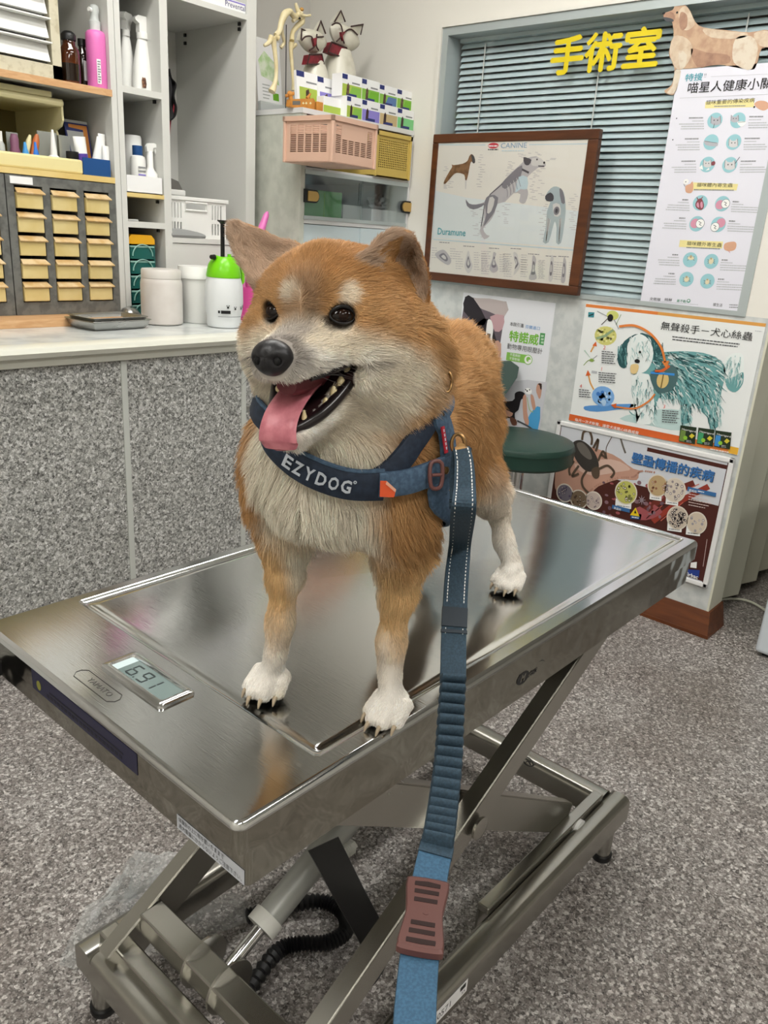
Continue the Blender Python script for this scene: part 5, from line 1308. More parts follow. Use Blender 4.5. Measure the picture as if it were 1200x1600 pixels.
def dish(u, v, r, c, dots, dc, seed, small=False, rv=None):
    K_.disk(u, v, r+5, pcr, 10, (r+5)*1.08, 28); K_.disk(u, v, r-2, P_('dish_'+c[1:], c), 11, (r-2)*1.08, 28); rr = random.Random(seed)
    for k in range(dots):
        a, q = rr.uniform(0, 2*PI), r*.82*math.sqrt(rr.random()); s_ = rr.uniform(.09, .15)*r
        K_.disk(u+q*math.cos(a), v+q*math.sin(a), s_, P_('dot_'+dc[1:], dc), 12, s_*1.1, 10)
        if k % 2: K_.disk(u+q*math.cos(a), v+q*math.sin(a), s_*.5, P_('dot_core', '#efe6da'), 13, n=8)
dish(474, 477, 68, '#c3c266', 22, '#7f7f4a', 1); dish(672, 435, 62, '#c0a67c', 12, '#9a6a50', 2); dish(778, 462, 68, '#d9cdbd', 18, '#9a8f92', 3)
dish(796, 636, 66, '#cdbfae', 46, '#4b4244', 4); dish(916, 668, 62, '#d4c6b2', 10, '#a09aa0', 5); dish(92, 480, 50, '#7a7480', 14, '#5a4f6a', 6); dish(180, 520, 52, '#7d6a55', 12, '#4f3f33', 7); dish(272, 528, 50, '#c9b9b0', 14, '#8a7a80', 8)
for (u, v, w_) in ((410, 545, 100), (625, 495, 74), (725, 525, 78), (735, 690, 90), (852, 715, 88)):
    K_.poly([(u, v-30), (u+w_, v-22), (u+w_-4, v+36), (u-4, v+24)], pwhite, 9); K_.lines(u+8, v+14, 1, 8, w_-18, pgr, 10, 6, .12, u, .1)
pbar = P_('bar_blue', '#3a6ea5')
K_.poly([(390, 553), (500, 580), (498, 603), (387, 576)], pbar, 14).text('焦蟲病', 398, 578, 14, pwhite, 15, 445)
K_.poly([(862, 440), (1040, 480), (1036, 505), (858, 466)], pbar, 14).text('萊姆病', 866, 468, 16, pwhite, 15, 918); K_.lines(925, 468, 1, 8, 50, pwhite, 15, 6, .2, 2)
K_.lines(866, 485, 5, 17, 150, P_('pink_white', '#d9c4bf'), 14, 5, .2, 6, .5)
K_.poly([(536, 570), (500, 618), (560, 628)], P_('warn_yellow', '#f0cf1f'), 15).poly([(533, 584), (526, 606), (542, 608)], pk, 16); K_.poly([(505, 618), (562, 628), (560, 645), (502, 640)], P_('warn_blue', '#1e4f8c'), 15); K_.lines(512, 630, 1, 8, 42, pwhite, 16, 6, .15, 3, 0)
K_.poly([(845, 955), (936, 962), (930, 1008), (835, 985)], P_('logo_blue', '#26408f'), 14); K_.text('Virbac', 838, 990, 28, pwhite, 15, 928, off=.0004)
K_.poly([(880, 915), (918, 910), (915, 950), (876, 945)], pwhite, 13); K_.line([(980, 770), (955, 940)], 3, P_('pink_white', '#d9c4bf'), 5, 1)
kband(.6, .955, .97, .972, P_('poster_grey', '#d5d8de'), 4)
o = K_.mb.build('poster_print', ft)

# ---- eye pressure poster behind the dog and the stool
E_ = Sheet(700, 450, 5.16, XB-.0015)
E_.paper([(125, 35), (735, 1145)], .001, ppaper, 'eye_clinic_poster', 'tall white poster of an eye pressure gauge behind the dog and stool')
a = (140, 70); E_.poly([(138, 70), (472, 110), (400, 590), (70, 540)], P_('photo_mauve', '#6a6069'), 1)
E_.poly([(205, 80), (472, 112), (455, 230), (330, 190), (240, 150)], P_('photo_pale', '#c3b8b6'), 2, 2).poly([(140, 72), (205, 80), (310, 260), (250, 300), (130, 190)], P_('photo_dark', '#2b272d'), 3, 2).poly([(340, 230), (450, 220), (440, 330), (380, 350)], P_('photo_pink', '#c8a3a8'), 3, 2).poly([(250, 270), (330, 250), (390, 420), (390, 500), (300, 470), (200, 330)], P_('photo_dark', '#2b272d'), 3, 2)
E_.poly([(320, 262), (352, 265), (366, 330), (358, 420), (385, 470), (390, 540), (310, 520), (305, 400)], pwhite, 5, 3).poly([(318, 365), (345, 370), (340, 420), (316, 408)], pdg, 6).poly([(345, 510), (388, 520), (382, 585), (340, 570)], P_('leaf', '#8cc65a'), 6).poly([(380, 430), (430, 450), (420, 590), (395, 580)], P_('photo_hand', '#c99f8e'), 4, 2)
E_.text('本院引進', 498, 302, 30, pk, 3, 612); E_.text('芬蘭進口', 622, 322, 26, P_('sky', '#6aa6dc'), 3, 742)
E_.text('特諾威', 490, 418, 78, P_('brand_green', '#7fc241'), 3, 730, off=.0009); E_.poly([(745, 362), (785, 366), (772, 462), (735, 456)], P_('leaf_dark', '#4e9a58'), 3)
for k in range(3): E_.poly([(752, 378+k*26), (774, 380+k*26), (771, 396+k*26), (749, 394+k*26)], P_('leaf_pale', '#bcd9bb'), 4)
E_.text('動物專用眼壓計', 475, 485, 42, pdg, 3, 765)
E_.poly([(476, 516), (640, 540), (630, 608), (468, 580)], P_('leaf', '#6bbf4e'), 3).text('不需麻醉', 498, 545, 22, pwhite, 5, 585); E_.text('不需散瞳', 494, 574, 20, pwhite, 5, 580)
E_.disk(647, 578, 35, P_('leaf', '#6bbf4e'), 4).disk(647, 578, 30, pwhite, 5).disk(650, 575, 18, P_('leaf', '#6bbf4e'), 6).disk(660, 590, 11, pwhite, 7)
E_.poly([(430, 760), (640, 740), (800, 760), (740, 1140), (420, 1120)], P_('floor_wash', '#cfd0d6'), 1)
E_.poly([(330, 930), (520, 910), (540, 850), (580, 832), (620, 850), (618, 890), (590, 900), (570, 980), (540, 1010), (545, 1070), (555, 1100), (520, 1105), (505, 1050), (430, 1060), (330, 1060)], P_('spaniel_black', '#201c1f'), 4, 3).poly([(500, 1040), (550, 1060), (555, 1105), (515, 1100)], P_('spaniel_tan', '#6d4636'), 5, 2)
E_.disk(648, 832, 30, pwhite, 5, 26).disk(640, 830, 6, pk, 6).disk(628, 820, 5, pk, 6).disk(660, 820, 5, pk, 6)
psk = P_('skin', '#c99a84')
E_.poly([(722, 775), (757, 772), (752, 860), (738, 895), (722, 860), (712, 825)], psk, 5, 2).poly([(725, 772), (757, 772), (755, 820), (745, 810), (740, 785)], P_('hair_brown', '#3a2a24'), 6, 2)
E_.poly([(640, 1060), (690, 980), (745, 960), (725, 1145), (640, 1110)], P_('scrub_blue', '#4fa3d8'), 5, 2).poly([(605, 880), (632, 868), (640, 1000), (655, 1080), (640, 1110), (610, 1050)], psk, 6, 2).poly([(668, 860), (690, 870), (708, 960), (690, 985), (672, 920)], psk, 6, 2).poly([(415, 960), (510, 1000), (525, 1015), (500, 1040), (430, 1010)], psk, 6, 2)
E_.line([(640, 880), (660, 980), (690, 1000)], 6, P_('strap_green', '#a7c080'), 7).line([(560, 1070), (640, 1110), (690, 1145)], 14, pdg, 7)
E_.done()

# ---- cat health poster
Q_ = Sheet(1000, 280, 6.0, XB-.003)      # lower crop
X2 = Sheet(1040, 100, 7.5, XB-.003); X2.mb = Q_.mb
pl_ = P_('cool_white', '#e6e6f0')
tl = X2.w(150, 68); br = Q_.w(955, 1280); Q_.X = X2.X
Q_.mb.box((Q_.X, br.y, br.z), (Q_.X+.0012, tl.y, tl.z), pl_); Q_.ctr = ((tl.y+br.y)/2, br.z); Q_.nm = ('cat_health_poster', 'tall white cat health poster with rows of teal discs at the window edge', 'poster')
pth = P_('teal_title', '#58a9b8'); pye = P_('banner_yellow', '#efe3a0'); pcat = P_('cat_orange', '#d9a98c'); pdisk = P_('disc_teal', '#9ccdd5'); pcg = P_('cat_grey', '#b9b9c0'); ppk = P_('pink', '#d999ae')
X2.text('特搜', 222, 198, 78, pth, 2, 428, off=.0003); X2.text('!!', 445, 158, 55, P_('slate_grey', '#7a7d86'), 2)
X2.text('喵星人健康小關', 245, 335, 112, pk, 2, 1225, off=.0002)
X2.line([(530, 148), (1200, 118)], 3, plg, 2, 1).line([(165, 400), (1200, 355)], 4, plg, 2, 1)
X2.poly([(466, 445), (1040, 405), (1035, 505), (462, 520)], pye, 1); X2.text('貓咪重要的傳染疾病', 468, 474, 48, pk, 2, 1035); X2.lines(570, 496, 1, 10, 365, pgr, 2, 11, -.02, 3, 0)
X2.poly([(1040, 470), (1090, 432), (1180, 440), (1215, 490), (1190, 530), (1140, 545), (1080, 520)], pcat, 2, 3).disk(1040, 505, 11, pk, 3)
def iconrow(S, cs, r):
    for i, (u, v) in enumerate(cs):
        S.disk(u, v, r, pdisk, 2, r*1.04, 22)
iconrow(X2, [(578, 662), (848, 660), (532, 916), (798, 915), (490, 1178), (752, 1182)], 88)
def face(S, u, v, s_, m=pcg): S.poly([(u-s_, v+s_*.6), (u-s_*.9, v-s_*.9), (u-s_*.4, v-s_*.5), (u+s_*.4, v-s_*.5), (u+s_*.9, v-s_*.9), (u+s_, v+s_*.6), (u, v+s_)], m, 3, 2).disk(u-s_*.35, v, s_*.13, pdg, 4, n=8).disk(u+s_*.35, v, s_*.13, pdg, 4, n=8).line([(u-s_*.9, v-s_*.9), (u-s_, v+s_*.6)], 4, pdg, 4, 1).line([(u+s_*.9, v-s_*.9), (u+s_, v+s_*.6)], 4, pdg, 4, 1)
face(X2, 590, 660, 58); X2.line([(575, 700), (560, 750)], 6, pdg, 4)
face(X2, 812, 640, 46); X2.poly([(840, 680), (945, 675), (920, 720), (880, 735)], pwhite, 3, 2).line([(850, 685), (935, 678)], 4, pdg, 4, 1)
X2.poly([(450, 900), (500, 905), (560, 920), (610, 920), (610, 960), (560, 965), (470, 950)], pcg, 3, 2).line([(460, 905), (600, 925)], 4, pdg, 4, 1)
face(X2, 795, 925, 54, P_('cat_pale', '#d7d5d6'))
face(X2, 490, 1165, 48, P_('cat_pale', '#d7d5d6')); X2.disk(560, 1165, 24, P_('maroon', '#8a4a52'), 4).poly([(390, 1220), (430, 1180), (440, 1240)], pwhite, 4).poly([(470, 1250), (510, 1215), (515, 1240)], pwhite, 4)
face(X2, 755, 1180, 62, P_('cat_pale', '#d7d5d6')); X2.line([(812, 1170), (870, 1090)], 9, P_('slate_grey', '#7a7d86'), 4)
for (u, v, n, L, rt) in ((150, 705, 3, 300, True), (110, 950, 3, 290, True), (70, 1212, 3, 290, True), (970, 690, 3, 235, False), (915, 945, 3, 280, False), (870, 1212, 3, 320, False)):
    X2.lines(u, v, n, 28, L, plg, 2, 12, -.01, int(u+v), .12, True, rt); X2.lines(u+(L-190 if rt else 12), v-72, 1, 10, 180, pgr, 2, 15, -.01, int(u), .1, True, rt); X2.lines(u+(L-150 if rt else 6), v-36, 1, 10, 150, plg, 2, 9, -.01, int(v), .1, True, rt)
X2.disk(130, 638, 7, pk, 3, n=8).disk(85, 888, 7, pk, 3, n=8)
# middle and lower sections
Q_.poly([(500, 30), (920, 45), (905, 105), (490, 105)], pye, 1); Q_.text('貓咪體內寄生蟲', 530, 68, 34, pk, 2, 868); Q_.lines(505, 98, 1, 10, 375, pgr, 2, 10, .015, 8, 0)
Q_.poly([(430, 60), (470, 45), (495, 20), (500, 90), (480, 130), (435, 125), (425, 95)], pcat, 2, 2).disk(432, 25, 24, pwhite, 3).disk(430, 25, 5, pk, 4, n=8).line([(410, 45), (425, 70)], 5, pgr, 3)
iconrow(Q_, [(565, 222), (772, 230), (532, 418), (735, 424)], 70)
Q_.poly([(520, 230), (545, 190), (575, 180), (595, 215), (600, 260), (575, 290), (530, 270)], P_('maroon', '#8a4a52'), 3, 2).poly([(530, 235), (548, 215), (556, 265), (538, 260)], ppk, 4, 2).poly([(566, 225), (585, 210), (590, 260), (572, 270)], ppk, 4, 2).line([(545, 195), (535, 170)], 8, P_('maroon', '#8a4a52'), 4).line([(570, 190), (590, 165)], 8, P_('maroon', '#8a4a52'), 4)
for (u, v, uu, vv) in ((750, 240, 803, 230), (515, 415, 565, 415), (760, 410, 704, 448)):
    Q_.disk(u, v, 42, ppk, 3); Q_.disk(uu, vv, 42, P_('slate_grey', '#7a7d86'), 4).disk(uu, vv, 38, pwhite, 5).line([(uu-14, vv-18), (uu+10, vv-5), (uu-6, vv+8), (uu+12, vv+20)], 5, pdg, 6)
Q_.poly([(375, 570), (780, 585), (770, 650), (365, 635)], pye, 1); Q_.text('貓咪體外寄生蟲', 436, 615, 34, pk, 2, 768); Q_.lines(436, 640, 1, 10, 315, pgr, 2, 10, .04, 9, 0)
Q_.poly([(785, 640), (800, 600), (880, 585), (905, 610), (890, 660), (840, 675), (800, 665)], pcat, 2, 3).line([(830, 672), (845, 690)], 5, ppk, 3)
iconrow(Q_, [(470, 755), (668, 770), (436, 938), (632, 956)], 68)
pin = P_('insect_cream', '#e3d9b8')
for (u, v, a_, b_) in ((478, 740, 30, 18), (668, 768, 22, 30), (438, 938, 24, 26), (632, 962, 20, 26)):
    for s_ in (-1, 1):
        for k in range(3): Q_.line([(u, v), (u+s_*34, v-14+k*18)], 4, pdg, 3, 1)
    Q_.disk(u, v, a_, pin, 4, b_).disk(u, v-b_*.8, a_*.45, P_('insect_head', '#b9a987'), 5, n=10)
for (u, v, n, L, rt) in ((235, 240, 3, 230, True), (205, 412, 3, 230, True), (155, 755, 3, 215, True), (120, 932, 3, 215, True), (855, 258, 3, 270, False), (820, 440, 3, 265, False), (752, 805, 3, 260, False), (718, 985, 3, 258, False)):
    Q_.lines(u, v, n, 22, L, plg, 2, 9, .04, int(u+v), .12, True, rt); Q_.lines(u+(L-70 if rt else 14), v-48, 1, 10, 60, pgr, 2, 12, .04, int(u), .1, True, rt); Q_.lines(u+(L-120 if rt else 6), v-24, 1, 10, 115, plg, 2, 8, .04, int(v), .1, True, rt)
Q_.text('全能貓', 90, 1130, 26, pdg, 2, 192); Q_.text('純鮮', 228, 1138, 26, pdg, 2, 300); Q_.text('量不動', 342, 1148, 24, P_('logo_green', '#4f9a78'), 2, 432); Q_.disk(456, 1140, 17, P_('logo_green', '#4f9a78'), 2).disk(456, 1138, 10, pl_, 3)
Q_.text('貓生活', 682, 1186, 28, pdg, 2, 772); Q_.lines(838, 1178, 2, 22, 80, pgr, 2, 9, .03, 4, .1); Q_.lines(85, 1140, 1, 10, 460, plg, 2, 4, .08, 5, .0)
Q_.done()

# ---- yellow lettering stuck on the window glass
S_ = Sheet(660, 0, 3.0, XB+.029)
m_sign = mat('sign_yellow', '#e6d021', .4)
sg = MB(); a0 = S_.w(590, 338); hgt = abs(S_.w(590, 170).z-a0.z)
wd_ = abs(S_.w(1098, 300).y-a0.y)
tmp = MB().text('手術室', hgt*1.1, m_sign, Matrix.Identity(4)); w0 = max(p.x for p in tmp.v)
sg.bold('手術室', hgt*1.1, m_sign, TR((S_.X, a0.y, a0.z), (0, -1, 0), (0, 0, 1)), .0036, sx=wd_/w0)
tag(sg.build('window_lettering', loc=(S_.X, a0.y-wd_/2, a0.z)), 'yellow letters of the operating room sign stuck on the window', 'sign')

# ---- golden retriever cut-out taped on the window
G_ = Sheet(820, 0, 3.158, XB-.001)
pgold, pgold2, pgold3, pgold4 = P_('retriever_gold', '#c9a98b', noise=(40, '#b8947a', .4, .62)), P_('retriever_light', '#d8c6ae', noise=(50, '#c8ae94', .42, .65)), P_('retriever_brown', '#b38d74', noise=(40, '#9c7764', .42, .65)), P_('retriever_white', '#dcd0bd', noise=(50, '#cdb79f', .5, .7))
out = [(685, 70), (730, 50), (745, 28), (790, 25), (820, 60), (840, 105), (880, 135), (1000, 150), (1110, 160), (1210, 150), (1230, 230), (1170, 240), (1145, 320), (1120, 345), (1020, 330), (960, 320), (850, 335), (800, 340), (745, 345), (760, 400), (740, 465), (700, 462), (692, 445), (725, 420), (740, 350), (730, 310), (712, 260), (735, 190), (728, 110), (700, 105)]
qs = smoothpts([G_.w(*p) for p in out], 3, True)
n = len(qs); G_.mb.add([(XB-.001, q.y, q.z) for q in qs]+[(XB-.003, q.y, q.z) for q in qs], [tuple(range(n, 2*n))]+[(i, (i+1) % n, n+(i+1) % n, n+i) for i in range(n)], pgold)
G_.X = XB-.0032
G_.poly([(790, 30), (820, 65), (838, 120), (800, 150), (770, 130), (760, 60)], pgold2, 1, 3).poly([(770, 60), (800, 75), (800, 130), (775, 150), (762, 110)], pgold3, 2, 3)
G_.poly([(685, 72), (720, 58), (740, 75), (735, 105), (700, 103)], pgold3, 1, 2).poly([(682, 85), (720, 90), (735, 100), (728, 108), (700, 106)], pdg, 2, 2).disk(752, 62, 5, pk, 3, n=10).disk(686, 66, 7, pk, 3, 6, 10)
G_.poly([(735, 180), (800, 190), (830, 250), (790, 330), (750, 340), (715, 265)], pgold2, 1, 3).poly([(880, 140), (1000, 155), (1100, 165), (1060, 190), (920, 185)], pgold2, 1, 3).poly([(820, 240), (900, 260), (1000, 270), (1010, 310), (930, 320), (850, 330)], pgold3, 1, 3)
G_.poly([(1040, 190), (1120, 180), (1150, 240), (1120, 340), (1060, 330), (1025, 290)], pgold4, 1, 3).poly([(1130, 165), (1210, 155), (1225, 225), (1160, 225)], pgold2, 1, 3).poly([(740, 350), (770, 350), (755, 420), (735, 462), (700, 458), (728, 425)], pgold4, 1, 2).poly([(760, 250), (800, 270), (790, 330), (765, 335)], pgold4, 2, 2)
G_.ctr = (qs[0].y, 1.6); G_.nm = ('dog_cutout', 'golden retriever cardboard cut-out above the cat health poster', 'cut-out'); G_.done()

# ---- framed canine anatomy print
F_ = Sheet(640, 170, 3.75, XB-.030)
fr_t = thing('framed_dog_print', 'brown framed canine anatomy print hanging over the window edge', 'picture', (XB-.03, 1.7, 1.03))
oc = [F_.w(135, 150), F_.w(1118, 117), F_.w(983, 1106), F_.w(88, 990)]
yl = (oc[0].y+oc[3].y)/2; yr = (oc[1].y+oc[2].y)/2; zt_f = (oc[0].z+oc[1].z)/2; zb_f = (oc[2].z+oc[3].z)/2
bw = .03; fx0, fx1 = XB-.034, XB-.010
b = MB()
for (y0, z0, y1, z1) in ((yr, zt_f-bw, yl, zt_f), (yr, zb_f, yl, zb_f+bw), (yr, zb_f+bw, yr+bw*1.25, zt_f-bw), (yl-bw*.85, zb_f+bw, yl, zt_f-bw)):
    b.box((fx0, y0, z0), (fx1, y1, z1), m_brownw, bev=.0025)
b.build('frame', fr_t)
F_.mb.box((F_.X, yr+.01, zb_f+.01), (XB-.014, yl-.01, zt_f-.01), ppaper2)
pf1, pf2, pf3, pf4, pbl = P_('ink_grey', '#7f7d84'), P_('ink_light', '#b9b6b8'), P_('ink_dark', '#4b4a50'), P_('ink_pale', '#cfcdca'), P_('wash_blue', '#bfd3da')
F_.line([(165, 210), (445, 212)], 5, pbl, 1, 1).line([(700, 210), (1058, 205)], 5, pbl, 1, 1).line([(140, 765), (985, 830)], 6, pbl, 1, 1).line([(165, 210), (135, 765)], 5, pbl, 1, 1)
F_.poly([(150, 480), (330, 520), (990, 600), (980, 815), (140, 755)], P_('paper_blue', '#dbe2e2'), 1)
F_.disk(491, 216, 31, P_('oval_red', '#c8404a'), 3, 17).lines(464, 218, 1, 5, 54, pwhite, 4, 7, 0, 2, 0); F_.lines(460, 239, 1, 5, 60, pdg, 3, 6, 0, 4, 0)
F_.text('CANINE', 532, 231, 36, P_('title_steel', '#7f9fba'), 3, 686); F_.lines(540, 246, 1, 5, 130, pbl, 3, 5, 0, 3, 0)
F_.text('Duramune', 162, 735, 46, P_('title_teal', '#58a7b0'), 3, 328, off=.0006)
boxer = [(200, 440), (205, 420), (232, 370), (250, 340), (246, 325), (258, 330), (310, 322), (340, 305), (350, 278), (365, 265), (380, 282), (385, 312), (374, 320), (362, 308), (352, 340), (345, 380), (335, 418), (326, 415), (320, 385), (278, 375), (256, 388), (235, 412), (210, 440)]
F_.poly(boxer, P_('boxer_brown', '#8c6a4c', noise=(60, '#6f5238', .42, .6)), 3, 2).poly([(362, 268), (380, 282), (384, 315), (372, 318), (366, 295)], pdg, 4, 2).poly([(325, 415), (335, 418), (332, 470), (326, 470)], pf4, 3).poly([(200, 440), (212, 440), (222, 470), (200, 468)], pf4, 3)
dog2 = [(330, 530), (338, 570), (375, 590), (425, 572), (440, 560), (432, 610), (440, 650), (420, 692), (414, 722), (438, 765), (470, 745), (452, 738), (432, 702), (470, 660), (500, 610), (512, 558), (560, 545), (610, 495), (650, 500), (642, 540), (660, 555), (680, 548), (695, 500), (690, 470), (680, 440), (690, 402), (720, 372), (755, 345), (790, 342), (796, 316), (742, 278), (692, 288), (668, 282), (665, 312), (600, 370), (540, 435), (470, 500), (440, 545), (390, 560), (350, 555)]
F_.poly(dog2, pf2, 3, 2)
F_.poly([(330, 530), (338, 570), (375, 590), (425, 572), (440, 552), (390, 562), (350, 556)], pf1, 4, 2).poly([(440, 545), (470, 505), (520, 520), (500, 600), (465, 650), (432, 690), (450, 620)], pf1, 4, 2).poly([(540, 440), (600, 375), (660, 330), (650, 400), (600, 440), (560, 470)], pf1, 4, 2).poly([(668, 285), (692, 288), (715, 300), (700, 330), (675, 325)], pf3, 5, 2).poly([(720, 290), (770, 290), (790, 325), (750, 335), (715, 330)], pf4, 5, 2).line([(660, 355), (700, 375)], 11, pf3, 6, 2).line([(755, 335), (790, 337)], 6, pf3, 6, 1).disk(748, 297, 5, pf3, 6, n=8).disk(790, 316, 6, pk, 6, n=8)
for k in range(9): F_.line([(565+k*9, 455-k*7), (575+k*9, 490-k*6), (572+k*10, 520-k*8)], 3, pf4 if k % 2 else pf1, 6, 3)
F_.poly([(640, 400), (690, 400), (690, 470), (650, 470), (620, 490)], pbl, 5, 2).poly([(470, 520), (500, 530), (480, 600), (455, 610)], pf4, 6, 2).line([(440, 560), (432, 620), (420, 690)], 5, pf3, 6).line([(545, 440), (470, 505)], 5, pf3, 6, 2)
dog3 = [(795, 512), (828, 466), (860, 455), (895, 475), (910, 520), (915, 600), (905, 690), (888, 785), (860, 785), (862, 700), (852, 660), (838, 700), (815, 782), (782, 780), (798, 700), (806, 600), (826, 545), (800, 538)]
F_.poly(dog3, P_('dog_bluegrey', '#a9b7bb'), 3, 2).poly([(795, 512), (825, 490), (845, 510), (840, 540), (805, 540)], pf3, 4, 2).poly([(878, 470), (898, 480), (912, 550), (890, 550)], pf1, 4, 2).poly([(840, 560), (880, 560), (885, 620), (850, 630)], pf4, 4, 2).disk(862, 598, 17, pf1, 5, 25).disk(862, 598, 8, pf3, 6, 14)
for k in range(5): F_.line([(810+k*4, 640+k*2), (800, 775)], 3, pf1 if k % 2 else pf4, 5, 1); F_.line([(890-k*3, 640+k*2), (876, 780)], 3, pf1 if k % 2 else pf4, 5, 1)
rn = random.Random(4)
for (u0, v0, u1, v1, n_) in ((195, 340, 235, 470, 12), (390, 270, 415, 470, 14), (560, 310, 600, 400, 12), (800, 290, 830, 310, 3), (700, 350, 770, 540, 22), (355, 590, 420, 760, 18), (505, 560, 560, 680, 12), (755, 560, 800, 770, 18), (920, 500, 975, 720, 18), (620, 265, 665, 290, 4), (690, 255, 760, 275, 4)):
    for k in range(n_):
        u, v = rn.uniform(u0, u1), v0+(v1-v0)*k/n_; F_.line([(u, v), (u+rn.uniform(14, 34), v+1)], 2.6, pf2, 2, 1)
icons = [(205, 870, [(150, 850), (195, 825), (225, 850), (245, 890), (225, 915), (175, 885)]), (345, 890, [(345, 830), (358, 880), (370, 925), (345, 965), (322, 925), (330, 880)]), (495, 900, [(492, 840), (508, 850), (500, 880), (520, 940), (490, 960), (468, 935), (485, 880)]), (622, 900, [(610, 840), (630, 850), (640, 890), (648, 925), (610, 975), (622, 920), (612, 880)]), (725, 930, [(722, 860), (742, 880), (735, 940), (745, 995), (700, 998), (715, 940)]), (828, 940, [(830, 860), (845, 880), (838, 1000), (815, 1005), (820, 930)]), (902, 940, [(905, 870), (918, 900), (912, 1010), (888, 1012), (896, 930)])]
for k, (u, v, pts) in enumerate(icons):
    F_.poly(pts, pf4 if k % 2 else pf2, 3, 3); c = (sum(p[0] for p in pts)/len(pts), sum(p[1] for p in pts)/len(pts)); F_.poly([lerp(c, p, .55) for p in pts], pf1, 4, 3); F_.poly([lerp(c, p, .3) for p in pts], pf4, 5, 2)
    F_.lines(u-75, v-55+k*2, 8 if k else 5, 14, 44, pf2, 2, 3, .05, k, .4); F_.lines(u+32, v-50+k*2, 8 if k else 5, 14, 40, pf2, 2, 3, .05, k+9, .4); F_.lines(u-30, v-88+k*2, 1, 5, 66, pf1, 2, 4, .06, k, .1)
F_.lines(420, 835, 11, 13, 56, pf2, 2, 3, .05, 31, .3); F_.lines(552, 850, 11, 13, 50, pf2, 2, 3, .05, 33, .3); F_.lines(700, 1030, 2, 9, 230, pf2, 2, 3, .07, 12, .1)
F_.mb.build('print', fr_t)
m_pg = mixglass('picture_glass', '#ffffff', .01, .03, tomax=.22)
MB().box((XB-.0335, yr+bw, zb_f+bw-.002), (XB-.0325, yl-bw*.8, zt_f-bw+.002), m_pg).build('glass', fr_t)

# ================================================================== green stool in front of the posters
m_leather = mat('green_leather', '#1d3a31', .38, bump=(90, .08, .002)); m_leatherd = mat('green_leather_back', '#1b3a30', .42)
m_chrome = steel('chrome', '#c9c9c9', .12)
sx_, sz_ = 2.06, .585
cpx = onz(787, 690, sz_); cen = Vector((0, 0, 0))
l, r = onz(688, 690, sz_), onz(897, 700, sz_); ff = onz(800, 745, sz_-.06)
R_ = .185
cr = onz(897, 702, sz_-.03); vd = Vector((RT[0], RT[1], 0)).normalized()
cen = Vector((cr.x, cr.y, 0))-vd*R_
st = thing('swivel_stool', 'dark green padded swivel stool with backrest behind the dog', 'stool', (cen.x, cen.y, 0))
MB().lathe([(.02, sz_-.075), (R_*.93, sz_-.075), (R_*.985, sz_-.066), (R_*.985, sz_-.024), (R_*.99, sz_-.018), (R_*.96, sz_-.006), (R_*.85, sz_), (R_*.5, sz_+.003), (.001, sz_+.004)], m_leather, 48, c=(cen.x, cen.y, 0)).build('seat', st)
MB().lathe([(R_*.994, sz_-.026), (R_*1.0, sz_-.022), (R_*.994, sz_-.018)], m_leatherd, 48, c=(cen.x, cen.y, 0), caps=False).build('piping', st)
MB().lathe([(.05, sz_-.1), (.05, sz_-.076), (.03, sz_-.075)], m_black, 20, c=(cen.x, cen.y, 0)).lathe([(.026, .1), (.026, sz_-.1)], m_chrome, 20, c=(cen.x, cen.y, 0)).build('column', st)
for k in range(5):
    a = 2*PI*k/5+.3; e = cen+Vector((.24*math.cos(a), .24*math.sin(a), .07))
    L = MB().tube([cen+Vector((0, 0, .12)), e], [.022, .016], m_chrome, 10).build('base_leg', st)
    MB().lathe([(.004, -.027), (.02, -.02), (.027, 0), (.02, .02), (.004, .027)], m_black, 14, Matrix.Translation((e.x, e.y, .028)) @ Matrix.Rotation(PI/2, 4, 'X')).build('caster', L)
    MB().tube([e, (e.x, e.y, .03)], .008, m_chrome, 8).build('caster_stem', L)
# backrest: an upright pad at the dog side
bq = [ond(780, 580, 1.95), ond(808, 566, 1.95), ond(812, 580, 1.95), ond(802, 602, 1.95), ond(788, 626, 1.95)]
dB = depth(cen)+.02
oq = [(690, 575), (760, 566), (800, 566), (811, 574), (808, 590), (796, 608), (786, 622), (782, 690), (700, 690)]
pa = [ond(x, y, dB) for x, y in oq]
nrm = Vector((FW[0], FW[1], 0)).normalized()
vs = pa+[p+nrm*.035 for p in pa]; n = len(pa)
MB().add(vs, [tuple(reversed(range(n))), tuple(range(n, 2*n))]+[(i, (i+1) % n, n+(i+1) % n, n+i) for i in range(n)], m_leatherd).build('backrest', st)

# cable and white machine at the right edge
pc0, pc1, pc2 = onz(1125, 937, .006), onz(1165, 938, .006), onz(1198, 955, .006)
tag(MB().tube(smoothpts([(2.72, .78, .006), pc0, pc1, pc2, onz(1240, 985, .006)], 6), .005, m_cream, 8).build('floor_cable', loc=(pc1.x, pc1.y, 0)), 'pale cable lying on the floor beside the folding door', 'cable')
bx0 = onz(1178, 1018, .012); 
t = thing('white_appliance', 'pale grey appliance standing on the floor at the picture edge', 'appliance', (bx0.x+.15, bx0.y-.15, 0))
m_app = mat('appliance_grey', '#d3dbe1', .35)
MB().box((bx0.x, bx0.y-.35, .012), (bx0.x+.35, bx0.y, .62), m_app, bev=.012, seg=3).build('housing', t)
MB().box((bx0.x+.02, bx0.y-.33, 0), (bx0.x+.33, bx0.y-.02, .013), m_black).build('foot', t)
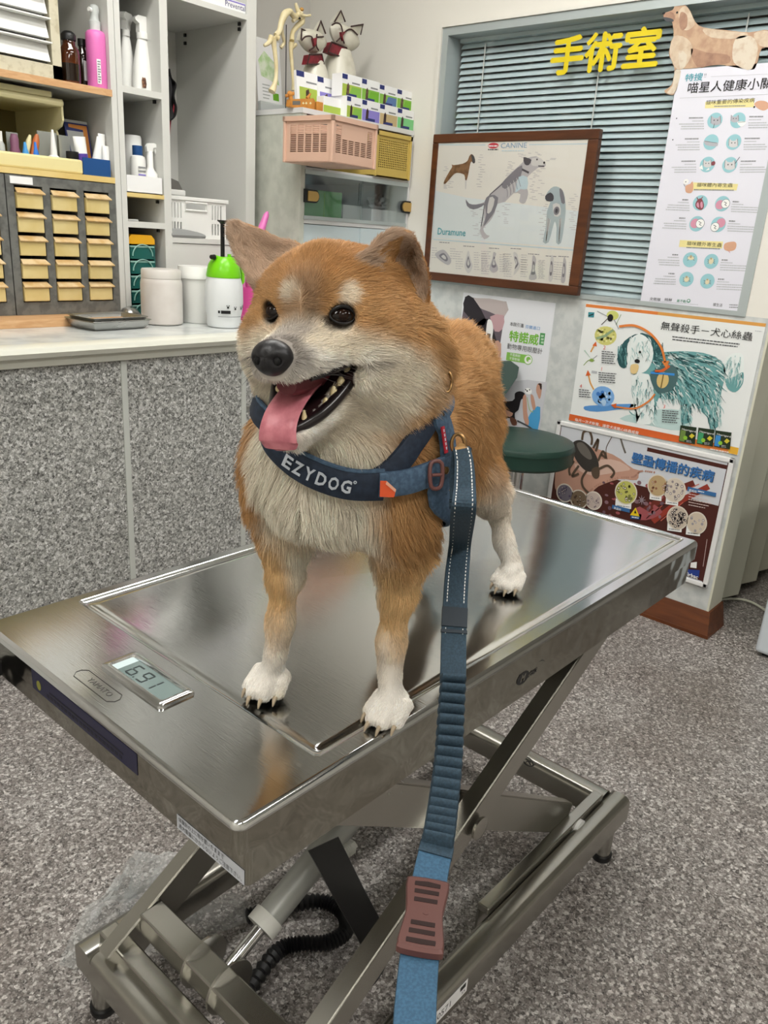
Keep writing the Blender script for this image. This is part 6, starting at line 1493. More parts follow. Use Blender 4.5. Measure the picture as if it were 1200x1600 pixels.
# ================================================================== the stainless lift table
m_top = steel('table_top_steel', '#d3d4d4', .105, stretch=(60, 2, 1), scale=14, bump=.09, vary=.035)
m_fr = steel('table_frame_steel', '#b3b1aa', .26, stretch=(4, 4, 4), scale=20, bump=.012, vary=.015)
m_skirt = steel('table_skirt_steel_darkened', '#99978d', .07, stretch=(3, 3, 3), scale=10, bump=.03, vary=.015)  # same steel, darkened in colour to imitate its dark floor reflections
def waves(m, sc, st):
    """The slight oil-canning of thin sheet metal."""
    nt = m.node_tree; b = nt.nodes['Principled BSDF']; old = b.inputs['Normal'].links[0].from_socket
    tc = nt.nodes.new('ShaderNodeTexCoord'); n = nt.nodes.new('ShaderNodeTexNoise'); n.inputs['Scale'].default_value = sc; n.inputs['Detail'].default_value = 1
    bp = nt.nodes.new('ShaderNodeBump'); bp.inputs['Strength'].default_value = st; bp.inputs['Distance'].default_value = .01
    nt.links.new(tc.outputs['Object'], n.inputs['Vector']); nt.links.new(n.outputs['Fac'], bp.inputs['Height']); nt.links.new(old, bp.inputs['Normal']); nt.links.new(bp.outputs['Normal'], b.inputs['Normal'])
waves(m_top, 9, .02); waves(m_skirt, 14, .35); waves(m_fr, 10, .015)
TX0, TX1, TY0, TY1, TZ = .344, 1.379, .431, .927, .72
tb = thing('examination_table', 'stainless steel lift table with weighing display under the dog', 'examination table', ((TX0+TX1)/2, (TY0+TY1)/2, 0))
def rrect(x0, x1, y0, y1, r, z, k=6):
    out = []
    for cx, cy, a in ((x1-r, y1-r, 0), (x0+r, y1-r, PI/2), (x0+r, y0+r, PI), (x1-r, y0+r, 3*PI/2)):
        for i in range(k+1):
            g = a+PI/2*i/k; out.append((cx+r*math.cos(g), cy+r*math.sin(g), z))
    return out
def loft(b, rings, m, cap0=False, cap1=True, smooth=True):
    n = len(rings[0]); vs = [p for r in rings for p in r]; fs = []
    for i in range(len(rings)-1):
        for j in range(n): fs.append((i*n+j, i*n+(j+1) % n, (i+1)*n+(j+1) % n, (i+1)*n+j))
    if cap0: fs.append(tuple(reversed(range(n))))
    if cap1: o = (len(rings)-1)*n; fs.append(tuple(range(o, o+n)))
    return b.add(vs, fs, m, smooth)
b = MB()
R = lambda i, z, r=.012: rrect(TX0+i, TX1-i, TY0+i, TY1-i, max(r-i, .004), z)
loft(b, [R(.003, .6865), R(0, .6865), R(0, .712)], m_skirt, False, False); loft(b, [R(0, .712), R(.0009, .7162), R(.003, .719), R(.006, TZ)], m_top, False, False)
pr0 = lambda i, z: rrect(.457+i, TX1-.016-i, TY0+.022+i, TY1-.020-i, .006, z)
loft(b, [R(.006, TZ), pr0(0, TZ)], m_top, False, False, False)
loft(b, [pr0(0, TZ), pr0(.004, .7168), pr0(.010, .7160), pr0(.013, .7172), pr0(.02, .7175)], m_top, False, True)
b.build('table_top', tb)
b = MB(); LB = lambda i, z: rrect(TX0+.014+i, TX1-.016-i, TY0+.004+i, TY1-.004-i, .006, z)
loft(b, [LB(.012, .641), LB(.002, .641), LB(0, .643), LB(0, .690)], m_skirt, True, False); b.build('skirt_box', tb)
# scale display
dx0, dx1, dy0, dy1 = .394, .440, .622, .740
b = MB(); DR = lambda i, z: rrect(dx0+i, dx1-i, dy0+i, dy1-i, .005, z)
loft(b, [DR(0, TZ), DR(.0005, TZ+.003), DR(.003, TZ+.005), DR(.0075, TZ+.005), DR(.0085, TZ+.002)], m_top, False, False)
db = b.build('display_bezel', tb)
m_lcd = mat('lcd_grey', '#768785', .12, coat=.6); m_seg = mat('lcd_segment', '#2b3537', .4); m_lcdw = mat('lcd_margin', '#cfe0e2', .3)
b = MB(); b.box((dx0+.008, dy0+.008, TZ-.0), (dx1-.008, dy1-.008, TZ+.0022), m_lcd); b.box((dx0+.009, dy1-.021, TZ+.0022), (dx1-.009, dy1-.009, TZ+.0024), m_lcdw)
dsp = b.build('display_screen', db)
SEG = {'6': 'afgecd', '9': 'abgfcd', '1': 'bc'}
def seg7(b, ch, x, y, w, h, m, T):
    t = w*.16
    R_ = {'a': (t, h-t, w-t, h), 'g': (t, h/2-t/2, w-t, h/2+t/2), 'd': (t, 0, w-t, t), 'f': (0, h/2+t*.4, t, h-t*.4), 'b': (w-t, h/2+t*.4, w, h-t*.4), 'e': (0, t*.4, t, h/2-t*.4), 'c': (w-t, t*.4, w, h/2-t*.4)}
    for s in SEG[ch]:
        q = R_[s]; b.box((x+q[0], y+q[1], 0), (x+q[2], y+q[3], .0002), m, T)
T = TR((dx0+.0125, dy1-.026, TZ+.0023), (0, -1, 0), (1, 0, 0))
b = MB()
for ch, x in (('6', .004), ('9', .024), ('1', .040)): seg7(b, ch, x, 0, .013, .020, m_seg, T)
b.box((.0195, 0, 0), (.0215, .002, .0002), m_seg, T); b.build('display_digits', dsp)
m_etch = mat('etched_mark', '#55534f', .5)
b = MB(); T = TR((.3635, .747, TZ+.0003), (0, -1, 0), (1, 0, 0))
st_ = [(.006+.0, 0), (.074, 0), (.080, .006), (.080, .012), (.074, .018), (.006, .018), (0, .012), (0, .006)]
b.tube([T @ Vector((p[0], p[1], 0)) for p in st_], .0004, m_etch, 5, closed=True)
b.text('YAMATO', .010, m_etch, T @ Matrix.Translation((.022, .006, 0)), sx=1.1); b.build('maker_plate_etching', tb)
# labels on the end of the scale
T = TR((TX0-.0001, .800, .6868), (0, -1, 0), (0, 0, 1))
m_lnavy = mat('navy_label', '#0e1038', .3); m_ink = mat('label_ink', '#0b0b1c', .4)
b = MB(); b.box((0, 0, 0), (.215, .0245, .0004), m_lnavy, T)
T2 = T @ Matrix.Translation((0, 0, .0005)); b.box((.04, .010, 0), (.19, .0125, .0001), m_ink, T2)
for k in range(20): b.box((.034+k*.0078, .004, 0), (.0395+k*.0078, .008, .0001), m_ink, T2)
b.prism([(.016+.005*math.cos(a), .010+.006*math.sin(a)) for a in [2*PI*i/14 for i in range(14)]], .0002, mat('olive_mark', '#8a8a35', .4), T2)
b.build('navy_label', tb)
T = TR((TX0+.0137, .541, .6432), (0, -1, 0), (0, 0, 1)); m_stick = mat('grey_sticker', '#c9ccd2', .5)
b = MB(); b.box((0, 0, 0), (.102, .0165, .0003), m_stick, T); T2 = T @ Matrix.Translation((0, 0, .0006))
def fit_text(b, s, w, h, m, T):
    t = MB().text(s, h, m, Matrix.Identity(4)); w0 = max(p.x for p in t.v); b.text(s, h, m, T, sx=w/w0)
fit_text(b, '過大重量にかからないようご注意下さい。', .096, .0062, pk, T2 @ Matrix.Translation((.003, .0028, 0)))
fit_text(b, '体重計の上に物を置いたままで', .07, .0062, pk, T2 @ Matrix.Translation((.003, .0102, 0)))
b.build('warning_sticker', tb)
# maker's mark on the long side
T = TR((.800, TY0-.0004, .6915), (1, 0, 0), (0, 0, 1))
T = TR((.795, TY0+.0038, .6655), (1, 0, 0), (0, 0, 1))
b = MB(); el = [(.0125+.0145*math.cos(a), .0075+.0090*math.sin(a)) for a in [2*PI*i/24 for i in range(24)]]
b.prism([p for p in el], .0004, pk, T)
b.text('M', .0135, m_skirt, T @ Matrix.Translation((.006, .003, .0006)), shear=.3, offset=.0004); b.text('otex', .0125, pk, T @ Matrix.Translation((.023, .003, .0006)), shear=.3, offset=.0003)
b.tube([T @ Vector((.03+.036*math.cos(a), .0095+.0095*math.sin(a), .0006)) for a in [PI*.78-PI*.72*i/12 for i in range(13)]], [.0007*(1-.06*i) for i in range(13)], pk, 5)
b.build('maker_mark', tb)
# base frame
BX0, BX1, BY0, BY1, BZ0, BZ1 = .428, 1.388, .464, .936, .085, .137
rw = .045
def rail(p0, p1, w, z0, z1, name='base_rail', m=m_fr, r=.014):
    """A tube with a rounded top from p0 to p1 (x, y)."""
    p0 = Vector((*p0, 0)); p1 = Vector((*p1, 0)); d = (p1-p0).normalized(); s = Vector((-d.y, d.x, 0)); h = z1-z0
    prof = [(-w/2, z0), (-w/2, z1-r)]+[(-w/2+r-r*math.cos(a), z1-r+r*math.sin(a)) for a in [PI/2*i/4 for i in range(1, 5)]]+[(w/2-r+r*math.sin(a), z1-r+r*math.cos(a)) for a in [PI/2*i/4 for i in range(0, 5)]]+[(w/2, z0)]
    n = len(prof); vs = [tuple(p0+s*a)[:2]+(c,) for a, c in prof]+[tuple(p1+s*a)[:2]+(c,) for a, c in prof]
    return MB().add(vs, [tuple(range(n)), tuple(reversed(range(n, 2*n)))]+[(i, n+i, n+(i+1) % n, (i+1) % n) for i in range(n)], m, True).build(name, tb)
rail((BX0, BY0+rw/2), (BX1, BY0+rw/2), rw, BZ0, BZ1); rail((BX0, BY1-rw/2), (BX1, BY1-rw/2), rw, BZ0, BZ1)
rail((BX0+rw/2, BY0+rw), (BX0+rw/2, BY1-rw), rw, BZ0, BZ1-.0005); rail((BX1-rw/2, BY0+rw), (BX1-rw/2, BY1-rw), rw, BZ0, BZ1-.0005)
for x, y in ((1.345, .487), (.452, .905), (1.345, .913), (.452, .487)):
    f = MB().lathe([(.017, .012), (.017, BZ0+.002)], m_fr, 20, c=(x, y, 0)).build('foot', tb)
    MB().lathe([(.020, 0), (.021, .003), (.021, .012), (.017, .013)], m_black, 20, c=(x, y, 0)).build('rubber_cap', f)
# roller tracks inside the long rails
for y0, y1 in ((BY0+rw-.004, BY0+rw+.018), (BY1-rw-.018, BY1-rw+.004)):
    MB().box((.93, y0, BZ1-.004), (BX1-rw, y1, BZ1+.011), m_fr, bev=.002).box((.93, y0 if y0 > .7 else y1-.004, BZ0+.005), (BX1-rw, (y0+.004) if y0 > .7 else y1, BZ1-.004), m_fr).build('roller_track', tb)
# round maker's sticker inside the end rail
cs = onx(825, 1190, BX1-rw-.0006)
b = MB(); rr = .013
b.tube([(BX1-rw-.0006, cs.y+rr*math.cos(a), cs.z+rr*.8*math.sin(a)) for a in [2*PI*i/20 for i in range(20)]], .0011, pk, 5, closed=True)
for a in (PI*.25, PI*.75): b.tube([(BX1-rw-.0006, cs.y+rr*.8*math.cos(a), cs.z+rr*.6*math.sin(a)), (BX1-rw-.0006, cs.y-rr*.8*math.cos(a), cs.z-rr*.6*math.sin(a))], .0010, pk, 5)
b.build('round_sticker', tb)
# white code sticker on the near rail
q0 = ony(690, 1545, BY0-.0008); q1 = ony(733, 1498, BY0-.0008)
T = TR((q0.x-.05, BY0-.0004, BZ0+.012), (1, 0, 0), (0, 0, 1))
b = MB(); b.box((0, 0, 0), (q1.x-q0.x+.055, .026, .0003), m_pure, T); T2 = T @ Matrix.Translation((0, 0, .0005))
fit_text(b, 'MCG0571', .075, .017, pk, T2 @ Matrix.Translation((.005, .006, 0))); b.box((q1.x-q0.x+.036, .014, 0), (q1.x-q0.x+.050, .022, .0002), pk, T2); fit_text(b, 'S5', .010, .008, pk, T2 @ Matrix.Translation((q1.x-q0.x+.04, .004, 0)))
b.build('code_sticker', tb)
# scissor arms
def arm(p0, p1, y0, y1, h, name='scissor_arm'):
    """Flat tube between two (x, z) points, from y0 to y1."""
    a = Vector((p0[0], 0, p0[1])); c = Vector((p1[0], 0, p1[1])); d = (c-a).normalized(); u = Vector((-d.z, 0, d.x))*h/2
    vs = []
    for p in (a, c):
        for s_, y in ((-1, y0), (1, y0), (1, y1), (-1, y1)): vs.append((p.x+u.x*s_, y, p.z+u.z*s_))
    bm = bmesh.new(); vv = [bm.verts.new(v) for v in vs]
    for f in ((0, 1, 2, 3), (7, 6, 5, 4), (0, 4, 5, 1), (1, 5, 6, 2), (2, 6, 7, 3), (3, 7, 4, 0)): bm.faces.new([vv[i] for i in f])
    bmesh.ops.recalc_face_normals(bm, faces=bm.faces[:]); bmesh.ops.bevel(bm, geom=bm.edges[:], offset=.0025, segments=2, affect='EDGES')
    return MB().bm(bm, m_fr, False).build(name, tb)
arm((.46, .19), (1.26, .630), .492, .520, .046); arm((.47, .625), (1.235, .140), .526, .550, .062)
arm((.452, .132), (1.26, .630), .852, .880, .062); arm((.47, .625), (1.235, .140), .822, .846, .062)
for y0, y1 in ((.488, .524), (.848, .884)):
    MB().lathe([(.004, 0), (.016, 0), (.018, .002), (.018, .006), (.010, .008), (.004, .008)], m_fr, 20, Matrix.Translation((.832, y0 if y0 < .6 else y1-.004, .388)) @ Matrix.Rotation(PI/2, 4, 'X')).build('pivot_bolt', tb)
for y in (.508, .86):
    MB().lathe([(.004, -.012), (.018, -.010), (.018, .010), (.004, .012)], m_white2, 16, Matrix.Translation((1.24, y, .128)) @ Matrix.Rotation(PI/2, 4, 'X')).build('roller', tb)
# cross tubes between the arms
cz, cxx = .185, .512
MB().box((cxx-.020, .522, cz-.020), (cxx+.020, .852, cz+.020), m_fr, bev=.003).build('cross_tube', tb)
MB().box((.455, .470+.02, .125), (.485, .91, .155), m_fr, bev=.003).build('cross_tube', tb)
MB().box((1.06, .552, .50), (1.10, .822, .54), m_fr, bev=.003).build('cross_tube', tb)
MB().box((.46, .47, .600), (.50, .89, .64), m_fr, bev=.003).build('cross_tube', tb)
MB().box((1.24, .47, .600), (1.28, .89, .64), m_fr, bev=.003).build('cross_tube', tb)
for y in (.735, .675):
    MB().lathe([(.004, -.002), (.040, -.002), (.040, .002), (.004, .002)], m_fr, 32, Matrix.Translation((cxx+.012, y, cz-.006)) @ Matrix.Rotation(PI/2, 4, 'X')).build('bracket_disc', tb)
# actuator
lo = Vector((cxx+.018, .705, cz-.02)); hi = ony(500, 1335, .705)
d = (hi-lo).normalized(); L = (hi-lo).length
sl = lo+d*(L*.38)
m_act = mat('actuator_grey', '#a9aaa4', .4, metal=.3); m_collar = mat('collar_white', '#d2d1c9', .5)
MB().tube([lo, sl], .0105, m_chrome, 16).build('actuator_rod', tb)
MB().tube([sl+d*.01, hi+d*.12], .022, m_act, 24).build('actuator_body', tb)
MB().tube([sl, sl+d*.022], .0255, m_collar, 24).build('actuator_collar', tb)
cw = []
for i in range(60):
    a = i*.9; cw.append(hi+Vector((.012+i*.0006, -.026, .004))+Vector((0, .010*math.cos(a), .010*math.sin(a))))
MB().tube(cw, .0022, m_collar, 6).build('coiled_lead', tb)
# black lever of the foot pedal
lv = smoothpts([ony(505, 1318, .60), ony(545, 1395, .60), ony(588, 1480, .60), ony(577, 1530, .60), ony(540, 1570, .60), ony(455, 1640, .60)], 6)
MB().ribbon(lv, [Vector((.80, -.5, .35))]*len(lv), [Vector((-.5, -.6, .6))]*len(lv), .045, .008, m_black).build('pedal_lever', tb)
# hose lying under the table
hs = smoothpts([onz(385, 1432, .02), onz(440, 1418, .02), onz(500, 1408, .02), onz(535, 1425, .02), onz(540, 1455, .02), onz(510, 1473, .02), onz(465, 1475, .02), onz(430, 1490, .02), onz(380, 1560, .02)], 14)
hr = [.0125+.0022*(1 if i % 2 else -1) for i in range(len(hs))]
tag(MB().tube(hs, hr, m_black, 12).build('corrugated_hose', loc=(hs[0].x, hs[0].y, 0)), 'black corrugated hose looped on the floor under the table', 'hose')
m_bagc = mixglass('cloudy_bag', '#ffffff', .10, .18, tint=(.93, .94, .94))
m_film = hazy('cloudy_film', '#e3e6e4', .27, .15)
def sheetbag(name, label, outline, hgt, seed, m):
    """Crumpled film lying on the floor: outline of floor points, puffed up with creases."""
    rnd = random.Random(seed); c = sum(outline, Vector())/len(outline); n = len(outline); vs = []; fs = []; rings = 7
    for k in range(rings+1):
        t = k/rings
        for j, p in enumerate(outline):
            q = p.lerp(c, t); z = hgt*math.sin(PI*min(1, t*.9+.02))*(.55+.45*rnd.random())+.003 if 0 < k else .002
            vs.append((q.x+rnd.uniform(-.008, .008), q.y+rnd.uniform(-.008, .008), z))
    for k in range(rings):
        for j in range(n): fs.append((k*n+j, k*n+(j+1) % n, (k+1)*n+(j+1) % n, (k+1)*n+j))
    fs.append(tuple(rings*n+j for j in range(n)))
    return tag(MB().add(vs, fs, m, True).build(name, loc=(c.x, c.y, 0)), label, 'bag')
ol = [onz(*q, 0) for q in ((92, 1512), (110, 1470), (150, 1430), (190, 1385), (205, 1350), (225, 1338), (262, 1352), (330, 1350), (330, 1390), (260, 1430), (180, 1465), (120, 1510))]
q = []
for i in range(len(ol)):
    q += [ol[i], (ol[i]+ol[(i+1) % len(ol)])/2]
sheetbag('plastic_bag', 'cloudy clear plastic bag crumpled on the floor beside the table base', q, .07, 5, m_film)
ol = [onz(*p, 0) for p in ((232, 1500), (235, 1470), (262, 1440), (330, 1425), (386, 1412), (392, 1440), (340, 1462), (290, 1480))]
sheetbag('plastic_bag', 'clear plastic wrapping around the hose end under the table', ol, .06, 8, m_film)
# ================================================================== the dog
HO = np.array([.4973, .4936, 1.123]); _y, _p, _r = math.radians(199.45), math.radians(7.03), math.radians(-4.92)
HF = np.array([math.cos(_y)*math.cos(_p), math.sin(_y)*math.cos(_p), math.sin(_p)])
_r0 = np.array([math.sin(_y), -math.cos(_y), 0]); _u0 = np.cross(_r0, HF)
HR = math.cos(_r)*_r0+math.sin(_r)*_u0; HU = -math.sin(_r)*_r0+math.cos(_r)*_u0
HM = np.stack([HF, HR, HU])                       # rows: forward, the dog's right, up
def HW(f, r, u): return HO+f*HF+r*HR+u*HU
BO = np.array([.504, .50, TZ-.0025]); _b = math.radians(14)
BB = np.array([math.cos(_b), math.sin(_b), 0]); BR = np.array([-BB[1], BB[0], 0]); BU = np.array([0, 0, 1.])
BM = np.stack([BB, BR, BU])                       # rows: backward, the dog's right, up
def BW(b, r, z): return BO+b*BB+r*BR+z*BU
HS = .0029
G0 = np.array([.31, .33, TZ-.012]); G1 = np.array([1.04, .80, 1.245])
GN = np.ceil((G1-G0)/HS).astype(int)+1
DS = np.full(GN, .06, np.float32)
GX = [(G0[i]+HS*np.arange(GN[i])).astype(np.float32) for i in range(3)]
def region(lo, hi):
    a = np.clip(np.floor((np.array(lo)-G0)/HS).astype(int), 0, GN-1); b = np.clip(np.ceil((np.array(hi)-G0)/HS).astype(int)+1, 1, GN)
    return tuple(slice(a[i], b[i]) for i in range(3))
def pts(sl): return np.meshgrid(GX[0][sl[0]], GX[1][sl[1]], GX[2][sl[2]], indexing='ij')
def smin(a, b, k):
    if k <= 0: return np.minimum(a, b)
    h = np.clip(.5+.5*(b-a)/k, 0, 1)
    return b*(1-h)+a*h-k*h*(1-h)
MARG = .05
def ell(c, rad, Mx, k=.02, sub=False):
    c = np.array(c); rad = np.array(rad, float); e = np.abs(Mx.T)@rad+MARG
    sl = region(c-e, c+e); X, Y, Z = pts(sl); X = X-c[0]; Y = Y-c[1]; Z = Z-c[2]
    q = [X*Mx[i, 0]+Y*Mx[i, 1]+Z*Mx[i, 2] for i in range(3)]
    k0 = np.sqrt(sum((q[i]/rad[i])**2 for i in range(3))); k1 = np.sqrt(sum((q[i]/rad[i]**2)**2 for i in range(3)))+1e-6
    d = k0*(k0-1)/k1
    DS[sl] = -smin(-DS[sl], d, k) if sub else smin(DS[sl], d, k)
def cone(a, b, ra, rb, k=.02, sub=False):
    a = np.array(a); b = np.array(b); m = max(ra, rb)+MARG
    sl = region(np.minimum(a, b)-m, np.maximum(a, b)+m); X, Y, Z = pts(sl); ab = b-a; L2 = ab@ab
    t = np.clip(((X-a[0])*ab[0]+(Y-a[1])*ab[1]+(Z-a[2])*ab[2])/L2, 0, 1)
    d = np.sqrt((X-a[0]-t*ab[0])**2+(Y-a[1]-t*ab[1])**2+(Z-a[2]-t*ab[2])**2)-(ra+(rb-ra)*t)
    DS[sl] = -smin(-DS[sl], d, k) if sub else smin(DS[sl], d, k)
def chain(P, R, k=.02):
    for i in range(len(P)-1): cone(P[i], P[i+1], R[i], R[i+1], k)
def shell(P, rad, k):
    """A thin curved leaf given as a cloud of small balls."""
    P = np.array(P); lo, hi = P.min(0)-.02, P.max(0)+.02; sl = region(lo, hi); X, Y, Z = pts(sl); d = np.full(X.shape, .05, np.float32)
    for i, p in enumerate(P):
        np.minimum(d, np.sqrt((X-p[0])**2+(Y-p[1])**2+(Z-p[2])**2)-rad[i], out=d)
    DS[sl] = smin(DS[sl], d, k)

# --- trunk
ell(BW(.080, .008, .272), (.120, .080, .084), BM, .03)
ell(BW(.014, .008, .264), (.054, .070, .060), BM, .03)
ell(BW(.045, -.060, .250), (.052, .030, .074), BM, .025); ell(BW(.045, .080, .250), (.052, .030, .074), BM, .025)
ell(BW(.215, .012, .276), (.13, .066, .078), BM, .03)
ell(BW(.330, .024, .284), (.078, .052, .074), BM, .03)
cone(BW(.055, .002, .31), BW(.014, -.004, .375), .078, .063, .03)
ell(BW(.012, -.004, .318), (.052, .060, .056), BM, .03)
ell(BW(.27, .018, .318), (.115, .048, .046), BM, .03)
# --- hind legs
for s, rc, hp in ((-1, -.014, (.428, -.057)), (1, .064, (.40, .100))):
    ell(BW(.345, rc, .235), (.056, .026, .074), BM, .025)
    kb, kr = .338, rc+s*.012; hk = (hp[0]+.036, rc+s*.004)
    chain([BW(kb, kr, .190), BW(kb+.05, kr+s*.002, .150), BW(hk[0], hk[1], .105), BW(hk[0]-.004, hk[1]*.6+hp[1]*.4, .065), BW(hp[0]+.018, hp[1], .030)], [.031, .024, .0135, .012, .0145], .018)
# --- fore legs
FL = [(-1, [(.048, -.058, .235), (.052, -.057, .185), (.052, -.055, .140), (.049, -.054, .085), (.046, -.058, .040)], (.034, -.062), -.10),
      (1, [(.030, .066, .235), (.028, .064, .185), (.024, .062, .140), (.020, .064, .085), (.016, .068, .040)], (.003, .072), .10)]
for s, P, pw, tw in FL: chain([BW(*p) for p in P], [.036, .0225, .0143, .0118, .0122], .018)
# --- paws with four toes each
PAWS = [(.034, -.062, -.10), (.008, .072, .12), (.428, -.057, -.05), (.40, .100, .05)]
CLAWS = []
for pb, prr, tw in PAWS:
    ca, sa = math.cos(tw), math.sin(tw)
    Mx = np.stack([BB*ca+BR*sa, -BB*sa+BR*ca, BU])
    c = np.array(BW(pb, prr, 0))
    def pp(x, y, z, c=c, Mx=Mx): return c+Mx[0]*x+Mx[1]*y+Mx[2]*z
    ell(pp(.010, 0, .021), (.020, .0155, .017), Mx, .008)
    for y, x, rr_ in ((-.0172, -.006, .0078), (-.0064, -.0165, .0082), (.0064, -.0165, .0082), (.0172, -.006, .0078)):
        cone(pp(x+.018, y*.85, .022), pp(x, y, .0122), .0085, rr_, .0022)
        CLAWS.append((pp(x-.0065, y*1.05, .0105), pp(x-.0135, y*1.08, .0032)))
# --- tail curled over the rump
TAIL = [BW(.372, .024, .300), BW(.382, .024, .322), BW(.355, .028, .343), BW(.310, .036, .347), BW(.275, .052, .335)]
chain(TAIL, [.026, .024, .023, .022, .014], .024)
DTRUNK = DS.copy()          # the trunk and legs alone, where the harness is laid
# --- head
ell(HW(-.010, 0, .017), (.072, .064, .051), HM, .02)
ell(HW(.018, 0, .018), (.034, .044, .032), HM, .02)
for s in (-1, 1):
    ell(HW(.036, s*.027, .0165), (.0175, .016, .012), HM, .012)
    ell(HW(.004, s*.0465, -.019 if s > 0 else -.022), (.048, .0325, .041 if s > 0 else .046), HM, .02)
    ell(HW(-.036, s*.055, -.028 if s > 0 else -.036), (.046, .030, .049 if s > 0 else .056), HM, .025)
    cone(HW(.042, s*.021, -.024), HW(.090, s*.0090, -.034), .0200, .0150, .012)
    cone(HW(.022, s*.021, -.060), HW(.077, s*.0075, -.0870), .0160, .0072, .012)
ell(HW(-.050, 0, -.030), (.062, .070, .080), HM, .03)
cone(HW(.046, 0, -.020), HW(.090, 0, -.0310), .0235, .0165, .014)
cone(HW(.018, 0, -.076), HW(.076, 0, -.0890), .020, .0070, .014)
# open mouth: a wedge carved from the corner of the lips forward
def carve_mouth():
    c = HW(.07, 0, -.06); sl = region(c-.08, c+.08); X, Y, Z = pts(sl); X = X-HO[0]; Y = Y-HO[1]; Z = Z-HO[2]
    f = X*HF[0]+Y*HF[1]+Z*HF[2]; r = X*HR[0]+Y*HR[1]+Z*HR[2]; u = X*HU[0]+Y*HU[1]+Z*HU[2]
    top = u-(-.0245-.32*(f-.028)); bot = (-.0335-.83*(f-.028)+.0018*np.minimum((r/.02)**2, 3))-u
    d = np.maximum(np.maximum(top*.97, bot*.80), np.maximum(.027-f, np.abs(r)-.050))
    DS[sl] = -smin(-DS[sl], d, .004)
carve_mouth()
# eye sockets
EYES = [(-1, HW(.0525, -.0315, .0045)), (1, HW(.0485, .0315, .0075))]
for s, c in EYES: ell(c, (.0085, .0115, .0085), HM, .004, True)
# ears: curved leaves
def leaf(outline, bulge, sp=.0034):
    """An ear from its outline (base first and last); bowed by the bulge away from the rim."""
    Q = np.array(outline); o = Q.mean(0); U_, S_, Vt = np.linalg.svd(Q-o); q2 = (Q-o)@Vt[:2].T
    sm = smoothpts([(*p, 0) for p in q2], 5, True); sm = np.array([(p.x, p.y) for p in sm]); n = len(q2); P = []; R_ = []
    # heights off the mean plane, carried by inverse distance from the outline
    hgt = (Q-o)@Vt[2]; lo, hi = sm.min(0), sm.max(0)
    for x in np.arange(lo[0], hi[0]+sp, sp):
        for y in np.arange(lo[1], hi[1]+sp, sp):
            c = False
            for (x0, y0), (x1, y1) in zip(sm, np.roll(sm, -1, 0)):
                if (y0 > y) != (y1 > y) and x < (x1-x0)*(y-y0)/(y1-y0)+x0: c = not c
            if not c: continue
            e = np.sqrt(((sm-(x, y))**2).sum(1)).min(); w = 1/(((q2-(x, y))**2).sum(1)+1e-6); hh = (w*hgt).sum()/w.sum()
            P.append(o+x*Vt[0]+y*Vt[1]+hh*Vt[2]+np.array(bulge)*min(1, e/.016)**.8); R_.append(.0036+.0012*min(1, e/.01))
    for p in sm:
        w = 1/(((q2-p)**2).sum(1)+1e-6); P.append(o+p[0]*Vt[0]+p[1]*Vt[1]+(w*hgt).sum()/w.sum()*Vt[2]); R_.append(.0036)
    return np.array(P)@HM+HO, R_
EARN = leaf([(.030, -.036, .046), (.026, -.046, .058), (.014, -.053, .069), (-.002, -.059, .073), (-.017, -.065, .066), (-.026, -.070, .052), (-.030, -.071, .036), (-.026, -.068, .020), (-.010, -.056, .022), (.012, -.046, .034)], (-.020, .010, .0))
EARF = leaf([(-.004, .036, .062), (-.002, .062, .070), (-.002, .084, .080), (.007, .094, .084), (.012, .094, .076), (.018, .083, .057), (.027, .067, .040), (.030, .054, .030), (.012, .044, .046)], (-.018, -.002, .008))
shell(*EARN, .008); shell(*EARF, .008)

# where the pale brows sit: traced onto the head
def hit(px, py):
    r_ = ray(px, py); r_ = r_/np.linalg.norm(r_); t = .45
    while t < .9:
        p = CAM+r_*t; i = np.clip(np.round((p-G0)/HS).astype(int), 0, GN-1); v = DS[tuple(i)] if ((p > G0) & (p < G1)).all() else .03
        if v < .001: break
        t += max(v*.6, .0008)
    return p
BROW = [hit(543, 455), hit(452, 455)]
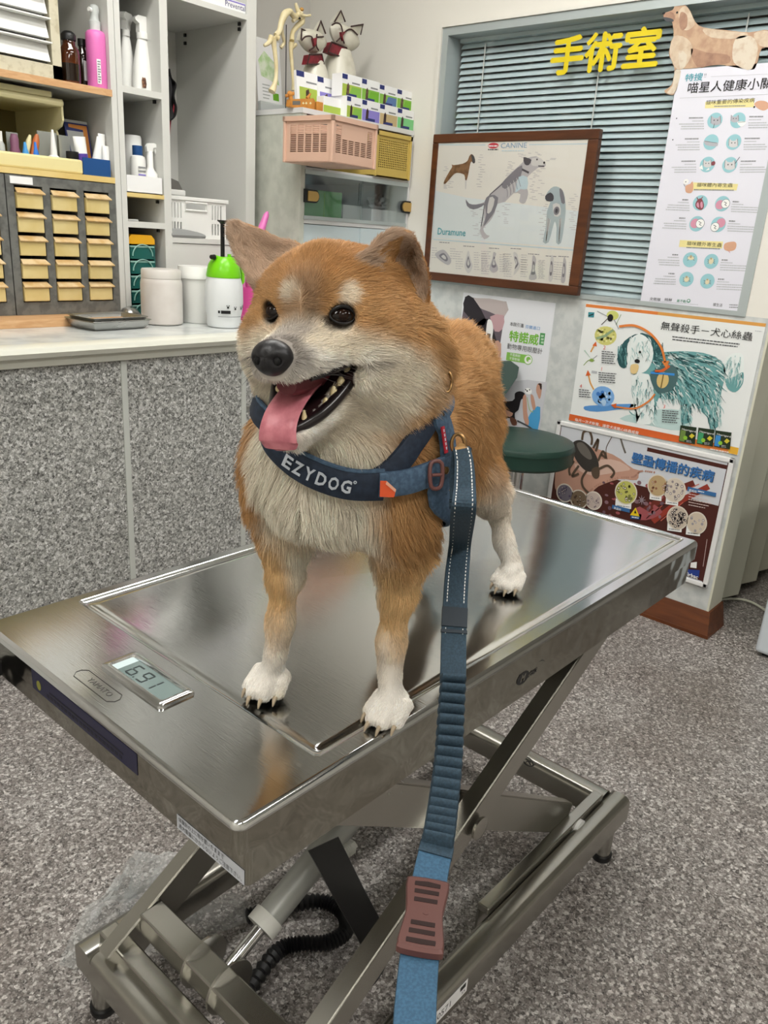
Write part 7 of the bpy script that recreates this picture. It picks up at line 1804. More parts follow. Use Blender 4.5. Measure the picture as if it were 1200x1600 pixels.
# --- surface
def surface_nets(D, o, h):
    S = D < 0; nx, ny, nz = D.shape
    acc = np.zeros((nx-1, ny-1, nz-1, 3), np.float32); cnt = np.zeros((nx-1, ny-1, nz-1), np.float32)
    cor = [(i, j, k) for i in (0, 1) for j in (0, 1) for k in (0, 1)]
    v = lambda c, A: A[c[0]:nx-1+c[0], c[1]:ny-1+c[1], c[2]:nz-1+c[2]]
    for a in cor:
        for ax in range(3):
            if a[ax]: continue
            b = list(a); b[ax] = 1; b = tuple(b)
            m = v(a, S) != v(b, S); da = v(a, D)[m]; dbb = v(b, D)[m]; t = da/(da-dbb)
            p = np.empty((len(t), 3), np.float32); p[:] = a; p[:, ax] = t
            acc[m] += p; cnt[m] += 1
    act = cnt > 0; idx = np.full(act.shape, -1, np.int64); ii = np.argwhere(act); idx[act] = np.arange(len(ii))
    V = (acc[act]/cnt[act][:, None]+ii)*h+o
    F = []
    for ax in range(3):
        u, w = (ax+1) % 3, (ax+2) % 3
        sa = [slice(None)]*3; sb = [slice(None)]*3; sa[ax] = slice(0, -1); sb[ax] = slice(1, None)
        m = S[tuple(sa)] != S[tuple(sb)]; e = np.argwhere(m)
        ok = (e[:, u] > 0) & (e[:, w] > 0) & (e[:, u] < D.shape[u]-1) & (e[:, w] < D.shape[w]-1); e = e[ok]
        flip = S[tuple(sa)][tuple(e.T)]
        q = []
        for du, dw in ((1, 1), (0, 1), (0, 0), (1, 0)):
            c = e.copy(); c[:, u] -= du; c[:, w] -= dw; q.append(idx[tuple(c.T)])
        q = np.stack(q, 1); q[~flip] = q[~flip][:, ::-1]; F.append(q)
    return V, np.concatenate(F)
DV, DFc = surface_nets(DS, G0, HS)
ok = (DFc >= 0).all(1); DFc = DFc[ok]
# two rounds of light smoothing
for _ in range(2):
    acc = np.zeros_like(DV); cnt = np.zeros(len(DV))
    for j in range(4):
        a, b = DFc[:, j], DFc[:, (j+1) % 4]
        np.add.at(acc, a, DV[b]); np.add.at(acc, b, DV[a]); np.add.at(cnt, a, 1); np.add.at(cnt, b, 1)
    DV = DV*.5+.5*acc/np.maximum(cnt, 1)[:, None]
dm = bpy.data.meshes.new('dog'); dm.vertices.add(len(DV)); dm.vertices.foreach_set('co', DV.astype(np.float32).ravel())
dm.loops.add(len(DFc)*4); dm.loops.foreach_set('vertex_index', DFc.astype(np.int32).ravel()); dm.polygons.add(len(DFc))
dm.polygons.foreach_set('loop_start', np.arange(0, len(DFc)*4, 4, dtype=np.int32)); dm.polygons.foreach_set('use_smooth', np.ones(len(DFc), bool))
dm.update(calc_edges=True); dm.validate()
VN = np.empty(len(dm.vertices)*3, np.float32); dm.vertices.foreach_get('normal', VN); VN = VN.reshape(-1, 3)

# --- coat colours, lengths and lie of the hair, all from where a point sits on the dog
def ss(a, b, x): t = np.clip((x-a)/(b-a), 0, 1); return t*t*(3-2*t)
def vnoise(P, sc, seed):
    """Smooth value noise in numpy."""
    q = P*sc; i = np.floor(q).astype(np.int64); f = q-i; f = f*f*(3-2*f); out = 0
    for dx in (0, 1):
        for dy in (0, 1):
            for dz in (0, 1):
                hsh = ((i[:, 0]+dx)*73856093 ^ (i[:, 1]+dy)*19349663 ^ (i[:, 2]+dz)*83492791 ^ seed*2654435761) & 0xFFFFFF
                w = np.abs(1-dx-f[:, 0])*np.abs(1-dy-f[:, 1])*np.abs(1-dz-f[:, 2]); out = out+w*((hsh*2654435761 % 1000003)/1000003)
    return out
EARPN, EARPF = np.array(EARN[0]), np.array(EARF[0])
def coords(P):
    h = (P-HO)@HM.T; b = (P-BO)@BM.T
    return h, b
def eardist(P):
    out = np.full(len(P), 9.); 
    for E_ in (EARPN, EARPF):
        sel = np.where(np.linalg.norm(P-E_.mean(0), axis=1) < .09)[0]
        if len(sel):
            d = np.sqrt(((P[sel][:, None, :]-E_[None, ::2, :])**2).sum(2)).min(1); out[sel] = np.minimum(out[sel], d)
    return out
RED = np.array(lin('#d4a874')); RED2 = np.array(lin('#bc8a55')); CREAM = np.array(lin('#fcf2de')); WHITE = np.array(lin('#fcf6ec')); GREY = np.array(lin('#b8aea6'))
TAN = np.array(lin('#e6c08a')); DARK = np.array(lin('#3a2c25')); EARIN = np.array(lin('#bfa48c')); MOUTH = np.array(lin('#2a1214'))
def mixc(a, b, t): return a*(1-t[:, None])+b*t[:, None]
def coat(P, N):
    h, b = coords(P); f, r, u = h.T; bb_, br, bz = b.T; ar = np.abs(r)
    n1 = vnoise(P, 55, 1); n2 = vnoise(P, 160, 2)
    wob = (n1-.5)*.024
    col = mixc(np.tile(RED, (len(P), 1)), RED2, np.clip(n2*.8, 0, 1))
    # trunk: pale chest, belly and inner legs
    front = ss(.035, -.015, bb_+wob)*ss(.080, .052, np.abs(br-.006)+wob*.8)*ss(.150, .20, bz)
    front = np.maximum(front, ss(.045, .01, bb_+wob)*ss(.29, .33, bz)*ss(.058, .034, np.abs(br)+wob)*.9)
    under = ss(.235, .205, bz+wob)*ss(.05, .09, bb_)*ss(.30, .26, bb_)*ss(.06, .04, np.abs(br-.01))
    col = mixc(col, CREAM, np.clip(front+under, 0, 1))
    low = 0                          # legs fade to white paws
    legc = mixc(np.tile(TAN, (len(P), 1)), WHITE, ss(.125, .030, bz+wob*1.6))
    col = mixc(col, legc, ss(.215, .150, bz+wob))
    inn = ss(.052, .036, np.abs(br-.004)+wob*.5)*ss(.21, .17, bz)*ss(.12, .06, bb_)
    col = mixc(col, CREAM, inn)
    hind = ss(.30, .33, bb_)*ss(.225, .165, bz+wob*1.6)
    col = mixc(col, WHITE*.97, hind*.75)
    # head
    hd = ss(-.115, -.075, f+u*.25)*ss(-.115, -.095, u)*ss(.30, .33, bz)
    face = mixc(np.tile(RED, (len(P), 1)), RED2, np.clip(ss(.01, .045, u)*.6+n2*.35, 0, 1))
    chk = ss(.004, -.022, u+.25*(ar-.04)+wob*.7)*ss(-.026, .016, f+wob*1.4)
    face = mixc(face, CREAM, chk*.92)
    face = mixc(face, WHITE, ss(.035, .06, f)*ss(-.014, -.030, u+wob*.5)*.9)
    bridge = ss(.046, .080, f)*ss(.020, .009, ar)*ss(-.034, -.020, u+.25*(f-.05))
    face = mixc(face, GREY*.8, bridge*.75)
    face = mixc(face, GREY*.5, ss(.084, .100, f)*ss(-.048, -.030, u)*.75)
    for s in (-1, 1):
        d = np.linalg.norm(P-BROW[0 if s < 0 else 1], axis=1); face = mixc(face, CREAM, ss(.0135, .005, d+wob*.25)*.75)
        e = EYES[0 if s < 0 else 1][1]; d = np.linalg.norm(P-e, axis=1); face = mixc(face, DARK, ss(.0135, .0095, d)*.95)
        d = np.linalg.norm(P-(e+HF*.004-HR*s*.010-HU*.011), axis=1); face = mixc(face, DARK, ss(.009, .004, d)*.6)
        d = np.linalg.norm(P-(e+HF*.006-HR*s*.0125-HU*.004), axis=1); face = mixc(face, DARK, ss(.0065, .003, d)*.8)
        d = np.linalg.norm(P-(e+HR*s*.004-HU*.020), axis=1); face = mixc(face, CREAM, ss(.018, .008, d)*.5)
    lips = ss(.0045, .0018, np.abs(u-(-.0255-.32*(f-.028))))*ss(.03, .045, f)*ss(.095, .085, f)
    face = mixc(face, DARK, lips*.35)
    col = mixc(col, face, hd)
    inside = (f > .022) & (f < .105) & (u < -.0235-.32*(f-.028)) & (u > -.0395-.83*(f-.028)) & (ar < .041)
    mouth = (inside & (ar < .038)) | ((ar < .016) & (f > .022) & (f < .064) & (u < -.04) & (u > -.052-.83*(f-.028)))
    return col, hd, mouth
ED = eardist(DV)
VC, VHD, VMOUTH = coat(DV, VN)
ear = ED < .0085
facing = (VN@HF) > .15
VC[ear & facing] = mixc(VC[ear & facing], np.tile(EARIN, (int((ear & facing).sum()), 1)), np.full(int((ear & facing).sum()), .8))
VC[VMOUTH] = MOUTH
ca_ = dm.color_attributes.new('coat', 'FLOAT_COLOR', 'POINT')
ca_.data.foreach_set('color', np.concatenate([VC*.8, np.ones((len(VC), 1))], 1).astype(np.float32).ravel())
def attr_mat(name, attr, rough, spec, hair=False):
    m = bpy.data.materials.new(name); m.use_nodes = True; nt = m.node_tree; b = nt.nodes['Principled BSDF']; b.inputs['Roughness'].default_value = rough; b.inputs['Specular IOR Level'].default_value = spec
    a = nt.nodes.new('ShaderNodeAttribute'); a.attribute_name = attr; nt.links.new(a.outputs['Color'], b.inputs['Base Color'])
    return m
m_skin = attr_mat('dog_skin', 'coat', .7, .2); dm.materials.append(m_skin)
dog = bpy.data.objects.new('dog', dm); COL.objects.link(dog); ROOTLOC['dog'] = Vector((0, 0, 0))
tag(dog, 'red and cream dog standing on the steel table with open mouth and tongue out', 'dog')

# --- where the harness lies (traced onto the coat), so that the hair beneath it stays flat
DF = DTRUNK
def dsamp(p):
    q = (np.array(p)-G0)/HS; i = np.clip(np.floor(q).astype(int), 0, GN-2); t = np.clip(q-i, 0, 1); v = 0.
    for a in (0, 1):
        for b in (0, 1):
            for c in (0, 1): v += DF[i[0]+a, i[1]+b, i[2]+c]*(t[0] if a else 1-t[0])*(t[1] if b else 1-t[1])*(t[2] if c else 1-t[2])
    return v
def dgrad(p):
    e = .004; g = np.array([dsamp(p+np.eye(3)[k]*e)-dsamp(p-np.eye(3)[k]*e) for k in range(3)]); return g/(np.linalg.norm(g)+1e-9)
def trace(px, py, iso):
    r = ray(px, py); r = r/np.linalg.norm(r); t = .42; best = (9, None)
    while t < 1.45:
        p = CAM+r*t; inb = ((p > G0) & (p < G1)).all(); v = dsamp(p)-iso if inb else .03
        if v < best[0] and inb: best = (v, p.copy())
        if v < .0004: break
        t += max(v*.7, .0006)
    return best[1]
def onto(p, iso):
    p = np.array(p, float)
    for _ in range(12):
        p = p-dgrad(p)*(dsamp(p)-iso)*.8
    return p
ISO = .0085
def strap_path(px, iso=ISO, n=7):
    q = [trace(*p, iso) if len(p) == 2 else np.array(BW(*p)) for p in px]
    q = smoothpts(q, n); q = [Vector(onto(p, iso)) for p in q]
    for _ in range(2): q = [q[0]]+[(q[i-1]+q[i]*2+q[i+1])/4 for i in range(1, len(q)-1)]+[q[-1]]
    return q
PATHS = dict(chest=strap_path([(.10, .03, .352), (.075, .062, .338), (.045, .074, .318), (417, 656), (422, 684), (455, 718), (500, 743), (550, 757), (598, 757)]),
             side=strap_path([(590, 755), (630, 752), (668, 740), (704, 722)]),
             neck=strap_path([(588, 752), (612, 736), (636, 710), (654, 684), (.062, -.072, .345), (.09, -.05, .355)]),
             girth=strap_path([(.125, -.02, .352), (.118, -.05, .338), (684, 640), (692, 668), (697, 700), (694, 738), (683, 783), (.13, -.045, .200), (.13, .01, .190)]))
0 and print('CHEST', [tuple(np.round(BM@(np.array(p)-BO),3)) for p in PATHS['chest'][::7]], [round(depth(p),3) for p in PATHS['chest'][::7]])
STRAPP = np.array([list(p) for k in PATHS for p in PATHS[k]])
# --- fur
TRI = np.concatenate([DFc[:, [0, 1, 2]], DFc[:, [0, 2, 3]]])
p0, p1, p2 = DV[TRI[:, 0]], DV[TRI[:, 1]], DV[TRI[:, 2]]
area = np.linalg.norm(np.cross(p1-p0, p2-p0), axis=1)/2
tc = (p0+p1+p2)/3; hC, bC = coords(tc); tm = VMOUTH[TRI].any(1)
dens = 1.0+2.6*VHD[TRI].mean(1)*ss(-.06, .02, hC[:, 0])+1.0*VHD[TRI].mean(1)+.9*ss(.2, .12, bC[:, 2])
dens[tm] = 0
for s, c in EYES: dens[np.linalg.norm(tc-c, axis=1) < .0090] = 0
dens[np.linalg.norm(tc-HW(.1075, 0, -.029), axis=1) < .0172] = 0
dens[(bC[:, 2] < .006)] = 0
rng = np.random.default_rng(11)
NF = 300000
pr_ = area*dens; ti = rng.choice(len(TRI), NF, p=pr_/pr_.sum())
w1 = np.sqrt(rng.random(NF)); w2 = rng.random(NF); W = np.stack([1-w1, w1*(1-w2), w1*w2], 1)
root = (DV[TRI[ti]]*W[:, :, None]).sum(1); nor = (VN[TRI[ti]]*W[:, :, None]).sum(1); nor /= np.linalg.norm(nor, axis=1)[:, None]+1e-9
h, b = coords(root); f, r, u = h.T; bb_, br, bz = b.T
col, hd, _ = coat(root, nor); ed = eardist(root); isear = ed < .0085
earin = isear & ((nor@HF) > .15)
# direction of lie
flow = np.tile(BB*1.0, (NF, 1))+np.outer(-1.1*ss(.34, .26, bz), BU)
chest = ss(.05, -.01, bb_)[:, None]; flow = flow*(1-chest)+chest*(np.outer(np.ones(NF), -BU)*1.0+BB*.15+np.outer(np.sign(br)*.25, BR))
leg = ss(.20, .16, bz)[:, None]; flow = flow*(1-leg)+leg*(-BU+BB*.15)
paw = ss(.035, .02, bz)[:, None]; flow = flow*(1-paw)+paw*(-BU*.5-BB*1.0)
tailm = ss(.318, .335, bz)*ss(.29, .31, bb_); tm2 = tailm[:, None]*.25; flow = flow*(1-tm2)+tm2*(-BB*.4+BU*.35+np.outer(br-.03, BR)*10+BB*.8*ss(.36, .40, bb_)[:, None])
hflow = -HF*1.0+np.outer(np.sign(r)*ss(.0, .05, np.abs(r))*.35, HR)+np.outer(np.where(u > 0, .15, -.55), HU)*ss(.05, -.02, f)[:, None]
muz = ss(.05, .08, f)[:, None]; hflow = hflow*(1-muz)+muz*(-HF+np.outer(np.sign(r)*.25, HR)+np.outer(np.where(u < -.03, -.45, .1), HU))
flow = flow*(1-hd[:, None])+hd[:, None]*hflow
if isear.any():
    tipN, tipF = HW(-.002, -.073, .0715), HW(.003, .104, .0865)
    e = np.where((r < 0)[:, None], tipN-root, tipF-root); flow[isear] = e[isear]/(np.linalg.norm(e[isear], axis=1)[:, None]+1e-9)
flow -= nor*(flow*nor).sum(1)[:, None]; flow /= np.linalg.norm(flow, axis=1)[:, None]+1e-9
jit = np.stack([vnoise(root, 45, 5+i) for i in range(3)], 1)-.5; flow = flow+jit*.75+rng.normal(0, .16, (NF, 3))
# lengths
length = np.full(NF, .019)
length = np.where(bz < .24, .0050+.0140*ss(.07, .24, bz), length); length = np.where(bz < .045, .0030, length)
hlen = .0085+.018*ss(.02, -.05, f)*ss(.01, -.02, u-.3*(np.abs(r)-.05))
hlen = np.where(f > .045, .0062, hlen); hlen = np.where((f > .085) | ((f > .04) & (u < -.07)), .0042, hlen)
length = length*(1-hd)+hlen*hd
length = np.where(tailm > .5, .023, length); length = np.where(isear, np.where(earin, .007, .005), length)
length = np.where((bz > .24) & (bz < .36) & (bb_ < .02) & (hd < .5), .020, length)
length *= rng.uniform(.7, 1.15, NF)
sel = np.where((bz > .17) & (bb_ < .2))[0]
for a in range(0, len(sel), 20000):
    ii = sel[a:a+20000]; d = np.sqrt(((root[ii][:, None, :]-STRAPP[None])**2).sum(2)).min(1); length[ii] *= (.22+.78*ss(.014, .022, d))
# keep the fur round the eyes short
for s, c in EYES:
    d = np.linalg.norm(root-c, axis=1); k = ss(.010, .022, d); length *= (.30+.70*k)
lift = np.where(hd > .5, .27, .34)+.12*tailm+np.where(isear, .05, 0); lift = np.where((bz < .16), .16, lift)
d0 = flow*(1-lift)[:, None]+nor*lift[:, None]; d0 /= np.linalg.norm(d0, axis=1)[:, None]
NP_ = 5; T_ = np.linspace(0, 1, NP_)
tip = root+d0*length[:, None]
bend = flow-nor*.35; curve = np.empty((NF, NP_, 3))
for k, t in enumerate(T_): curve[:, k] = root+d0*(length*t)[:, None]+bend*(length*.22*t*t)[:, None]-BU*(length*.06*t*t)[:, None]
# strands gather into small locks
from mathutils.kdtree import KDTree
ncl = 15000; ci = rng.choice(NF, ncl, replace=False); kd = KDTree(ncl)
for j, i_ in enumerate(ci): kd.insert(root[i_], j)
kd.balance()
near = np.array([kd.find(p)[1] for p in root]); ctip = curve[ci][near]; okc = np.linalg.norm(ctip[:, 0]-root, axis=1) < .015
kf = np.where(length > .014, .42, .25)*okc
for k, t in enumerate(T_): curve[:, k] += (ctip[:, k]-ctip[:, 0]+(ctip[:, 0]-root)*.75+root-curve[:, k])*(kf*t**1.5)[:, None]
shade = rng.uniform(.78, 1.12, NF)*(.86+.28*vnoise(root, 120, 9))
col = np.where(earin[:, None], EARIN*1.1, col); col = np.where((isear & ~earin)[:, None], RED2*.5+RED*.5, col)
hc = np.clip(col*shade[:, None], 0, 1)
hcu = bpy.data.hair_curves.new('fur'); hcu.add_curves([NP_]*NF)
hcu.attributes['position'].data.foreach_set('vector', curve.astype(np.float32).ravel())
ra = hcu.attributes.get('radius') or hcu.attributes.new('radius', 'FLOAT', 'POINT')
rbase = np.where(hd > .5, .00016, .00021); rad = rbase[:, None]*np.array([1, 1, .85, .6, .2])[None, :]
ra.data.foreach_set('value', rad.astype(np.float32).ravel())
fa_ = hcu.attributes.new('fur_colour', 'FLOAT_COLOR', 'CURVE')
fa_.data.foreach_set('color', np.concatenate([hc, np.ones((NF, 1))], 1).astype(np.float32).ravel())
m_fur = attr_mat('dog_fur', 'fur_colour', .55, .25)
hcu.materials.append(m_fur)
fur = bpy.data.objects.new('fur', hcu); COL.objects.link(fur); fur.parent = dog; ROOTLOC['fur'] = Vector((0, 0, 0))

# --- face parts
def HTR(p): T = Matrix.Identity(4); [[T[i].__setitem__(0, HF[i]), T[i].__setitem__(1, HR[i]), T[i].__setitem__(2, HU[i]), T[i].__setitem__(3, p[i])] for i in range(3)]; return T
m_nose = mat('nose_leather', '#1b1a1d', .38, bump=(900, .25, .0006)); m_nostril = mat('nostril', '#050505', .8)
b = MB(); T = HTR(HW(.1075, 0, -.0290)); n = 28; vs = []; fs = []; rg = 16
for i in range(rg+1):
    a = PI*i/rg
    for j in range(n):
        g = 2*PI*j/n; x, y, z = math.cos(a), math.sin(a)*math.cos(g), math.sin(a)*math.sin(g)
        px_, py_, pz_ = .0128*x, .0168*y*(1-.18*max(0, -z)), .0138*z
        d = math.hypot((abs(y)-.52)/.23, (z+.16)/.26); 
        if x > 0: px_ -= .0055*math.exp(-d*d*1.3)
        px_ -= .0012*math.exp(-(y/.07)**2)*max(0, x)*(1 if z < .35 else 0)
        vs.append((px_, py_, pz_))
for i in range(rg):
    for j in range(n): fs.append((i*n+j, i*n+(j+1) % n, (i+1)*n+(j+1) % n, (i+1)*n+j))
nz_ = b.add(vs, fs, m_nose, True, T).build('nose', dog)
b = MB()
for s in (-1, 1): b.ball((.0072, s*.0083, -.0025), .0030, m_nostril, T, 12, 8, (1, .95, 1.1))
b.build('nostrils', nz_)
m_eye = mat('eye_dark', '#120a07', .06, spec=.45); m_lid = mat('eyelid_black', '#0f0c0b', .45); m_iris = mat('iris_brown', '#1e0f08', .15, spec=.3)
for s, c in EYES:
    out = np.array([.80, s*.56, .10]); out /= np.linalg.norm(out)
    N_ = Vector(out@HM); X_ = Vector((np.array([.56*-s*-1*-1, .80*s*s, 0])*0+np.array([-.56*s, .80, 0]))@HM).normalized(); Y_ = N_.cross(X_).normalized()
    if Y_.dot(Vector(HU)) < 0: Y_ = -Y_; X_ = Y_.cross(N_)
    T = TR(Vector(c)+N_*.0010, X_, Y_, N_)
    e = MB().ball((0, 0, 0), 1, m_eye, T, 24, 14, (.0092, .0063, .0052)).build('eye', dog)
    MB().ball((0, .0003, .0022), 1, m_iris, T, 20, 12, (.0052, .0050, .0040)).build('iris', e)
    al = []
    for k in range(28):
        g = 2*PI*k/28; x = .0096*math.cos(g); y = .0062*math.sin(g)*(1-.25*abs(math.cos(g))**3)
        al.append(T @ Vector((x, y+(.0008 if y > 0 else 0), .0032-.0042*(x/.0096)**2)))
    MB().tube(al, [.0010+.0005*max(0, math.sin(2*PI*k/28)) for k in range(28)], m_lid, 8, closed=True).build('eyelid', e)
# tongue
m_tng = mat('tongue_pink', '#c97d86', .32, noise=(120, '#b86a76', .4, .65), bump=(700, .2, .0006)); m_gum = mat('lip_black', '#181012', .28, coat=.3); m_tooth = mat('tooth', '#d8c79a', .25); m_palate = mat('palate', '#6e3239', .35)
tp = smoothpts([HW(.020, 0, -.040), HW(.040, .001, -.047), HW(.060, .003, -.0575), HW(.076, .0045, -.0695), HW(.0845, .005, -.0800), HW(.0870, .005, -.0885), HW(.0855, .005, -.0965), HW(.0835, .005, -.1000)], 6)
wd = np.interp(np.linspace(0, 1, len(tp)), [0, .3, .6, .8, .92, 1], [.030, .031, .032, .034, .028, .008])
vs = []; fs = []; m_ = 14
for i, p in enumerate(tp):
    t = (tp[min(i+1, len(tp)-1)]-tp[max(i-1, 0)]).normalized(); s_ = Vector(HR); s_ = (s_-t*s_.dot(t)).normalized(); k = s_.cross(t).normalized()
    if k.dot(Vector(HU)+Vector(HF)*.6) < 0: k = -k
    for j in range(m_):
        g = 2*PI*j/m_; x = math.cos(g); y = math.sin(g)
        q = p+s_*(x*wd[i]/2)+k*(y*.0042*(wd[i]/.032)**.5); q -= k*(.0030*math.exp(-(x/.14)**2)*(1 if y > 0 else 0)); q += k*(.0035*x*x)*(1 if i < 34 else .4)
        vs.append(q)
for i in range(len(tp)-1):
    for j in range(m_): fs.append((i*m_+j, i*m_+(j+1) % m_, (i+1)*m_+(j+1) % m_, (i+1)*m_+j))
fs += [tuple(reversed(range(m_))), tuple((len(tp)-1)*m_+j for j in range(m_))]
MB().add(vs, fs, m_tng, True).build('tongue', dog)
for s in (-1, 1):
    lp = smoothpts([HW(.026, s*.0375, -.0305), HW(.036, s*.0345, -.0430), HW(.050, s*.0290, -.0575), HW(.066, s*.0215, -.0710), HW(.0775, s*.0115, -.0800), HW(.0825, s*.004, -.0840), HW(.0830, 0, -.0845)], 6)
    MB().tube(lp, [.0032+.0020*math.sin(PI*min(1, i/(len(lp)-1)*.95+.03)) for i in range(len(lp))], m_gum, 10).build('lower_lip', dog)
    up = smoothpts([HW(.026, s*.0375, -.0290), HW(.046, s*.0360, -.0320), HW(.068, s*.0300, -.0385), HW(.084, s*.020, -.0440)], 6)
    MB().tube(up, [.0024]*len(up), m_gum, 8).build('upper_lip', dog)
    for (ff, rr_, uu, hh, ww) in ((.036, .0300, -.0400, .0060, .0040), (.044, .0275, -.0480, .0060, .0038), (.052, .0250, -.0555, .0055, .0034), (.060, .0220, -.0630, .004, .0030), (.078, .0120, -.0785, .010, .0026)):
        p = HW(ff, s*rr_, uu); q = p+HU*hh+HF*.0006
        MB().tube([p-HU*.002, p+HU*hh*.4, q], [ww, ww*.9, ww*.3], m_tooth, 8).build('tooth', dog)
MB().tube(smoothpts([HW(.026, 0, -.0300), HW(.056, 0, -.0395), HW(.086, 0, -.0490)], 5), [.017, .0175, .018, .018, .0175, .017, .016, .015, .013, .011, .009], m_palate, 14).build('palate', dog)
m_claw = mat('claw', '#b3a288', .35)
for a, c in CLAWS:
    a = Vector(a); c = Vector(c); m = (a+c)/2+Vector((0, 0, .0018))
    MB().tube(smoothpts([a, m, c], 4), [.0026, .0026, .0025, .0024, .0022, .0019, .0015, .0011, .0005], m_claw, 8).build('claw', dog)
# whiskers and lashes
m_wh = mat('whisker', '#2a2522', .5); b = MB(); rw_ = random.Random(3)
for s in (-1, 1):
    for k in range(7):
        p = Vector(HW(.078+rw_.uniform(-.01, .012), s*(.0235), -.034+rw_.uniform(-.008, .006))); d = Vector((HR*s*.9-HF*.45+HU*rw_.uniform(-.35, .15))); L = rw_.uniform(.022, .04)
        b.tube([p, p+d*L*.5, p+d*L+Vector((0, 0, -.005))], [.00022, .00017, .00006], m_wh, 4)
b.build('whiskers', dog)
# ================================================================== harness
m_den = mat('harness_denim', '#3d5268', .8, noise=(260, '#4d657d', .4, .65), bump=(900, .3, .0006)); m_neo = mat('harness_navy', '#1d2737', .75, noise=(180, '#263244', .4, .65))
m_hlet = mat('harness_letter', '#c3cad3', .5); m_hor = mat('orange_tag', '#d9552a', .5); m_hred = mat('red_tag', '#b5283a', .55); m_brz = mat('bronze_metal', '#8a6b45', .3, metal=.9); m_brown = mat('brown_buckle', '#6b4440', .45)
hn = thing('dog_harness', 'blue denim harness with pale lettering on the dog chest', 'harness', BW(.05, 0, .29), None)
def frames(path):
    S_ = []; N_ = []
    for i, p in enumerate(path):
        t = (path[min(i+1, len(path)-1)]-path[max(i-1, 0)]).normalized(); n = Vector(dgrad(np.array(p))); n = (n-t*n.dot(t)).normalized(); S_.append(n.cross(t)); N_.append(n)
    for _ in range(3):
        N_ = [N_[0]]+[(N_[i-1]+N_[i]+N_[i+1]).normalized() for i in range(1, len(N_)-1)]+[N_[-1]]
    for i, p in enumerate(path):
        t = (path[min(i+1, len(path)-1)]-path[max(i-1, 0)]).normalized(); S_[i] = N_[i].cross(t).normalized()
    return S_, N_
def strap(name, path, w, th, m, lift=0):
    S_, N_ = frames(path); q = [p+n*lift for p, n in zip(path, N_)]
    # cushion section: rounded across
    b = MB(); vs = []; fs = []; prof = [(-.5, -.4), (-.49, .25), (-.40, .5), (0, .6), (.40, .5), (.49, .25), (.5, -.4)]; k = len(prof)
    for i, p in enumerate(q):
        ww = w[i] if isinstance(w, (list, tuple)) else w
        for a, c in prof: vs.append(p+S_[i]*(a*ww)+N_[i]*(c*th))
    for i in range(len(q)-1):
        for j in range(k): fs.append((i*k+j, i*k+(j+1) % k, (i+1)*k+(j+1) % k, (i+1)*k+j))
    fs += [tuple(reversed(range(k))), tuple((len(q)-1)*k+j for j in range(k))]
    o = b.add(vs, fs, m, True).build(name, hn); return o, q, S_, N_
pc = PATHS['chest']; wch = list(np.interp(np.linspace(0, 1, len(pc)), [0, .45, .7, 1], [.020, .022, .027, .028]))
o, q, S_, N_ = strap('chest_band', pc, wch, .006, m_neo, .002)
b = MB(); o2 = strap('chest_piping', [p+s*(w_*.5) for p, s, w_ in zip(q, S_, wch)], .003, .0035, m_den, .001)[0]
# lettering bent along the band
cum = [0]
for i in range(1, len(q)): cum.append(cum[-1]+(q[i]-q[i-1]).length)
def at_len(d):
    i = max(1, min(len(q)-1, next((k for k in range(len(cum)) if cum[k] >= d), len(q)-1))); t = (d-cum[i-1])/max(1e-6, cum[i]-cum[i-1])
    return q[i-1].lerp(q[i], t), S_[i-1].lerp(S_[i], t).normalized(), N_[i-1].lerp(N_[i], t).normalized(), (q[i]-q[i-1]).normalized()
def px_len(px, py): 
    tgt = np.array([px, py]); best = min(range(len(q)), key=lambda i: (lambda d: ((600+F_PX*(d@RT)/(d@FW)-px)**2+(800+F_PX*(d@DN)/(d@FW)-py)**2))(np.array(q[i])-CAM)); return cum[best]
La, Lb = px_len(450, 716), px_len(552, 756); lh = .0115
b = MB(); step = (Lb-La)/6
for k, ch in enumerate('EZYDOG'):
    p, s, n, t = at_len(La+step*(k+.5)); up = s if s.z > 0 else -s; x = t if t.dot(Vector(RT)) > 0 else -t
    tm = MB().text(ch, lh*1.4, m_hlet, Matrix.Identity(4), 'CENTER', offset=.0004); wd0 = max(v.x for v in tm.v)-min(v.x for v in tm.v)
    b.text(ch, lh*1.4, m_hlet, TR(p+n*.0048-up*lh*.5, x, up, n), 'CENTER', offset=.0004, sx=step*.84/wd0, extrude=.0003)
p, s, n, t = at_len(Lb+step*.12); up = s if s.z > 0 else -s
b.tube([p+n*.0048+up*(lh*.42+.0011*math.sin(2*PI*j/10))+t*.0011*math.cos(2*PI*j/10) for j in range(10)], .0005, m_hlet, 5, closed=True)
b.build('lettering', o)
strap('side_strap', PATHS['side'], .023, .005, m_den, .004)
strap('neck_strap', PATHS['neck'], .022, .005, m_neo, .0)
g, gq, gS, gN = strap('girth_strap', PATHS['girth'], .027, .005, m_den, .003)
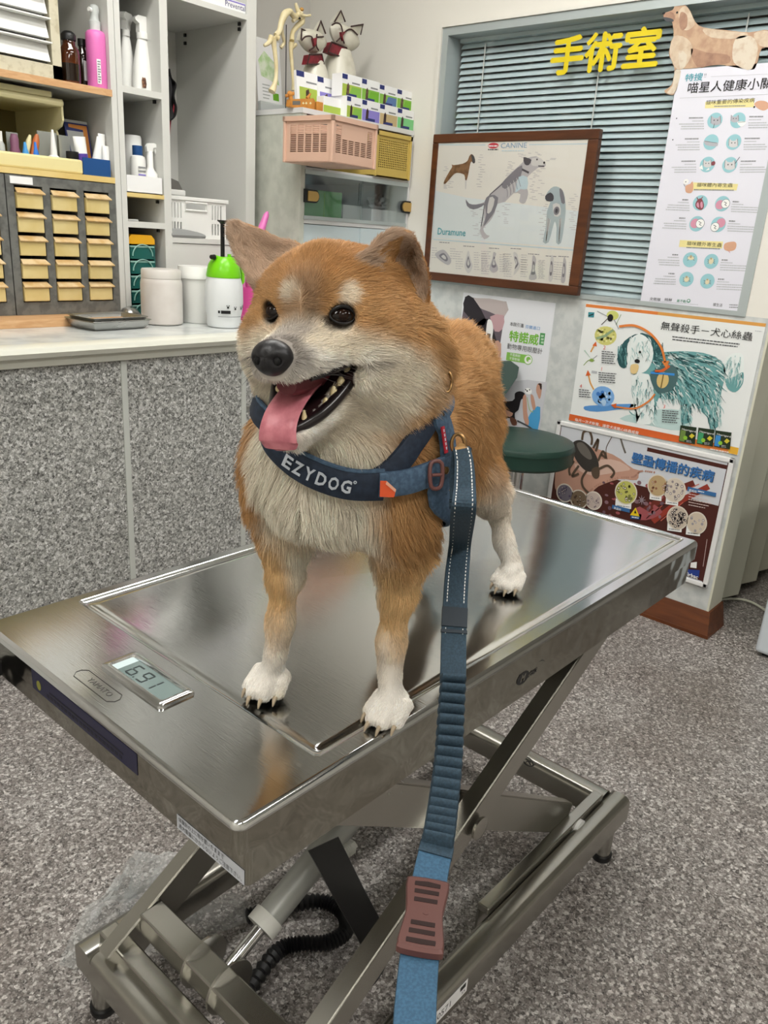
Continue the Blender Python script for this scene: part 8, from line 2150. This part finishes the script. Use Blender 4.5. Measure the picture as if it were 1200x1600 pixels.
# tags, rivets, buckle
def at_px(px, py, iso=.016): p = trace(px, py, iso); n = Vector(dgrad(p)); return Vector(p), n
def facing(px, py, iso=.016):
    p, n = at_px(px, py, iso); n = (n*.6-Vector(FW)*.4).normalized(); x = Vector(RT)-n*Vector(RT).dot(n); x.normalize(); return TR(p, x, n.cross(x), n)
T = facing(604, 763, .0185)
b = MB(); b.prism([(-.006, -.007), (.0065, -.008), (.008, -.001), (.0, .0065), (-.0055, .0068)], .001, m_hor, T).prism([(.0, .0065), (.008, -.001), (.0075, -.0035), (-.001, .004)], .0012, mat('tag_pale', '#e0a58a', .5), T @ Matrix.Translation((0, 0, .0004))); b.build('orange_tag', hn)
i = min(range(len(gq)), key=lambda k: (gq[k]-Vector(trace(690, 690, ISO))).length)
tt = (gq[i-1]-gq[i+1]).normalized(); T = TR(gq[i]+gN[i]*.004-gS[i]*0, gS[i] if gS[i].dot(Vector(RT)) > 0 else -gS[i], tt)
b = MB(); b.box((-.0165, -.010, -.001), (-.0115, .014, .0006), m_hred, T)
for k in range(5): b.box((-.0150, -.007+k*.004, .0006), (-.0130, -.0045+k*.004, .0008), m_hlet, T)
b.build('red_tag', hn)
p, n = at_px(697, 735, .019); MB().lathe([(.0035, -.001), (.0035, .001), (.002, .002), (.0005, .0022)], m_brz, 14, TR(p, n.cross(Vector((0, 0, 1))), n.cross(n.cross(Vector((0, 0, 1)))), n)).build('rivet', hn)
T = facing(681, 742, .0185); pts_ = [(-.005, -.010), (.005, -.010), (.0055, .010), (-.0055, .010)]
MB().tube([T @ Vector((*q_, .0005)) for q_ in smoothpts([(*p_, 0) for p_ in pts_], 4, True) for q_ in [(q_.x, q_.y)]], .0019, m_brown, 8, closed=True).tube([T @ Vector((-.005, 0, .001)), T @ Vector((.005, 0, .001))], .0016, m_brown, 8).build('buckle', hn)
# rings on the back strap
rp = Vector(hit(697, 600))-Vector(FW)*.012
MB().tube([rp+Vector(RT)*.004*math.cos(a)-Vector(DN)*.009*math.sin(a) for a in [2*PI*k/18 for k in range(18)]], .0013, m_brz, 8, closed=True).build('back_ring', hn)

# ================================================================== leash
m_ls = mat('leash_slate', '#2a3c49', .8, noise=(500, '#344958', .4, .65), bump=(1500, .35, .0006)); m_ls2 = mat('leash_blue', '#35566f', .8, noise=(500, '#3f6480', .4, .65), bump=(1500, .35, .0006)); m_lsd = mat('leash_dark_tab', '#2c343c', .7); m_stit = mat('white_stitch', '#e9e9e4', .6); m_slid = mat('rust_plastic_slider', '#613e39', .42)
ls = thing('dog_leash', 'blue webbing leash with ruched middle and rust slider hanging before the table', 'leash', ond(712, 960, .80))
d0 = depth(trace(716, 698, .02))-.012
LP = [(721, 700, d0), (725, 722, d0-.008), (726, 760, d0-.018), (724, 800, d0-.025), (719, 850, .815), (714, 900, .80), (711, 950, .785), (709, 1000, .772), (708, 1055, .755), (704, 1120, .73), (700, 1190, .70), (692, 1260, .66), (684, 1315, .625), (674, 1360, .60), (664, 1420, .57), (656, 1490, .53), (650, 1560, .495), (646, 1640, .46), (640, 1720, .42)]
lpt = smoothpts([ond(*p) for p in LP], 10)
pyv = np.interp(np.arange(len(lpt)), np.arange(len(LP))*10, [p[1] for p in LP])
tw = np.interp(pyv, [700, 760, 850, 1000, 1300, 1600], [.10, .18, -.04, -.02, -.10, -.06])       # a slight twist of the webbing
Lw = np.interp(pyv, [700, 745, 800, 900, 1060, 1320, 1600], [.0155, .0185, .0222, .0245, .0250, .0262, .0262])
lS = []; lN = []
for i, p in enumerate(lpt):
    t = (lpt[min(i+1, len(lpt)-1)]-lpt[max(i-1, 0)]).normalized(); v = (Vector(CAM)-p).normalized(); s = Vector(RT)-t*Vector(RT).dot(t); s.normalize()
    n = s.cross(t); n = n if n.dot(v) > 0 else -n; s = s+n*tw[i]; s.normalize(); n = s.cross(t); n = n if n.dot(v) > 0 else -n; lS.append(s); lN.append(n)
def lidx(y): return int(np.argmin(np.abs(pyv-y)))
def lseg(name, y0, y1, m, th=.0024, sub=None, dn=0.0, wk=1.0):
    a, c = lidx(y0), lidx(y1); P = lpt[a:c+1]
    return MB().ribbon([p+n*dn for p, n in zip(P, lN[a:c+1])], lS[a:c+1], lN[a:c+1], [w*wk for w in Lw[a:c+1]], th, m).build(name, sub or ls)
up_ = lseg('upper_webbing', 700, 1060, m_ls)
# the other side of the sewn handle loop
a, c = lidx(705), lidx(840)
MB().ribbon([p-lS[a+i]*(.0055*math.sin(PI*min(1, i/(c-a)*1.05)))-lN[a+i]*.012*math.sin(PI*i/(c-a)) for i, p in enumerate(lpt[a:c+1])], lS[a:c+1], lN[a:c+1], .018, .002, m_ls).build('loop_webbing', ls)
for side, ya_, yb_s in ((-1, 706, 945), (1, 706, 945), (-1, 984, 991), (1, 984, 991)):
    st = MB(); y = ya_
    while y < yb_s:
        if True:
            i = (y-700)/1.0; k = np.interp(y, pyv, np.arange(len(pyv))); i0 = int(k); f_ = k-i0
            p = lpt[i0].lerp(lpt[i0+1], f_); s, n = lS[i0], lN[i0]; t = (lpt[i0+1]-lpt[i0]).normalized(); w = Lw[i0]; q_ = p+s*side*w*.34+n*.0014
            st.add([q_-s*.00045-t*.0012, q_+s*.00045-t*.0012, q_+s*.00045+t*.0012, q_-s*.00045+t*.0012], [(0, 1, 2, 3)], m_stit)
        y += 5.2
    st.build('reflective_stitching', up_)
tb_ = lseg('dark_tab', 948, 982, m_lsd, .0036, None, .0012, 1.04); lseg('tab_fold', 984, 990, m_lsd, .0034, None, .001, 1.06)
# ruched elastic middle
a, c = lidx(1056), lidx(1322); nr = 17; npr = 10; P = []; S2 = []; N2 = []; W2 = []; TH = []
for k in range(nr*npr+1):
    u = k/(nr*npr); x = a+(c-a)*u; i0 = min(int(x), len(lpt)-2); f_ = x-i0; ph = (k % npr)/npr
    bulge = math.sqrt(max(0, math.sin(PI*ph))) if k < nr*npr else 0
    n = lN[i0]; P.append(lpt[i0].lerp(lpt[i0+1], f_)+n*(.0050*bulge)); S2.append((lS[i0]+Vector((0, 0, .03))).normalized()); N2.append(n); W2.append(Lw[i0]*(.84+.14*bulge)); TH.append(.0012+.0135*bulge)
b = MB(); vs = []; fs = []; prof = [(-.5, -.5), (-.5, .1), (-.44, .5), (.44, .5), (.5, .1), (.5, -.5)]; k_ = len(prof)
for i in range(len(P)):
    for x, z in prof: vs.append(P[i]+S2[i]*x*W2[i]+N2[i]*z*TH[i])
for i in range(len(P)-1):
    for j in range(k_): fs.append((i*k_+j, i*k_+(j+1) % k_, (i+1)*k_+(j+1) % k_, (i+1)*k_+j))
b.add(vs, fs, m_ls, True).build('ruched_section', ls)
lo_ = lseg('lower_webbing', 1318, 1720, m_ls2); lseg('sewn_end', 1318, 1336, m_ls, .0034, lo_, .0008, 1.03)
# slider with six slots
i = lidx(1438); t = (lpt[i-6]-lpt[i+6]).normalized(); n = lN[i]; s = n.cross(t); s = -s if s.dot(Vector(RT)) < 0 else s; t = n.cross(s); t = t if t.dot(lpt[i-6]-lpt[i+6]) > 0 else -t
Hh = (ond(670, 1378, depth(lpt[lidx(1378)]))-ond(652, 1497, depth(lpt[lidx(1497)]))).length; Wd = .0315
T = TR(lpt[i]+n*.003, s, t, n)
def soutline(k):
    pts_ = []
    for x, y in ((-.40, -.5), (.40, -.5), (.5, -.42), (.47, -.25), (.42, 0), (.47, .25), (.5, .42), (.40, .5), (-.40, .5), (-.5, .42), (-.47, .25), (-.42, 0), (-.47, -.25), (-.5, -.42)): pts_.append((x*Wd*k, y*Hh*k))
    return [(p_.x, p_.y) for p_ in smoothpts([(*p_, 0) for p_ in pts_], 4, True)]
o1 = soutline(1); o2 = soutline(.93); n_ = len(o1)
slots = [(-.40, .95), (-.28, .85), (-.17, .8), (.15, .8), (.27, .85), (.38, .9)]
b = MB(); vs = [(x, y, 0) for x, y in o1]+[(x, y, .0045) for x, y in o1]+[(x, y, .0058) for x, y in o2]
fs = [tuple(reversed(range(n_)))]+[(i_, (i_+1) % n_, n_+(i_+1) % n_, n_+i_) for i_ in range(n_)]+[(n_+i_, n_+(i_+1) % n_, 2*n_+(i_+1) % n_, 2*n_+i_) for i_ in range(n_)]
b.add(vs, fs, m_slid, True, T)
b.prism(o2, .0003, m_slid, T @ Matrix.Translation((0, 0, .0056)))
sl_ = b.build('slider', ls)
m_slot2 = mat('slider_slot', '#2a1917', .8); b = MB()
for yk, wk in slots:
    w2 = Wd*.66*wk/2; hh = .0040; arc = .0012*(1 if yk > .3 else (-.0 if abs(yk) < .3 else -1)) if abs(yk) > .3 else 0
    pts_ = [(-w2, -hh/2), (0, -hh/2-(.0006 if yk < -.3 else 0)), (w2, -hh/2), (w2*1.02, 0), (w2, hh/2), (0, hh/2+(.0012 if yk > .3 else 0)), (-w2, hh/2), (-w2*1.02, 0)]
    b.prism([(x, y+yk*Hh) for x, y in pts_], .0004, m_slot2, T @ Matrix.Translation((0, 0, .0058)))
b.build('slot', sl_)
b = MB(); b.lathe([(.0016, 0), (.0024, 0), (.0024, .0004), (.0016, .0004)], m_slid, 14, T @ Matrix.Translation((.001, -.001, .0058))).build('embossed_mark', sl_)
# snap clip
p = ond(716, 694, d0+.004); b = MB()
b.tube([p+Vector(RT)*.006*math.cos(a)-Vector(DN)*(.009*math.sin(a)-.0) for a in [2*PI*k/20 for k in range(20)]], .0018, m_brz, 8, closed=True); b.build('snap_ring', ls)
MB().tube([p+Vector(RT)*.003+Vector(DN)*.003, ond(721, 700, d0)-Vector(DN)*.001], .0036, m_brz, 10).build('snap_clip', ls)
MB().tube([ond(711, 702, d0), ond(732, 701, d0)], .0022, m_brz, 8).build('clip_bar', ls)
